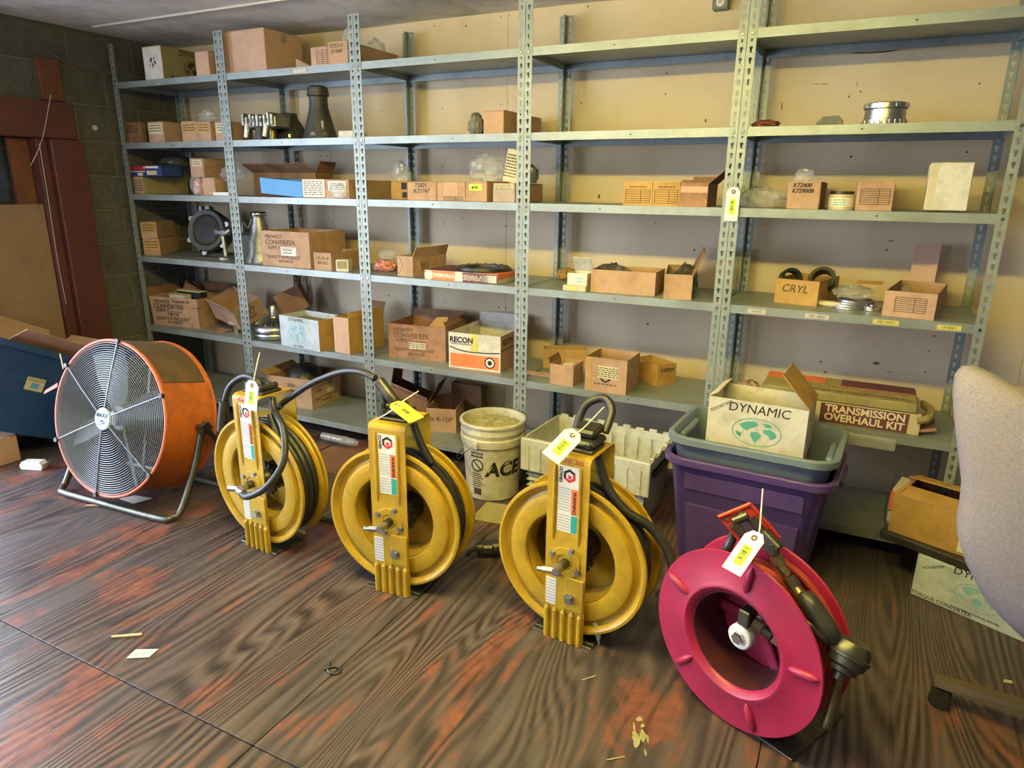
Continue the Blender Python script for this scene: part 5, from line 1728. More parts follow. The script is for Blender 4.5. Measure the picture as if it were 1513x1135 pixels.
# stand: bent tube on the floor with forked uprights to the pivots
piv = MF @ Vector((FR, 0, -FD * .62))
pz, py_ = piv.z, piv.y
XS = FR + .028
for sx in (-1, 1):
    MB().cyl((sx * (FR - .004), py_, pz), (sx * (FR + .045), py_, pz), .012, n=12).build('pivot_bolt', 'gunmetal', fan)
    kn = MB()
    for j in range(5):
        a = 2 * pi * j / 5
        kn.cyl((sx * (FR + .035), py_ + .02 * cos(a), pz + .02 * sin(a)), (sx * (FR + .06), py_ + .02 * cos(a), pz + .02 * sin(a)), .012, n=10)
    kn.cyl((sx * (FR + .035), py_, pz), (sx * (FR + .06), py_, pz), .024, n=14)
    kn.build('knob', 'black_plastic', fan)
    MB().tube([(sx * XS, py_ + .015, pz), (sx * XS, py_ + .10, pz - .12), (sx * XS, py_ + .16, .018)], .013, 10).build('rear_leg', 'black_plastic', fan)
bar_y = -.055
MB().tube([(-XS, py_, pz), (-XS, py_ - .07, pz * .55), (-XS, bar_y + .06, .05), (-XS + .02, bar_y + .02, .022), (-XS + .07, bar_y, .017), (0, bar_y, .016), (XS - .07, bar_y, .017), (XS - .02, bar_y + .02, .022), (XS, bar_y + .06, .05), (XS, py_ - .07, pz * .55), (XS, py_, pz)], .0155, 12, smooth=6).build('stand_tube', 'gunmetal', fan)
MB().tube([(-XS, py_ + .16, .018), (XS, py_ + .16, .018)], .013, 10).build('rear_bar', 'gunmetal', fan)
# ribbons / zip tie on the fan rim
MB().sheet([MF @ Vector((-FR - .005, .12, .0)), MF @ Vector((-FR - .005, .10, .0)), MF @ Vector((-FR - .085, .055, .01)), MF @ Vector((-FR - .075, .075, .01))], .003).build('orange_pull_tab', 'fan_ring', fan)
MB().tube([MF @ Vector((-FR + .03, .19, .0)), MF @ Vector((-FR + .015, .26, .01))], .003, 5).build('zip_tie', 'paper', fan)
MB().sheet([MF @ Vector((-.02, FR + .006, 0)), MF @ Vector((.03, FR + .004, 0)), MF @ Vector((.16, FR - .04, -.03)), MF @ Vector((.12, FR - .02, -.03))], .002).build('tape_strip', 'bag', fan)


# ---- inventory tags
def inv_tag(label, p_hole, p_end, wdir, w=.066, sticker=True, m='tag_card', tie=None, num='# 2451'):
    """card from its hole end to its far end; wdir: width direction"""
    p_hole, p_end, wdir = Vector(p_hole), Vector(p_end), Vector(wdir)
    e = (p_end - p_hole)
    L_ = e.length
    ey = -e.normalized()
    ex = (wdir - ey * wdir.dot(ey)).normalized()
    ez = ex.cross(ey)
    if ez.dot(CAM - p_hole) < 0:
        ex, ez = -ex, -ez
    root = thing('inventory_tag', label, 'tag', p_hole)
    root.rotation_euler = Matrix((ex, ey, ez)).transposed().to_euler()
    h = w / 2
    MB().prism([(-h, -L_), (h, -L_), (h, -.0), (h * .5, .018), (-h * .5, .018), (-h, 0)], .0012).build('card', m, root, smooth=False)
    MB().lathe([(.0035, .0012), (.0085, .0012), (.0085, .0018), (.0035, .0018)], 18, closed=True).build('eyelet', 'rust_wood', root)
    if sticker:
        MB().box(-h * .42, h * .50, -L_ * .78, -L_ * .24, .0011, .0018).build('green_sticker', 'sticker_green', root)
    bb = MB()
    rnd = random.Random(L_)
    y = -L_ * .30
    while y > -L_ * .62:
        t = rnd.uniform(.0012, .004)
        bb.box(-h * .26, h * .22, y - t, y, .0017, .0022)
        y -= t + rnd.uniform(.001, .004)
    bb.build('barcode', 'ink', root, smooth=False)
    if tie:
        inv = root.matrix_basis.inverted()
        MB().tube([inv @ Vector(p) for p in tie], .0022, 6, smooth=4).build('zip_tie', 'paper', root)
    return root


# ---- hose reels
def reel_frame(wd=.145, H=.66, dp=.19, t=.004):
    """U channel bent over the top; profile in y-z extruded along x"""
    r = .022
    out = [(0, .0)]
    for i in range(7):
        a = pi - (pi / 2) * i / 6
        out.append((r + r * cos(a), H - r + r * sin(a)))
    for i in range(7):
        a = pi / 2 - (pi / 2) * i / 6
        out.append((dp - r + r * cos(a), H - r + r * sin(a)))
    out.append((dp, 0))
    inn = []
    ri = r - t
    inn.append((dp - t, 0))
    for i in range(7):
        a = (pi / 2) * i / 6
        inn.append((dp - r + ri * cos(a), H - r + ri * sin(a)))
    for i in range(7):
        a = pi / 2 + (pi / 2) * i / 6
        inn.append((r + ri * cos(a), H - r + ri * sin(a)))
    inn.append((t, 0))
    n = len(out)
    mb = MB()
    x0, x1 = -wd / 2, wd / 2
    vs_ = [(x0, y, z) for y, z in out] + [(x1, y, z) for y, z in out] + [(x0, y, z) for y, z in reversed(inn)] + [(x1, y, z) for y, z in reversed(inn)]
    fs_ = []
    for i in range(n - 1):
        fs_.append((i, i + 1, n + i + 1, n + i))
        fs_.append((2 * n + i, 3 * n + i, 3 * n + i + 1, 2 * n + i + 1))
        fs_.append((i, 2 * n + i, 2 * n + i + 1, i + 1))
        fs_.append((n + i, n + i + 1, 3 * n + i + 1, 3 * n + i))
    return mb.add(vs_, fs_)


AX = .292
MD = Matrix.Translation((0, .026, AX)) @ Matrix.Rotation(pi / 2, 4, 'X')      # local z points to the front (-y)
RD = .265


def disc_profile(sgn):
    """pressed steel flange of the reel: outer curl, groove, flat, dished middle"""
    pr_ = [(RD - .006, -.004), (RD, -.006), (RD + .003, 0), (RD, .006), (RD - .008, .007), (RD - .016, .002), (RD - .022, -.012), (RD - .032, -.016),
           (RD - .040, -.012), (RD - .047, .001), (RD - .052, .003), (.172, .003), (.164, .001), (.158, -.008), (.155, -.028), (.153, -.06)]
    if sgn < 0:
        pr_ = pr_[:-3] + [(.05, -.002), (0, -.002)]
        return [(r, -z) for r, z in pr_]
    return pr_ + [(r - .0025 if r > .2 else r + .0025, z - .003) for r, z in reversed(pr_)]


def hex_ring(r0, r1, a0, a1, n=1):
    out = []
    for a in (a0, a1):
        out.append((r1 * cos(a), r1 * sin(a)))
    for a in (a1, a0):
        out.append((r0 * cos(a), r0 * sin(a)))
    return out


def hose_reel(label, loc, rz, fitting='stub', marker=None):
    root = thing('hose_reel', label, 'hose reel', loc, rz, None)
    Y = 'reel_yellow'
    H = .66
    fr = reel_frame().build('frame', Y, root)
    for x in (-.046, .043):                                         # pressed ribs
        MB().tube([(x, -.001, .36), (x, -.0015, .40), (x, -.0015, .60), (x, -.001, .63)], [.001, .0065, .0065, .001], 10).build('pressed_rib', Y, root)
    # label with logo, warning and small print
    lb = MB().box(-.034, .036, -.0012, .0005, .40, .625).build('label', 'paper', root, smooth=False)
    Mx = Matrix.Translation((.004, -.0012, .594)) @ Matrix.Rotation(pi / 2, 4, 'X')
    hb, hr = MB(), MB()
    for k_ in range(6):
        a0 = radians(90 + 60 * k_)
        tgt = hb if k_ in (0, 5, 1) else hr
        tgt.prism(hex_ring(.014, .023, a0, a0 + radians(60)), .0007, Mx)
    hr.prism([(-.004, -.010), (.006, -.010), (.006, .0), (-.004, .003)], .0008, Mx)
    hb.build('logo', 'ink', lb, smooth=False)
    hr.build('logo', 'ink_red', lb, smooth=False)
    text('GRACO', .015, 'ink', lb, (-.025, -.0017, .594), (pi / 2, -pi / 2, 0), bold=.0005)
    MB().box(.012, .036, -.0018, -.001, .465, .552).build('warning_panel', 'ink_orange', lb, smooth=False)
    text('WARNING', .016, 'ink', lb, (.024, -.0022, .506), (pi / 2, pi / 2, 0), bold=.0004)
    MB().box(.014, .036, -.0018, -.001, .402, .462).build('teal_panel', 'ink_teal', lb, smooth=False)
    text_block(lb, -.031, .009, .470, .555, 9, 'print_grey', Matrix.Translation((0, -.0014, 0)), seed=2)
    text_block(lb, -.031, .011, .404, .462, 6, 'print_grey', Matrix.Translation((0, -.0014, 0)), seed=3)
    # spec plate and lower half
    sp = MB().box(-.067, -.030, -.0012, .0005, .125, .222).build('spec_plate', 'paper', root, smooth=False)
    text_block(sp, -.064, -.033, .13, .218, 8, 'print_grey', Matrix.Translation((0, -.0012, 0)), seed=5)
    MB().bbox(.002, .071, -.007, .001, .125, .245, .004).build('raised_panel', Y, root)
    for i in range(5):
        x = -.060 + .030 * i
        MB().tube([(x, -.001, .118), (x, -.003, .108), (x, -.003, .012), (x, -.003, .002)], [.002, .0095, .0095, .0095], 10).build('pressed_finger', Y, root)
    # boss with bolts
    MB().lathe([(.054, 0), (.052, .004), (.03, .004), (.028, .001), (.0, .001)], 36, Matrix.Translation((0, -.0005, AX)) @ Matrix.Rotation(pi / 2, 4, 'X')).build('boss_plate', Y, root)
    for a in (45, 135, 225, 315):
        x, z = .050 * cos(radians(a + 20)), .050 * sin(radians(a + 20))
        MB().cyl((x, -.004, AX + z), (x, -.013, AX + z), .0085, n=6).cyl((x, 0, AX + z), (x, -.005, AX + z), .011, n=14).build('bolt', 'steel', root)
    MB().cyl((.022, -.007, .168), (.022, -.010, .168), .019, n=20).cyl((.022, -.010, .168), (.022, -.022, .168), .013, n=6).build('pivot_bolt', 'steel', root)
    # axle and fitting
    MB().cyl((0, .05, AX), (0, -.030, AX), .016, n=18).build('axle', 'gunmetal', root)
    MB().cyl((0, -.03, AX), (0, -.072, AX), .014, n=8).build('axle_nut', 'steel', root)
    if fitting == 'stub':
        MB().cyl((.004, -.06, AX), (-.045, -.064, AX - .006), .012, .012, 6).cyl((-.045, -.064, AX - .006), (-.065, -.066, AX - .008), .009, n=12).build('elbow', 'steel', root)
    # reel
    MB().lathe(disc_profile(1), 72, MD, closed=True).build('front_flange', Y, root)
    Mr = MD @ Matrix.Translation((0, 0, -.125))
    MB().lathe(disc_profile(-1), 72, Mr).build('rear_flange', Y, root)
    MB().lathe([(.165, -.005), (.165, -.122), (.158, -.122), (.158, -.005)], 48, MD, closed=True).build('drum', 'reel_drum_dark', root)
    MB().lathe([(.06, -.12), (.06, -.05), (.05, -.045), (.034, -.018), (.034, 0), (0, 0)], 28, MD).build('hub', 'gunmetal', root)
    gt = MB()
    for i in range(16):
        gt.prism([(.045, -.008), (.072, -.004), (.072, .006), (.045, .008)], .012, MD @ Matrix.Rotation(2 * pi * i / 16, 4, 'Z') @ Matrix.Translation((0, 0, -.05)))
    gt.build('ratchet', 'gunmetal', root)
    hc_ = MB()
    for lay, r in ((0, .184), (1, .210), (2, .234)):
        for i in range(3):
            zc = -.035 - i * .0265 - (.004 if lay % 2 else 0)
            hc_.lathe([(r + .0135 * cos(a), zc + .0135 * sin(a)) for a in [2 * pi * j / 8 for j in range(8)]], 48, MD, closed=True)
    hc_.build('hose_coil', 'rubber', root)
    # foot
    MB().bbox(-.115, .105, .02, .07, .0, .008, .002).bbox(-.115, -.06, .0, .15, .0, .006, .002).bbox(.055, .105, .0, .15, .0, .006, .002).build('base_plate', 'gunmetal', root)
    # roller guide on the top
    MB().bbox(-.055, .060, .035, .135, H + .0005, H + .012, .004).build('guide_base', 'black_plastic', root)
    MB().bbox(-.05, -.028, .04, .13, H + .012, H + .042, .006).build('guide_cheek', 'black_plastic', root)
    MB().bbox(.030, .052, .04, .13, H + .012, H + .036, .006).build('guide_cheek', 'black_plastic', root)
    for yy in (.06, .112):
        MB().cyl((-.03, yy, H + .026), (.035, yy, H + .024), .011, n=14).build('guide_roller', 'rubber', root)
    if marker:
        text(marker, .022, 'ink_red', root, (0.012, -.0012, .643), (pi / 2, 0, 0), 'handwriting', shear=.2)
    return root


def floor_pt(x, y):
    return on(x, y, 'z', 0)


R1 = ((floor_pt(365, 803) + floor_pt(401, 818)) / 2, -.08)
R2 = ((floor_pt(555, 870) + floor_pt(606, 882)) / 2, .10)
R3 = ((floor_pt(802, 935) + floor_pt(861, 957)) / 2, -.075)
reel1 = hose_reel('yellow hose reel standing next to the orange drum fan', R1[0], R1[1], 'hose', 'SCHMACO')
reel2 = hose_reel('yellow hose reel carrying the solid yellow tag, between two other yellow reels', R2[0], R2[1], 'stub')
reel3 = hose_reel('yellow hose reel standing next to the red hose reel', R3[0], R3[1], 'stub', 'O.F. 365')


def loc(r, p):
    """world place of a point in a reel's own frame"""
    c_, s_ = cos(r[1]), sin(r[1])
    return Vector((r[0].x + p[0] * c_ - p[1] * s_, r[0].y + p[0] * s_ + p[1] * c_, p[2]))


H0 = .66
# hoses of reel 1: swivel hose at the front, guide hose to the side, long hose resting on reel 2
MB().cyl((0, -.062, AX), (-.05, -.075, AX - .004), .013, n=6).build('swivel_nut', 'steel', reel1)
MB().cyl((.01, -.072, AX), (.05, -.080, AX + .002), .014, n=12).build('swivel_body', 'steel', reel1)
MB().tube([(.04, -.080, AX), (.10, -.10, AX + .008), (.20, -.085, AX + .07), (.235, -.03, AX + .16), (.19, .02, AX + .26), (.10, .06, .60), (.06, .085, .64)], .0135, 12, smooth=7).build('swivel_hose', 'rubber', reel1)
MB().tube([(.07, .06, .58), (.14, .04, .50), (.21, .05, .40), (.23, .09, .30)], .0135, 12, smooth=6).build('inner_hose', 'rubber', reel1)
MB().tube([(.0, .085, H0 - .03), (-.02, .09, H0 + .03), (-.10, .09, H0 + .045), (-.18, .07, H0 - .01), (-.215, .05, H0 - .12)], .0125, 12, smooth=6).build('guide_hose', 'rubber', reel1)
MB().tube([(-.20, .055, H0 - .07), (-.225, .045, H0 - .20)], .021, 12).build('hose_sleeve', 'rubber', reel1)
iv = reel1.matrix_basis.inverted()
e2 = loc(R2, (-.005, .075, H0 + .035))


def d7(x, y):
    return (400 + x * 360 / 1513, 540 + y * 360 / 1513)


pw = [loc(R1, (.09, .10, H0 - .05)), on(*d7(40, 260), 'y', -1.03), on(*d7(240, 120), 'y', -1.03), on(*d7(430, 42), 'y', -1.05), on(*d7(560, 40), 'y', -1.07), on(*d7(650, 80), 'y', -1.08)]
MB().tube([iv @ p for p in pw], .0125, 12, smooth=7).build('long_hose', 'rubber', reel1)
g0, g1 = on(*d7(668, 92), 'y', -1.08), on(*d7(775, 235), 'y', -1.08)
MB().tube([iv @ (g0 + (g1 - g0) * t) for t in (0, .05, .5, .95, 1.0)], [.016, .021, .021, .021, .018], 14).build('hose_grip', 'gunmetal', reel1)
MB().bbox(-.045, .03, .05, .12, H0 + .03, H0 + .062, .01).build('guide_block', 'black_plastic', reel2)
MB().cyl((-.04, .06, H0 + .055), (-.04, .06, H0 + .085), .012, n=10).build('guide_bolt', 'black_plastic', reel2)
MB().cyl((-.040, .05, H0 + .012), (-.040, .05, H0 + .06), .01, n=10).build('guide_bolt', 'black_plastic', reel2)
# reel 2: hose from the guide down to the coil
MB().tube([(.05, .10, H0 - .02), (.085, .09, H0 - .09), (.13, .085, H0 - .155)], .015, 12, smooth=5).build('outlet_hose', 'rubber', reel2)
# reel 3: loop at the top, loose hose to the right
MB().tube([(-.03, .12, H0 - .08), (-.055, .16, H0 + .02), (-.045, .20, H0 + .10), (.01, .22, H0 + .13), (.05, .20, H0 + .10), (.05, .15, H0 + .04)], .014, 12, smooth=7).build('hose_loop', 'rubber', reel3)
MB().tube([(.05, .10, H0 - .02), (.095, .085, .55), (.16, .08, .485), (.24, .10, .44), (.305, .10, .37), (.325, .09, .29), (.29, .08, .22)], .0155, 12, smooth=6).build('loose_hose', 'rubber', reel3)
MB().bbox(-.05, .06, .045, .15, H0 + .012, H0 + .035, .008).build('guide_pad', 'black_plastic', reel3)
MB().bbox(-.03, .05, -.04, .04, -.012, .016, .008, Matrix.Translation((.0, .11, H0 + .052)) @ Matrix.Rotation(.12, 4, 'X')).build('guide_pad', 'black_plastic', reel3)
dr_ = MB()
a0 = (.115, .07, .03)
dr_.tube([(.10, .03, .085), (.115, .028, .05), (.118, .03, .012)], [.006, .010, .003], 8)
dr_.build('grease_drip', 'bag', reel3)

# tags on the reels
tz = H0 + .03
h_ = on(*q('K', 1410, 490), 'y', -1.2)
inv_tag('cream inventory tag hanging upright on the reel next to the drum fan', on(*q('L', 275, 490), 'y', R1[0].y - .035), on(*q('L', 265, 625), 'y', R1[0].y - .045), (1, 0, -.1), .063,
        tie=[on(*q('L', 280, 480), 'y', R1[0].y - .035), on(*q('L', 295, 400), 'y', R1[0].y - .01), on(*q('L', 317, 305), 'y', R1[0].y + .02)])
inv_tag('solid yellow inventory tag lying on the middle yellow reel', on(*q('L', 1085, 600), 'z', H0 + .075), on(*q('L', 1195, 685), 'z', H0 + .045), (.6, .8, 0), .062, False, 'tag_yellow',
        tie=[on(*q('L', 955, 690), 'z', H0 + .02), on(*q('L', 1040, 640), 'z', H0 + .06), on(*q('L', 1100, 590), 'z', H0 + .085), on(*q('L', 1205, 522), 'z', H0 + .11)])
inv_tag('long cream inventory tag laid over the top of the reel beside the red reel', on(*q('M', 930, 770), 'z', H0 + .07), on(*q('M', 805, 900), 'z', H0 + .012), (1, .1, 0), .066,
        tie=[on(*q('M', 930, 770), 'z', H0 + .074), on(*q('M', 990, 730), 'z', H0 + .10), on(*q('M', 1105, 612), 'z', H0 + .14)])
# lamp-like black plug end lying between reels two and three
c = on(712, 812, 'z', .03)
pg = thing('hose_nozzle', 'black angled hose nozzle lying on the floor between two yellow reels', 'nozzle', (c.x, c.y, 0), .5)
MB().tube([(-.02, 0, .034), (.06, .0, .036), (.12, .01, .05)], [.030, .032, .024], 12).build('body', 'black_plastic', pg)
MB().tube([(-.02, 0, .035), (-.05, -.01, .03), (-.062, -.015, .012)], .011, 8, smooth=3).build('spout', 'black_plastic', pg)
MB().bbox(.0, .05, -.034, .034, .02, .062, .008).build('collar', 'rubber', pg)
c = on(480, 768, 'z', .012)
o = MB().tube([(-.06, 0, .012), (.06, .01, .012), (.12, .012, .013)], .011, 10).build('pipe_stub', 'gunmetal')
o.location = (c.x, c.y, 0)
tag(o, 'short dark pipe on the floor between the first two yellow reels', 'pipe')

# ---- red hose reel
RAZ = -.442
rc = Vector((4.047, -1.279, .263))
rc = CAM + (rc + Vector((0, 0, .03)) - CAM) * 1.035
rrd = .25 * 1.035
rc.z = max(rc.z, rrd + .004)
red = thing('red_hose_reel', 'crimson hose reel with a pistol grease gun hose, leaning by the purple tote', 'hose reel', (rc.x, rc.y, 0), RAZ)
AZ = rc.z
MR = Matrix.Translation((0, 0, AZ)) @ Matrix.Rotation(pi / 2, 4, 'X')
k_ = rrd / .25
RDW = .14
pf = [(.246, -.004), (.250, -.001), (.248, .003), (.242, .003), (.165, .006), (.158, .010), (.150, .011), (.142, .006), (.136, -.004), (.134, -.010)]
MB().lathe([(r * k_, z) for r, z in pf], 72, MR).v  # profile check
ff_ = MB()
ff_.lathe([(r * k_, z) for r, z in pf] + [((r - .003) * k_, z - .003) for r, z in reversed(pf)], 72, MR, closed=True)
ff_.build('front_flange', 'reel_red', red)
MB().lathe([(r * k_, z) for r, z in ((.1335, -.008), (.130, -.03), (.128, -RDW + .01), (.124, -RDW + .01), (.126, -.03), (.1295, -.008))], 60, MR, closed=True).build('inner_drum', 'dark_greasy_red', red)
MB().lathe([(r * k_, z) for r, z in ((.246, -RDW), (.250, -RDW - .003), (.246, -RDW - .008), (.13, -RDW - .010), (.04, -RDW - .010), (.04, -RDW - .004), (.13, -RDW - .003), (.242, -RDW))], 72, MR, closed=True).build('rear_flange', 'reel_red', red)
for a in (82, 155, 225, 293, 8):
    t = radians(a)
    p0, p1, p2, p3 = [MR @ Vector((r * k_ * cos(t), r * k_ * sin(t), .005)) for r in (.160, .176, .224, .240)]
    MB().tube([p0, p1, p2, p3], [.002, .012, .012, .002], 10).build('pressed_rib', 'reel_red', red)
for a in (60, 180, 300):
    t = radians(a)
    Mp = MR @ Matrix.Rotation(t, 4, 'Z')
    MB().bbox(.03 * k_, .127 * k_, -.016, .016, -RDW + .004, -RDW + .016, .004, Mp).build('hub_spoke', 'reel_red', red)
hcl = MB()
for lay, r in ((0, .142), (1, .165), (2, .188)):
    for i in range(5 - lay % 2):
        hcl.lathe([(r * k_ + .0115 * cos(a), -.022 - i * .024 - (.012 if lay % 2 else 0) + .0115 * sin(a)) for a in [2 * pi * j / 8 for j in range(8)]], 48, MR, closed=True)
hcl.build('hose_coil', 'hose_red', red)
MB().lathe([(.0, -.028), (.032, -.028), (.036, -.032), (.036, -.052), (.032, -.056), (.02, -.056), (.02, -RDW), (0, -RDW)], 28, MR).build('swivel_hub', 'lamp_white', red)
MB().lathe([(.0, -.016), (.016, -.016), (.018, -.02), (.018, -.028), (0, -.028)], 6, MR).build('hub_nut', 'chrome', red)
e0 = MR @ Vector((.005, .055, -.05))
MB().bbox(-.018, .018, -.02, .02, -.018, .03, .004, Matrix.Translation(e0)).build('elbow', 'gunmetal', red)
fit = [MR @ Vector((.02 + .028 * i, .05 - .010 * i, -.055 - .008 * i)) for i in range(5)]
for i in range(4):
    MB().cyl(fit[i], fit[i] + (fit[i + 1] - fit[i]) * .85, (.017, .014, .018, .014)[i], n=(6, 14, 6, 14)[i]).build('pipe_fitting', ('brass', 'gunmetal', 'steel', 'rubber')[i], red)
# base plate and stand
MB().bbox(-.10, .20, .02, .30, 0, .006, .002).build('base_plate', 'gunmetal', red)
MB().bbox(-.035, .035, RDW + .012, RDW + .020, .004, AZ + .05, .003).build('pedestal', 'bracket_red', red)
MB().bbox(-.035, .035, RDW + .020, RDW + .11, .004, .012, .003).build('pedestal_foot', 'bracket_red', red)
MB().cyl((0, RDW - .01, AZ), (0, RDW + .03, AZ), .02, n=14).build('axle', 'gunmetal', red)
# guide arm on top: red bracket with rollers
ivr = red.matrix_basis.inverted()


def d8(x, y):
    return (1040 + x * 200 / 1513, 730 + y * 200 / 1513)


def rp(x, y, depth):
    """point on the sight line through a detail, at a given y of the room"""
    return ivr @ on(*d8(x, y), 'y', depth)


YB = rc.y + .06
A_, B_, C_, D_ = rp(160, 260, YB), rp(520, 110, YB + .03), rp(845, 490, YB + .03), rp(480, 640, YB)
nr = (B_ - A_).cross(D_ - A_).normalized()
if nr.dot(ivr @ CAM - A_) < 0:
    nr = -nr


def mixp(u, v):
    return A_ * (1 - u) * (1 - v) + B_ * u * (1 - v) + C_ * u * v + D_ * (1 - u) * v


arm = MB()
for (u0, u1, v0, v1) in ((0, 1, 0, .16), (0, .22, .16, 1), (.74, 1, .16, 1), (.22, .74, .86, 1)):
    p = [mixp(u0, v0), mixp(u1, v0), mixp(u1, v1), mixp(u0, v1)]
    arm.add(p + [x - nr * .012 for x in p], [(0, 1, 2, 3), (7, 6, 5, 4), (0, 4, 5, 1), (1, 5, 6, 2), (2, 6, 7, 3), (3, 7, 4, 0)])
arm.build('guide_bracket', 'bracket_red', red, smooth=False)
MB().tube([A_ + nr * .001, B_ + nr * .001], .006, 8).tube([B_ + nr * .001, C_ + nr * .001], .005, 8).build('bracket_edge', 'bracket_red', red)
for (ua, va, ub, vb_) in ((.26, .22, .70, .22), (.26, .80, .70, .80)):
    MB().cyl(mixp(ua, va) + nr * .004, mixp(ub, vb_) + nr * .004, .013, n=12).build('guide_roller', 'gunmetal', red)
for (ua, va, ub, vb_) in ((.24, .30, .24, .72), (.74, .30, .74, .72)):
    MB().cyl(mixp(ua, va) + nr * .004, mixp(ub, vb_) + nr * .004, .013, n=12).build('guide_roller', 'gunmetal', red)
for u, v in ((.16, .10), (.60, .08), (.12, .30)):
    MB().cyl(mixp(u, v), mixp(u, v) + nr * .006, .006, n=8).build('bracket_bolt', 'brass', red)
MB().tube([mixp(.1, .55) - nr * .05, (mixp(.1, .55) * .5 + (MR @ Vector((-.10, .20, -.06))) * .5), MR @ Vector((-.10, .19, -.06))], .013, 10, smooth=4).build('feed_hose', 'rubber', red)
# chain of fittings down to the grease gun
ch = [rp(760, 560, YB - .01), rp(800, 690, YB - .015), rp(850, 800, YB - .02), rp(940, 930, YB - .03), rp(1030, 1060, YB - .04), rp(1130, 1200, YB - .06), rp(1300, 1500, YB - .10)]
MB().bbox(-.030, .030, -.012, .012, -.022, .022, .004, Matrix.Translation(rp(735, 545, YB + .0)) @ Matrix.Rotation(.5, 4, 'Y')).build('hose_stop', 'gunmetal', red)
for i, (rr_, nn, mm) in enumerate(((.012, 12, 'gunmetal'), (.017, 6, 'brass'), (.013, 12, 'brass'), (.018, 6, 'gunmetal'), (.016, 14, 'brass'))):
    MB().cyl(ch[i], ch[i] + (ch[i + 1] - ch[i]) * .9, rr_, n=nn).build('hose_fitting', mm, red)


def d9(x, y):
    return (950 + x * 360 / 950, 700 + y * 360 / 950)


def rp9(x, y, depth):
    return ivr @ on(*d9(x, y), 'y', depth)


YG = YB - .10
gh = [ch[5], rp9(650, 500, YG + .02), rp9(715, 600, YG), rp9(745, 650, YG)]
MB().tube(gh, [.022, .024, .026, .022], 14, smooth=4).build('gun_handle', 'rubber', red)
bl0, bl1 = rp9(745, 640, YG + .02), rp9(770, 790, YG - .01)
ax_ = (rp9(820, 660, YG + .02) - rp9(760, 790, YG - .02)).normalized()
ctr = rp9(800, 710, YG)
q0 = Vector((0, 0, 1)).rotation_difference(ax_).to_matrix().to_4x4()
MB().lathe([(.0, -.062), (.016, -.062), (.018, -.045), (.034, -.040), (.036, -.028), (.045, -.022), (.050, .0), (.048, .02), (.040, .036), (.02, .044), (0, .045)], 28, Matrix.Translation(ctr) @ q0).build('gun_body', 'gunmetal', red)
MB().lathe([(.050, -.004), (.053, -.002), (.053, .006), (.050, .008)], 28, Matrix.Translation(ctr) @ q0).build('gun_band', 'gunmetal', red)
n0, n1 = rp9(765, 790, YG - .01), rp9(712, 995, YG - .03)
nz_ = [n0 + (n1 - n0) * t for t in (0, .03, .08, .12, .80, .84, .95, 1.0)]
MB().tube(nz_, [.015, .015, .012, .012, .012, .014, .013, .006], 14).build('gun_nozzle', 'brass', red)
MB().tube([rp9(600, 552, YG), rp9(650, 590, YG - .02), rp9(700, 640, YG - .02), rp9(740, 650, YG)], [.005, .007, .009, .012], 8, smooth=3).build('trigger_lever', 'gunmetal', red)
# loose red hose arc behind the flange
MB().tube([rp9(530, 330, YB + .03), rp9(620, 400, YB + .02), rp9(700, 500, YB + .0), rp9(760, 615, YB - .02)], .010, 10, smooth=5).build('hose_lead', 'hose_red', red)
inv_tag('white inventory tag tied to the red reel guide bracket', on(*d8(565, 495), 'y', YB - .09), on(*d8(305, 870), 'y', YB - .16), (1, -.1, .35), .036 * 1.6,
        tie=[on(*d8(565, 490), 'y', YB - .09), on(*d8(620, 420), 'y', YB - .05), on(*d8(640, 200), 'y', YB + .0), on(*d8(660, -60), 'y', YB + .02)])

# ---- bucket of floor dry
fb = on(748, 724, 'z', 0)
dv = Vector((fb.x - CAM.x, fb.y - CAM.y, 0)).normalized()
bc = fb + dv * .125
bc.y = min(bc.y, -.18)
bk = thing('paint_bucket', 'dirty white plastic bucket with black lettering, filled with floor-dry granules', 'bucket', (bc.x, bc.y, 0), .47)
bh_ = .385
rb0, rt0 = .128, .150
prof = [(rb0 - .006, 0), (rb0, .006)]
for zz in (.26, .27, .275, .285, .31, .315, .325, .335, .34, .35, .365, .37, .38, .385):
    base = rb0 + (rt0 - rb0) * zz / bh_
    prof.append((base + {.27: .0, .275: .009, .285: .010, .31: .010, .315: .003, .325: .003, .335: .009, .34: .009, .35: .004, .365: .004, .37: .010, .38: .011, .385: .008}.get(zz, 0), zz))
prof += [(rt0 - .003, .385), (rt0 - .006, .33), (rb0 - .002, .02), (0, .018)]
MB().lathe(prof, 56).build('pail', 'bucket_white', bk)
gm = MB()
rnd = random.Random(5)
vs_, fs_ = [(0, 0, .365)], []
NG, NA = 9, 40
for j in range(1, NG + 1):
    for i in range(NA):
        r = (rt0 - .007) * j / NG
        t = 2 * pi * i / NA
        vs_.append((r * cos(t), r * sin(t), .352 + .012 * cos(j / NG * 1.5) + rnd.uniform(-.006, .006) - (.01 if j == NG else 0)))
for i in range(NA):
    fs_.append((0, 1 + i, 1 + (i + 1) % NA))
for j in range(1, NG):
    for i in range(NA):
        a, b = 1 + (j - 1) * NA + i, 1 + (j - 1) * NA + (i + 1) % NA
        fs_.append((a, a + NA, b + NA, b))
g_ = gm.add(vs_, fs_).build('granules', 'sawdust', bk, ang=60)
g_['kind'] = 'stuff'
hd_ = MB().tube([(-rt0 - .012, 0, .29), (-rt0 - .02, -.05, .25), (-rt0 * .95, -.10, .20), (-rt0 * .6, -.15, .185), (-.0, -.178, .18), (rt0 * .6, -.15, .185), (rt0 * .95, -.10, .20), (rt0 + .02, -.05, .25), (rt0 + .012, 0, .29)], .0025, 6, smooth=5).build('bail_handle', 'gunmetal', bk)
hd_.rotation_euler.z = -2.1
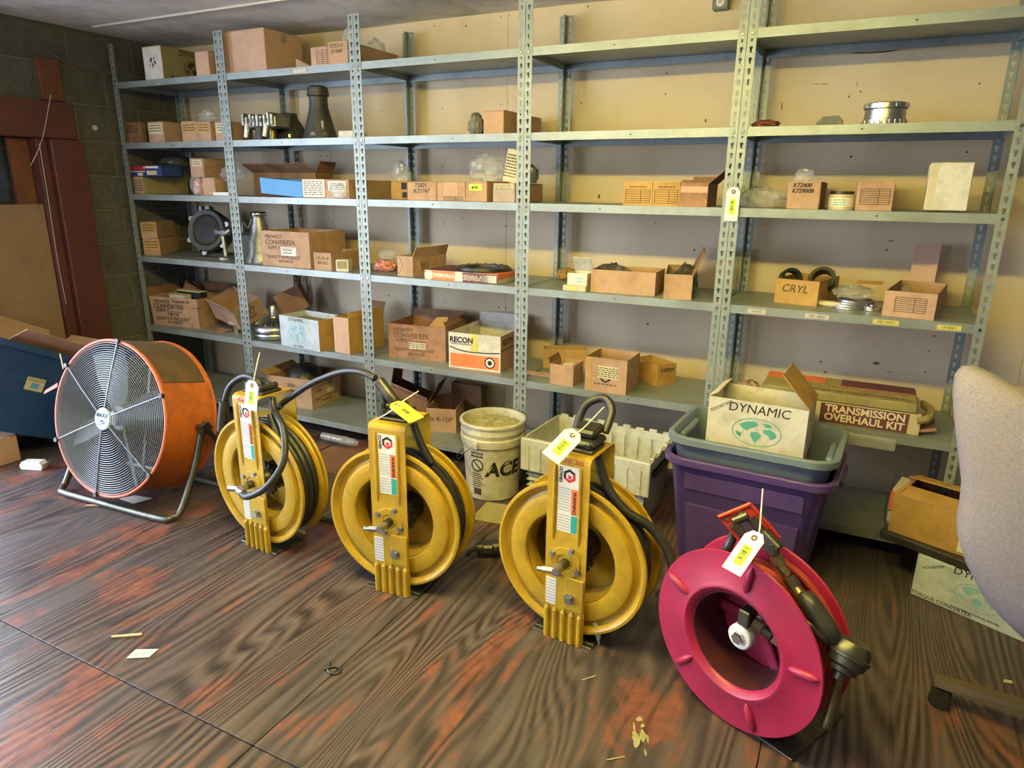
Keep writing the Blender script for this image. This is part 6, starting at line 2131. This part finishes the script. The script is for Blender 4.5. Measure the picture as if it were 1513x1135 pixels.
for a in (-2.1, pi - 2.1):
    MB().bbox(rt0 - .005, rt0 + .016, -.016, .016, .272, .305, .004, Matrix.Rotation(a, 4, 'Z')).build('handle_ear', 'bucket_white', bk)


def on_pail(s_, size, ang, z, m='ink', bold=.0, sx=1.0, shear=0.0):
    o_ = text(s_, size, m, bk, (0, 0, 0), (0, 0, 0), bold=bold, sx=sx, shear=shear)
    for v in o_.data.vertices:
        zz = z + v.co.y
        r = rb0 + (rt0 - rb0) * zz / bh_ + .0012 + v.co.z
        t = ang + v.co.x / r
        v.co = (r * cos(t), r * sin(t), zz)


def rect_on_pail(name, a0, a1, z0, z1, m, r_off=.0008, n=8, par=None):
    mb = MB()
    for i in range(n):
        t0, t1 = a0 + (a1 - a0) * i / n, a0 + (a1 - a0) * (i + 1) / n
        p = []
        for t, zz in ((t0, z0), (t1, z0), (t1, z1), (t0, z1)):
            r = rb0 + (rt0 - rb0) * zz / bh_ + r_off
            p.append((r * cos(t), r * sin(t), zz))
        mb.add(p, [(0, 1, 2, 3)])
    return mb.build(name, m, par or bk)


on_pail('ACE', .098, -pi / 2 + .42, .165, bold=.004, sx=.95, shear=.12)
rect_on_pail('warning_heading', -pi / 2 - .78, -pi / 2 - .30, .225, .25, 'ink')
on_pail('WARNING', .020, -pi / 2 - .54, .2375, 'paper')
for (aa, rad) in ((-pi / 2 - .54, .028),):
    pts = [(aa + rad * cos(t) / rb0, .185 + rad * sin(t)) for t in [2 * pi * i / 24 for i in range(24)]]
    MB().tube([((rb0 + .012) * cos(a) * 1.0, (rb0 + .012) * sin(a), zz) for a, zz in pts], .0028, 6, closed=True).build('warning_pictogram', 'ink', bk)
    MB().tube([((rb0 + .012) * cos(aa - .15), (rb0 + .012) * sin(aa - .15), .205), ((rb0 + .012) * cos(aa + .15), (rb0 + .012) * sin(aa + .15), .165)], .0028, 6).build('warning_bar', 'ink', bk)
for i in range(7):
    rect_on_pail('small_print', -pi / 2 - .76, -pi / 2 - .36 + .05 * (i % 3 - 1), .138 - i * .011, .143 - i * .011, 'ink_soft', n=4)
rect_on_pail('print_block', -pi / 2 - .72, -pi / 2 - .40, .03, .065, 'ink_soft', n=4)

# ---- white lidless crate behind reel 3
ct = thing('storage_crate', 'white ribbed plastic storage crate without lid, behind the yellow reels', 'crate', (3.235, -.055, 0), -.04)
CW, CD, CH_ = .600, .375, .335
CW0, CD0 = .54, .315
cb = MB()
t = .004
o8 = [(-CW0 / 2, -CD0 / 2, 0), (CW0 / 2, -CD0 / 2, 0), (CW0 / 2, CD0 / 2, 0), (-CW0 / 2, CD0 / 2, 0), (-CW / 2, -CD / 2, CH_), (CW / 2, -CD / 2, CH_), (CW / 2, CD / 2, CH_), (-CW / 2, CD / 2, CH_)]
i8 = [(x * .985, y * .975, max(z, .006)) for x, y, z in o8]
cb.add(o8 + i8, [(3, 2, 1, 0), (0, 1, 5, 4), (1, 2, 6, 5), (2, 3, 7, 6), (3, 0, 4, 7), (8, 9, 10, 11), (8, 12, 13, 9), (9, 13, 14, 10), (10, 14, 15, 11), (11, 15, 12, 8), (4, 5, 13, 12), (5, 6, 14, 13), (6, 7, 15, 14), (7, 4, 12, 15)])
cb.build('body', 'crate_white', ct, smooth=False)
MB().bbox(-CW / 2 - .012, CW / 2 + .012, -CD / 2 - .014, -CD / 2 - .002, CH_ - .16, CH_ - .002, .004).build('front_skirt', 'crate_white', ct)
MB().bbox(CW / 2 + .000, CW / 2 + .012, -CD / 2 - .010, CD / 2 + .010, CH_ - .05, CH_ - .002, .004).build('end_skirt', 'crate_white', ct)
MB().bbox(-CW / 2 - .012, -CW / 2, -CD / 2 - .010, CD / 2 + .010, CH_ - .14, CH_ - .002, .004).build('end_skirt', 'crate_white', ct)
for i in range(10):
    x = -CW / 2 + .03 + i * (CW - .06) / 9
    MB().bbox(x - .005, x + .005, -CD / 2 - .019, -CD / 2 - .013, CH_ - .155, CH_ - .035, .002).build('skirt_rib', 'crate_white', ct)
for i in range(9):
    x = -CW / 2 + .035 + i * (CW - .07) / 8
    MB().bbox(x - .02, x + .02, CD / 2 - .004, CD / 2 + .008, CH_ - .004, CH_ + .010 + (.003 if i % 2 else 0), .003).build('hinge_knuckle', 'crate_white', ct)
    MB().bbox(x - .003, x + .003, CD / 2 * .93 - .012, CD / 2 * .93 - .002, .10, CH_ - .03, .002).build('inner_rib', 'crate_white', ct)
for i in range(4):
    y = -CD / 2 + .04 + i * (CD - .08) / 3
    MB().bbox(CW / 2 - .004, CW / 2 + .014, y - .018, y + .018, CH_ - .003, CH_ + .009, .003).build('hinge_knuckle', 'crate_white', ct)
MB().bbox(CW / 2 - .008, CW / 2 + .010, -.10, .10, CH_ - .105, CH_ - .075, .004).build('handle', 'gunmetal', ct)
for zz in (.03, .06, .09, .12, .15):
    MB().bbox(-CW0 / 2 - .02, CW0 / 2 + .006, -CD0 / 2 - .012 - zz * .09, -CD0 / 2 - .0, zz, zz + .006, .002).build('wall_rib', 'crate_white', ct)


# ---- totes
def rr_loop(w, d, r, z, n=7):
    out = []
    for cx, cy, a0 in ((w / 2 - r, d / 2 - r, 0), (-w / 2 + r, d / 2 - r, pi / 2), (-w / 2 + r, -d / 2 + r, pi), (w / 2 - r, -d / 2 + r, 3 * pi / 2)):
        for i in range(n):
            a = a0 + (pi / 2) * i / (n - 1)
            out.append((cx + r * cos(a), cy + r * sin(a), z))
    return out


def tub(loops):
    mb = MB()
    vs_, fs_ = [], []
    n = len(loops[0])
    for lp in loops:
        vs_ += lp
    for k2 in range(len(loops) - 1):
        for i in range(n):
            j = (i + 1) % n
            fs_.append((k2 * n + i, k2 * n + j, (k2 + 1) * n + j, (k2 + 1) * n + i))
    fs_.append(tuple(range(n - 1, -1, -1)))
    fs_.append(tuple(range((len(loops) - 1) * n, len(loops) * n)))
    return mb.add(vs_, fs_)


def tote(root, W, D, Hh, m, taper=.05, rim=.022, r=.07):
    L_ = [rr_loop(W - taper * 2, D - taper * 2, r * .8, 0), rr_loop(W - taper * 2 + .006, D - taper * 2 + .006, r * .8, .006), rr_loop(W - .012, D - .012, r, Hh - .055), rr_loop(W + .004, D + .004, r, Hh - .045),
          rr_loop(W + .012, D + .012, r, Hh - .035), rr_loop(W + rim * 2, D + rim * 2, r + rim, Hh - .028), rr_loop(W + rim * 2, D + rim * 2, r + rim, Hh - .004), rr_loop(W + rim * 2 - .008, D + rim * 2 - .008, r + rim, Hh),
          rr_loop(W + .004, D + .004, r, Hh), rr_loop(W - .006, D - .006, r, Hh - .01), rr_loop(W - .02, D - .02, r, Hh - .06), rr_loop(W - taper * 2 - .008, D - taper * 2 - .008, r * .8, .008)]
    return tub(L_).build('tub', m, root, ang=40)


pc = Vector((3.948, -.243, 0))
PW, PD, PH = .585, .44, .465
pt = thing('purple_tote', 'deep purple plastic tote holding a nested grey tote', 'tote', (pc.x, pc.y, 0), -.06)
tote(pt, PW, PD, PH, 'tote_purple', .055)


def wall_y(z):
    """outer front face of the tapered tote wall"""
    return -(PD / 2 - .052) - (z - .006) / (PH - .061) * .046


def front_slab(name, x0, x1, z0, z1, t, skew=0.0):
    v = []
    for off in (-t, .004):
        for x, z in ((x0, z0), (x1, z0), (x1 + skew, z1), (x0 - skew, z1)):
            v.append((x, wall_y(z) + off, z))
    MB().add(v, [(3, 2, 1, 0), (4, 5, 6, 7), (0, 1, 5, 4), (1, 2, 6, 5), (2, 3, 7, 6), (3, 0, 4, 7)]).build(name, 'tote_purple', pt, smooth=False)


front_slab('front_panel', -.195, .195, .03, .27, .010, .012)
front_slab('wall_band', -.215, .215, .335, .40, .006)
for s_ in (-1, 1):
    MB().bbox(s_ * (PW / 2 + .018) - .016, s_ * (PW / 2 + .018) + .016, -.09, .09, PH - .05, PH - .02, .006).build('handle', 'tote_purple', pt)
gz = .163
gt_ = thing('grey_tote', 'blue-grey plastic tote nested inside the purple tote', 'tote', (pc.x, pc.y, gz), -.06)
tote(gt_, .574, .43, .385, 'tote_grey', .06)
for s_ in (-1, 1):
    MB().bbox(s_ * .268 - .012, s_ * .268 + .012, -.10, .10, .335, .36, .006).build('handle', 'tote_grey', gt_)
# white globe carton in the grey tote
a, b = on(*q('N', 512, 548), 'y', pc.y - .09), on(*q('N', 1072, 650), 'y', pc.y - .11)
s = Ctn()
tl, tr = on(*q('N', 556, 320), 'y', pc.y - .07), on(*q('N', 1112, 422), 'y', pc.y - .09)
s.w = (tr.x - tl.x)
s.d, s.rz = .23, -.06
s.h = .20
s.z = tl.z - s.h
s.c = Vector(((tl.x + tr.x) / 2 + .01, (tl.y + tr.y) / 2 + .115, 0))
s.w = min(s.w, .43)
carton('carton', 'white torque converter carton with green globe standing in the grey tote', s, 'white_card', 'open', flaps=(('R', .16, -42, 'kraft_gold'), ('L', .04, -60, 'cream_card')))
globe_print(s, 'F', .52, .42, .056, 'ink_globe', 'DYNAMIC', .050, 'AN INTERNATIONAL RACER', sx=1.62)
text('ROCKETEER', .017, 'ink_soft', s.root, (-s.w * .36, -s.d / 2 - .0008, s.h * .84), (pi / 2, -.55, 0))
lettering(s, [('TORQUE CONVERTER', .05, .018, .22)], 'ink')
un = Ctn()
un.w, un.d, un.h, un.rz, un.z = .36, .22, s.z - gz - .012, -.03, gz + .010
un.c = Vector((pc.x, pc.y, 0))
carton('carton', 'brown carton at the bottom of the grey tote, under the white globe carton', un, 'kraft')

# ---- boxes on the floor at the end bay
pL, pR = floor_pt(1345, 877), floor_pt(1490, 940)
s = Ctn()
s.w, s.d, s.h, s.z = .42, .30, .17, 0.0
s.rz = math.atan2(pR.y - pL.y, pR.x - pL.x)
nv = Vector((-sin(s.rz), cos(s.rz), 0))
uv = Vector((cos(s.rz), sin(s.rz), 0))
s.c = pL + uv * s.w / 2 + nv * s.d / 2
carton('carton', 'white torque converter carton with pale globe, on the floor by the office chair', s, 'blue_white_card')
globe_print(s, 'F', .50, .50, .05, 'ink_lightblue', 'DYNAMIC', .040, 'AN INTERNATIONAL RACER', sx=1.5)
lettering(s, [('TORQUE CONVERTER', .08, .020, .24)], 'ink')
text('ROCKETEER', .014, 'ink_soft', s.root, (-s.w * .36, -s.d / 2 - .0008, s.h * .82), (pi / 2, -.5, 0))
ztop = s.h + .001
f0 = s
# black tray and brown carton on top of it
nl = on(*q('O', 722, 1078), 'z', ztop + .03)
bt = Ctn()
bt.w, bt.d, bt.h, bt.rz, bt.z = .44, .30, .035, f0.rz, ztop
bt.c = nl + uv * .21 + nv * .15
carton('flat_box', 'flat dark grey box under the brown parcel carton', bt, 'black_plastic')
bz_ = Ctn()
bz_.w, bz_.d, bz_.h, bz_.rz, bz_.z = .42, .25, .155, f0.rz + .06, ztop + .036
bz_.c = bt.c + uv * .005
carton('parcel_carton', 'brown parcel carton with white address label and gaping lid, by the office chair', bz_, 'kraft_gold', 'open', flaps=(('B', .135, -76), ('F', .095, -86), ('L', .02, -70)))
patch(bz_, 'address_label', 'paper', .55, .73, .08, .72)
text_block(bz_.root, .07 * bz_.w, .21 * bz_.w, .2 * bz_.h, .66 * bz_.h, 5, 'ink_soft', Matrix.Translation((0, -bz_.d / 2 - .0012, 0)), seed=81)
wc_ = bz_.c - uv * (bz_.w / 2 + .035) + nv * .03
o_ = Ctn()
o_.w, o_.d, o_.h, o_.rz, o_.z = .035, .18, .13, bz_.rz + .15, ztop + .036
o_.c = wc_
carton('carton', 'thin orange and white carton standing against the brown parcel carton', o_, 'white_card')
patch(o_, 'orange_panel', 'ink_orange', .0, 1.0, .42, 1.0)
patch(o_, 'dark_line', 'ink_maroon', 0, 1, .34, .39)
sup = Ctn()
sup.w, sup.d, sup.h, sup.rz, sup.z = .16, .22, .17, f0.rz, 0.0
o = MB().tube([wc_ + Vector((-.03, -.095, ztop + .06)), wc_ + Vector((-.05, -.12, .10)), wc_ + Vector((-.04, -.13, .01)), wc_ + Vector((-.0, -.12, .004))], .0022, 6, smooth=5).build('thin_wire', 'black_plastic')
tag(o, 'thin dark wire hanging from the orange and white carton to the floor', 'wire')

# ---- office chair
chx, chy = 4.93, -.93
chr_ = thing('office_chair', 'office chair with pinkish-grey fabric back and bronze base on casters', 'chair', (chx, chy, 0), 0)
YC = -1.16


def cpx(x, y):
    p = on(x, y, 'y', YC)
    return (p.x - chx, p.z)


left = [cpx(*p) for p in ((1513, 588), (1478, 570), (1452, 561), (1432, 563), (1421, 576), (1417, 600), (1418, 640), (1423, 690), (1428, 735), (1425, 765), (1420, 790), (1421, 815), (1432, 850), (1455, 895), (1485, 930), (1520, 962))]
zt_, zb_ = left[0][1], left[-1][1]
xc = -.03
right = [(2 * xc - x + .0, z) for x, z in reversed(left)]
outl = left + right
mb = MB()
n = len(outl)
rings = []
for (ins, yy) in ((.97, .055), (1.0, .03), (1.0, -.012), (.985, -.030), (.94, -.043), (.80, -.052), (.4, -.058)):
    zc = (zt_ + zb_) / 2 + .02
    ring = []
    for x, z in outl:
        xx = xc + (x - xc) * ins
        zz = zc + (z - zc) * ins
        curve = .10 * ((xx - xc) / .45) ** 2 + .03 * ((zz - zc) / .3) ** 2
        ring.append((xx, YC - chy + yy + curve, zz))
    rings.append(ring)
vs_ = [p for r_ in rings for p in r_]
fs_ = []
for k2 in range(len(rings) - 1):
    for i in range(n):
        j = (i + 1) % n
        fs_.append((k2 * n + i, k2 * n + j, (k2 + 1) * n + j, (k2 + 1) * n + i))
fs_.append(tuple(range(n - 1, -1, -1)))
fs_.append(tuple(range((len(rings) - 1) * n, len(rings) * n)))
mb.add(vs_, fs_).build('backrest', 'chair_fabric', chr_, ang=60)
seat = MB()
seat.bbox(-.24, .26, -.16, .30, .40, .48, .035).build('seat', 'chair_fabric', chr_, ang=60)
MB().bbox(-.05, .05, -.20, .1, .36, .40, .01).build('seat_plate', 'black_plastic', chr_)
MB().cyl((0, 0, .10), (0, 0, .38), .028, n=16).build('gas_column', 'black_plastic', chr_)
tip = on(1382, 1003, 'z', .075)
a0 = math.atan2(tip.y - chy, tip.x - chx)
LR = math.hypot(tip.x - chx, tip.y - chy)
for k2 in range(5):
    a = a0 + 2 * pi * k2 / 5
    Mk = Matrix.Rotation(a, 4, 'Z')
    lg = MB()
    lg.add([Mk @ Vector(p) for p in ((.0, -.034, .085), (LR, -.020, .062), (LR, .020, .062), (0, .034, .085), (0, -.026, .125), (LR, -.013, .085), (LR, .013, .085), (0, .026, .125))],
           [(3, 2, 1, 0), (4, 5, 6, 7), (0, 1, 5, 4), (1, 2, 6, 5), (2, 3, 7, 6), (3, 0, 4, 7)])
    lg = lg.build('base_leg', 'chair_base', chr_)
    cs = MB()
    for s_ in (-1, 1):
        cs.cyl(Mk @ Vector((LR - .02, s_ * .006, .028)), Mk @ Vector((LR - .02, s_ * .030, .028)), .028, n=18)
    cs.build('caster', 'black_plastic', chr_)
    MB().cyl(Mk @ Vector((LR - .02, 0, .03)), Mk @ Vector((LR - .02, 0, .064)), .012, n=10).build('caster_stem', 'black_plastic', lg)

# ---- blue tote leaning at the left wall, with a carton in it
XT = .34
kx = (CAM.x - XT) / (CAM.x - 0.0)
bt_ = thing('blue_tote', 'dark blue plastic tote with paper label, tilted against the door', 'tote', (0.15, -.77, .012), rot=(radians(-27), 0, 0))
TW, TD, TH = .42, .60, .47


def left_tote():
    M_ = Matrix.Translation((0, -TD / 2, 0))
    L_ = [rr_loop(TW - .08, TD - .08, .05, 0), rr_loop(TW - .012, TD - .012, .06, TH - .05), rr_loop(TW + .004, TD + .004, .06, TH - .04), rr_loop(TW + .03, TD + .03, .07, TH - .034), rr_loop(TW + .03, TD + .03, .07, TH), rr_loop(TW + .0, TD + .0, .06, TH),
          rr_loop(TW - .02, TD - .02, .06, TH - .05), rr_loop(TW - .09, TD - .09, .05, .008)]
    L_ = [[tuple(M_ @ Vector(p)) for p in lp] for lp in L_]
    return tub(L_)


left_tote().build('tub', 'tote_blue', bt_, ang=40)
MB().bbox(TW / 2 - .036, TW / 2 - .014, -TD + .07, -.08, .27, .28, .004).build('wall_ledge', 'tote_blue', bt_)
ls = MB().box(0, .0015, -.04, .055, -.03, .04, Matrix.Translation((TW / 2 - .012, -TD + .27, .27)) @ Matrix.Rotation(radians(5), 4, 'Y')).build('paper_label', 'cream_card', bt_, smooth=False)
MB().box(.001, .0022, -.012, .03, -.018, .012, Matrix.Translation((TW / 2 - .012, -TD + .27, .27)) @ Matrix.Rotation(radians(5), 4, 'Y')).build('label_picture', 'ink_sky', ls, smooth=False)
text_block(ls, -.035, .05, .018, .036, 2, 'ink', Matrix.Translation((TW / 2 - .0105, -TD + .27, .27)) @ Matrix.Rotation(radians(5), 4, 'Y') @ Matrix.Rotation(pi / 2, 4, 'Z'), seed=90)
cx = Ctn()
cx.w, cx.d, cx.h = .28, .38, .36
cx.c, cx.z, cx.rz = Vector((0, -TD / 2, 0)), .012, 0
lc = thing('carton', 'open brown carton sitting in the tilted blue tote', 'box', bt_.matrix_basis @ Vector((0, -TD / 2, .012)), rot=(radians(-27), 0, 0))
cx.root = lc
cx.h = .46
open_box(cx.w, cx.d, cx.h).build('body', 'kraft', lc, smooth=False)
for sd, ln, an in (('R', .15, 60), ('B', .17, 35), ('F', .15, 60), ('L', .14, 20)):
    flap(cx, lc, sd, ln, an, 'kraft_pink' if sd == 'R' else 'kraft')
text('80', .05, 'ink_soft', lc, (.05, cx.d / 2 + .06, cx.h + .06), (pi / 2 + .6, 0, 0), 'handwriting')
u = Ctn()
u.w, u.d, u.h, u.rz, u.z = .34, .22, .15, .05, 0.0
u.c = Vector((.13, -1.16, 0))
carton('carton', 'brown carton on the floor that props up the blue tote', u, 'kraft')
u = Ctn()
u.w, u.d, u.h, u.rz, u.z = .20, .16, .13, .3, 0.0
u.c = Vector((.16, -.56, 0))
carton('carton', 'small reddish-brown carton on the floor between blue tote and drum fan', u, 'kraft_oily', 'open', flaps=(('R', .05, 60),))
patch(u, 'paper_label', 'cream_card', .3, .7, .3, .75)

# ---- litter on the floor
def flat(name, label, cat, x, y, pts, m, z=.002, t=.0012, rz=0.0):
    c_ = on(x, y, 'z', 0)
    o_ = MB().prism(pts, t).build(name, m)
    o_.location = (c_.x, c_.y, z)
    o_.rotation_euler.z = rz
    return tag(o_, label, cat)


c = floor_pt(52, 692)
lb = thing('folded_card', 'folded white card carton lying on the floor left of the fan', 'paper', (c.x, c.y, 0), .35)
MB().prism([(-.06, 0), (.055, 0), (.065, .022), (.05, .045), (-.05, .042), (-.066, .02)], .045, Matrix.Translation((0, .02, .001)) @ Matrix.Rotation(pi / 2, 4, 'X')).build('sleeve', 'paper', lb)
MB().sheet([(.055, -.02, .03), (.055, .02, .03), (.085, .018, .045), (.085, -.018, .045)], .0015).build('end_flap', 'paper', lb)
flat('paper_sheet', 'white paper scrap on the floor under the fan stand', 'paper', 200, 738, [(-.075, -.02), (.03, -.045), (.075, .03), (-.03, .03)], 'paper', rz=.2)
flat('wood_sliver', 'splintered brown wood sliver by the fan stand', 'wood', 145, 748, [(-.06, -.008), (.07, -.006), (.075, .008), (-.055, .006)], 'kraft', t=.006, rz=.55)
flat('paint_stick', 'pale wooden stick lying alone on the plywood floor', 'stick', 188, 941, [(-.048, -.004), (.042, -.006), (.048, 0), (.042, .006), (-.048, .004)], 'wood_stick', t=.005, rz=.62)
sl_ = flat('paper_slip', 'crumpled white paper slip next to the pale stick on the floor', 'paper', 210, 967, [(-.038, -.022), (.03, -.018), (.042, .022), (-.03, .02)], 'paper', rz=.50)
text_block(sl_, -.028, .028, -.012, .014, 3, 'ink_lightblue', Matrix.Translation((0, 0, .0013)) @ Matrix.Rotation(-pi / 2, 4, 'X'), seed=91)
c = floor_pt(493, 992)
o = MB().tube([(-.030, -.012, .004), (-.012, .012, .004), (.012, .016, .004), (.022, .0, .004), (.008, -.014, .004), (-.014, -.010, .004), (-.026, .010, .004), (-.034, .022, .004)], .004, 7, smooth=5).build('rubber_loop', 'rubber')
o.location = (c.x, c.y, 0)
tag(o, 'curled black rubber strip on the floor in front of the reels', 'strip')
for i, (x, y, rz, lab) in enumerate(((1095, 1030, 1.1, 'short straw splinter on the floor before the red reel'), (870, 1003, .9, 'yellow straw splinter on the floor before the third yellow reel'), (728, 953, -.35, 'rusty thin wire bit on the floor between reels'), (910, 1122, .7, 'straw splinter at the near edge of the plywood floor'))):
    flat('splinter', lab, 'splinter', x, y, [(-.025, -.001), (.025, -.0015), (.025, .001), (-.025, .0015)], 'wood_stick' if i != 2 else 'rust_wood', t=.002, rz=rz)
flat('torn_paper', 'small torn cream paper on the floor near the chair caster', 'paper', 1488, 1008, [(-.014, -.006), (.012, -.008), (.016, .006), (-.006, .008)], 'cream_card', rz=.3)
flat('bent_card', 'small bent card scrap on the floor beside the first yellow reel', 'scrap', 468, 680, [(-.05, -.03), (.045, -.02), (.03, .03), (-.04, .025)], 'olive_card', t=.004, rz=.3)
flat('cardboard_sheet', 'square flat cardboard piece on the floor in front of the bucket', 'cardboard', 738, 760, [(-.10, -.10), (.11, -.09), (.10, .10), (-.10, .09)], 'olive_card', t=.003, rz=.1)
# loose floor tiles in front of the bottom shelf
for i, (x0, y0, x1, y1) in enumerate(((1.10, -.40, 1.62, -.09), (1.63, -.40, 2.05, -.09), (2.06, -.42, 2.44, -.08), (1.35, -.72, 1.86, -.41))):
    o = MB().bbox(x0 + .003, x1 - .003, y0 + .003, y1 - .003, .0005, .004 + .0015 * (i % 2), .001).build('linoleum_piece', 'lino')
    tag(o, ('loose reddish-brown linoleum sheet along the bottom shelf, nearest the fan', 'loose reddish-brown linoleum sheet along the bottom shelf, behind the first reel', 'loose reddish-brown linoleum sheet along the bottom shelf, nearest the bucket', 'loose reddish-brown linoleum sheet on the floor right behind the first yellow reel')[i], 'linoleum')
# tag on the fourth post
inv_tag('cream inventory tag hanging on the fourth shelving post', on(*q('I', 1150, 240), 'y', -.012), on(*q('I', 1132, 403), 'y', -.012), (1, 0, 0), .052)

# splash of old paint on the floor, small chips beside it
c = floor_pt(950, 1088)
sp_ = thing('paint_splash', 'dried yellowish-green paint splash on the plywood floor before the red reel', 'stain', (c.x, c.y, 0), .4)
rnd = random.Random(12)
for i in range(11):
    a, r = rnd.uniform(0, 2 * pi), rnd.uniform(0, .05)
    sx_, sy_ = rnd.uniform(.004, .014), rnd.uniform(.008, .03)
    poly = [(r * cos(a) * .7 + sx_ * cos(t) * rnd.uniform(.5, 1), r * sin(a) * 1.3 + sy_ * sin(t) * rnd.uniform(.5, 1)) for t in [2 * pi * j / 9 for j in range(9)]]
    MB().prism(poly, .0012 + .0002 * i, Matrix.Translation((0, 0, .0002))).build('paint_chip', 'paint_splash', sp_, smooth=False)
# thin cable sagging along the wall under the top shelf of the end bay
o = MB().tube([on(*q('E', x, y), 'y', .508) for x, y in ((400, 288), (480, 292), (600, 296), (720, 290), (820, 275), (910, 250))], .0025, 6, smooth=4).build('wall_cable', 'black_plastic')
tag(o, 'thin dark cable sagging on the wall below the top shelf, end bay', 'cable')
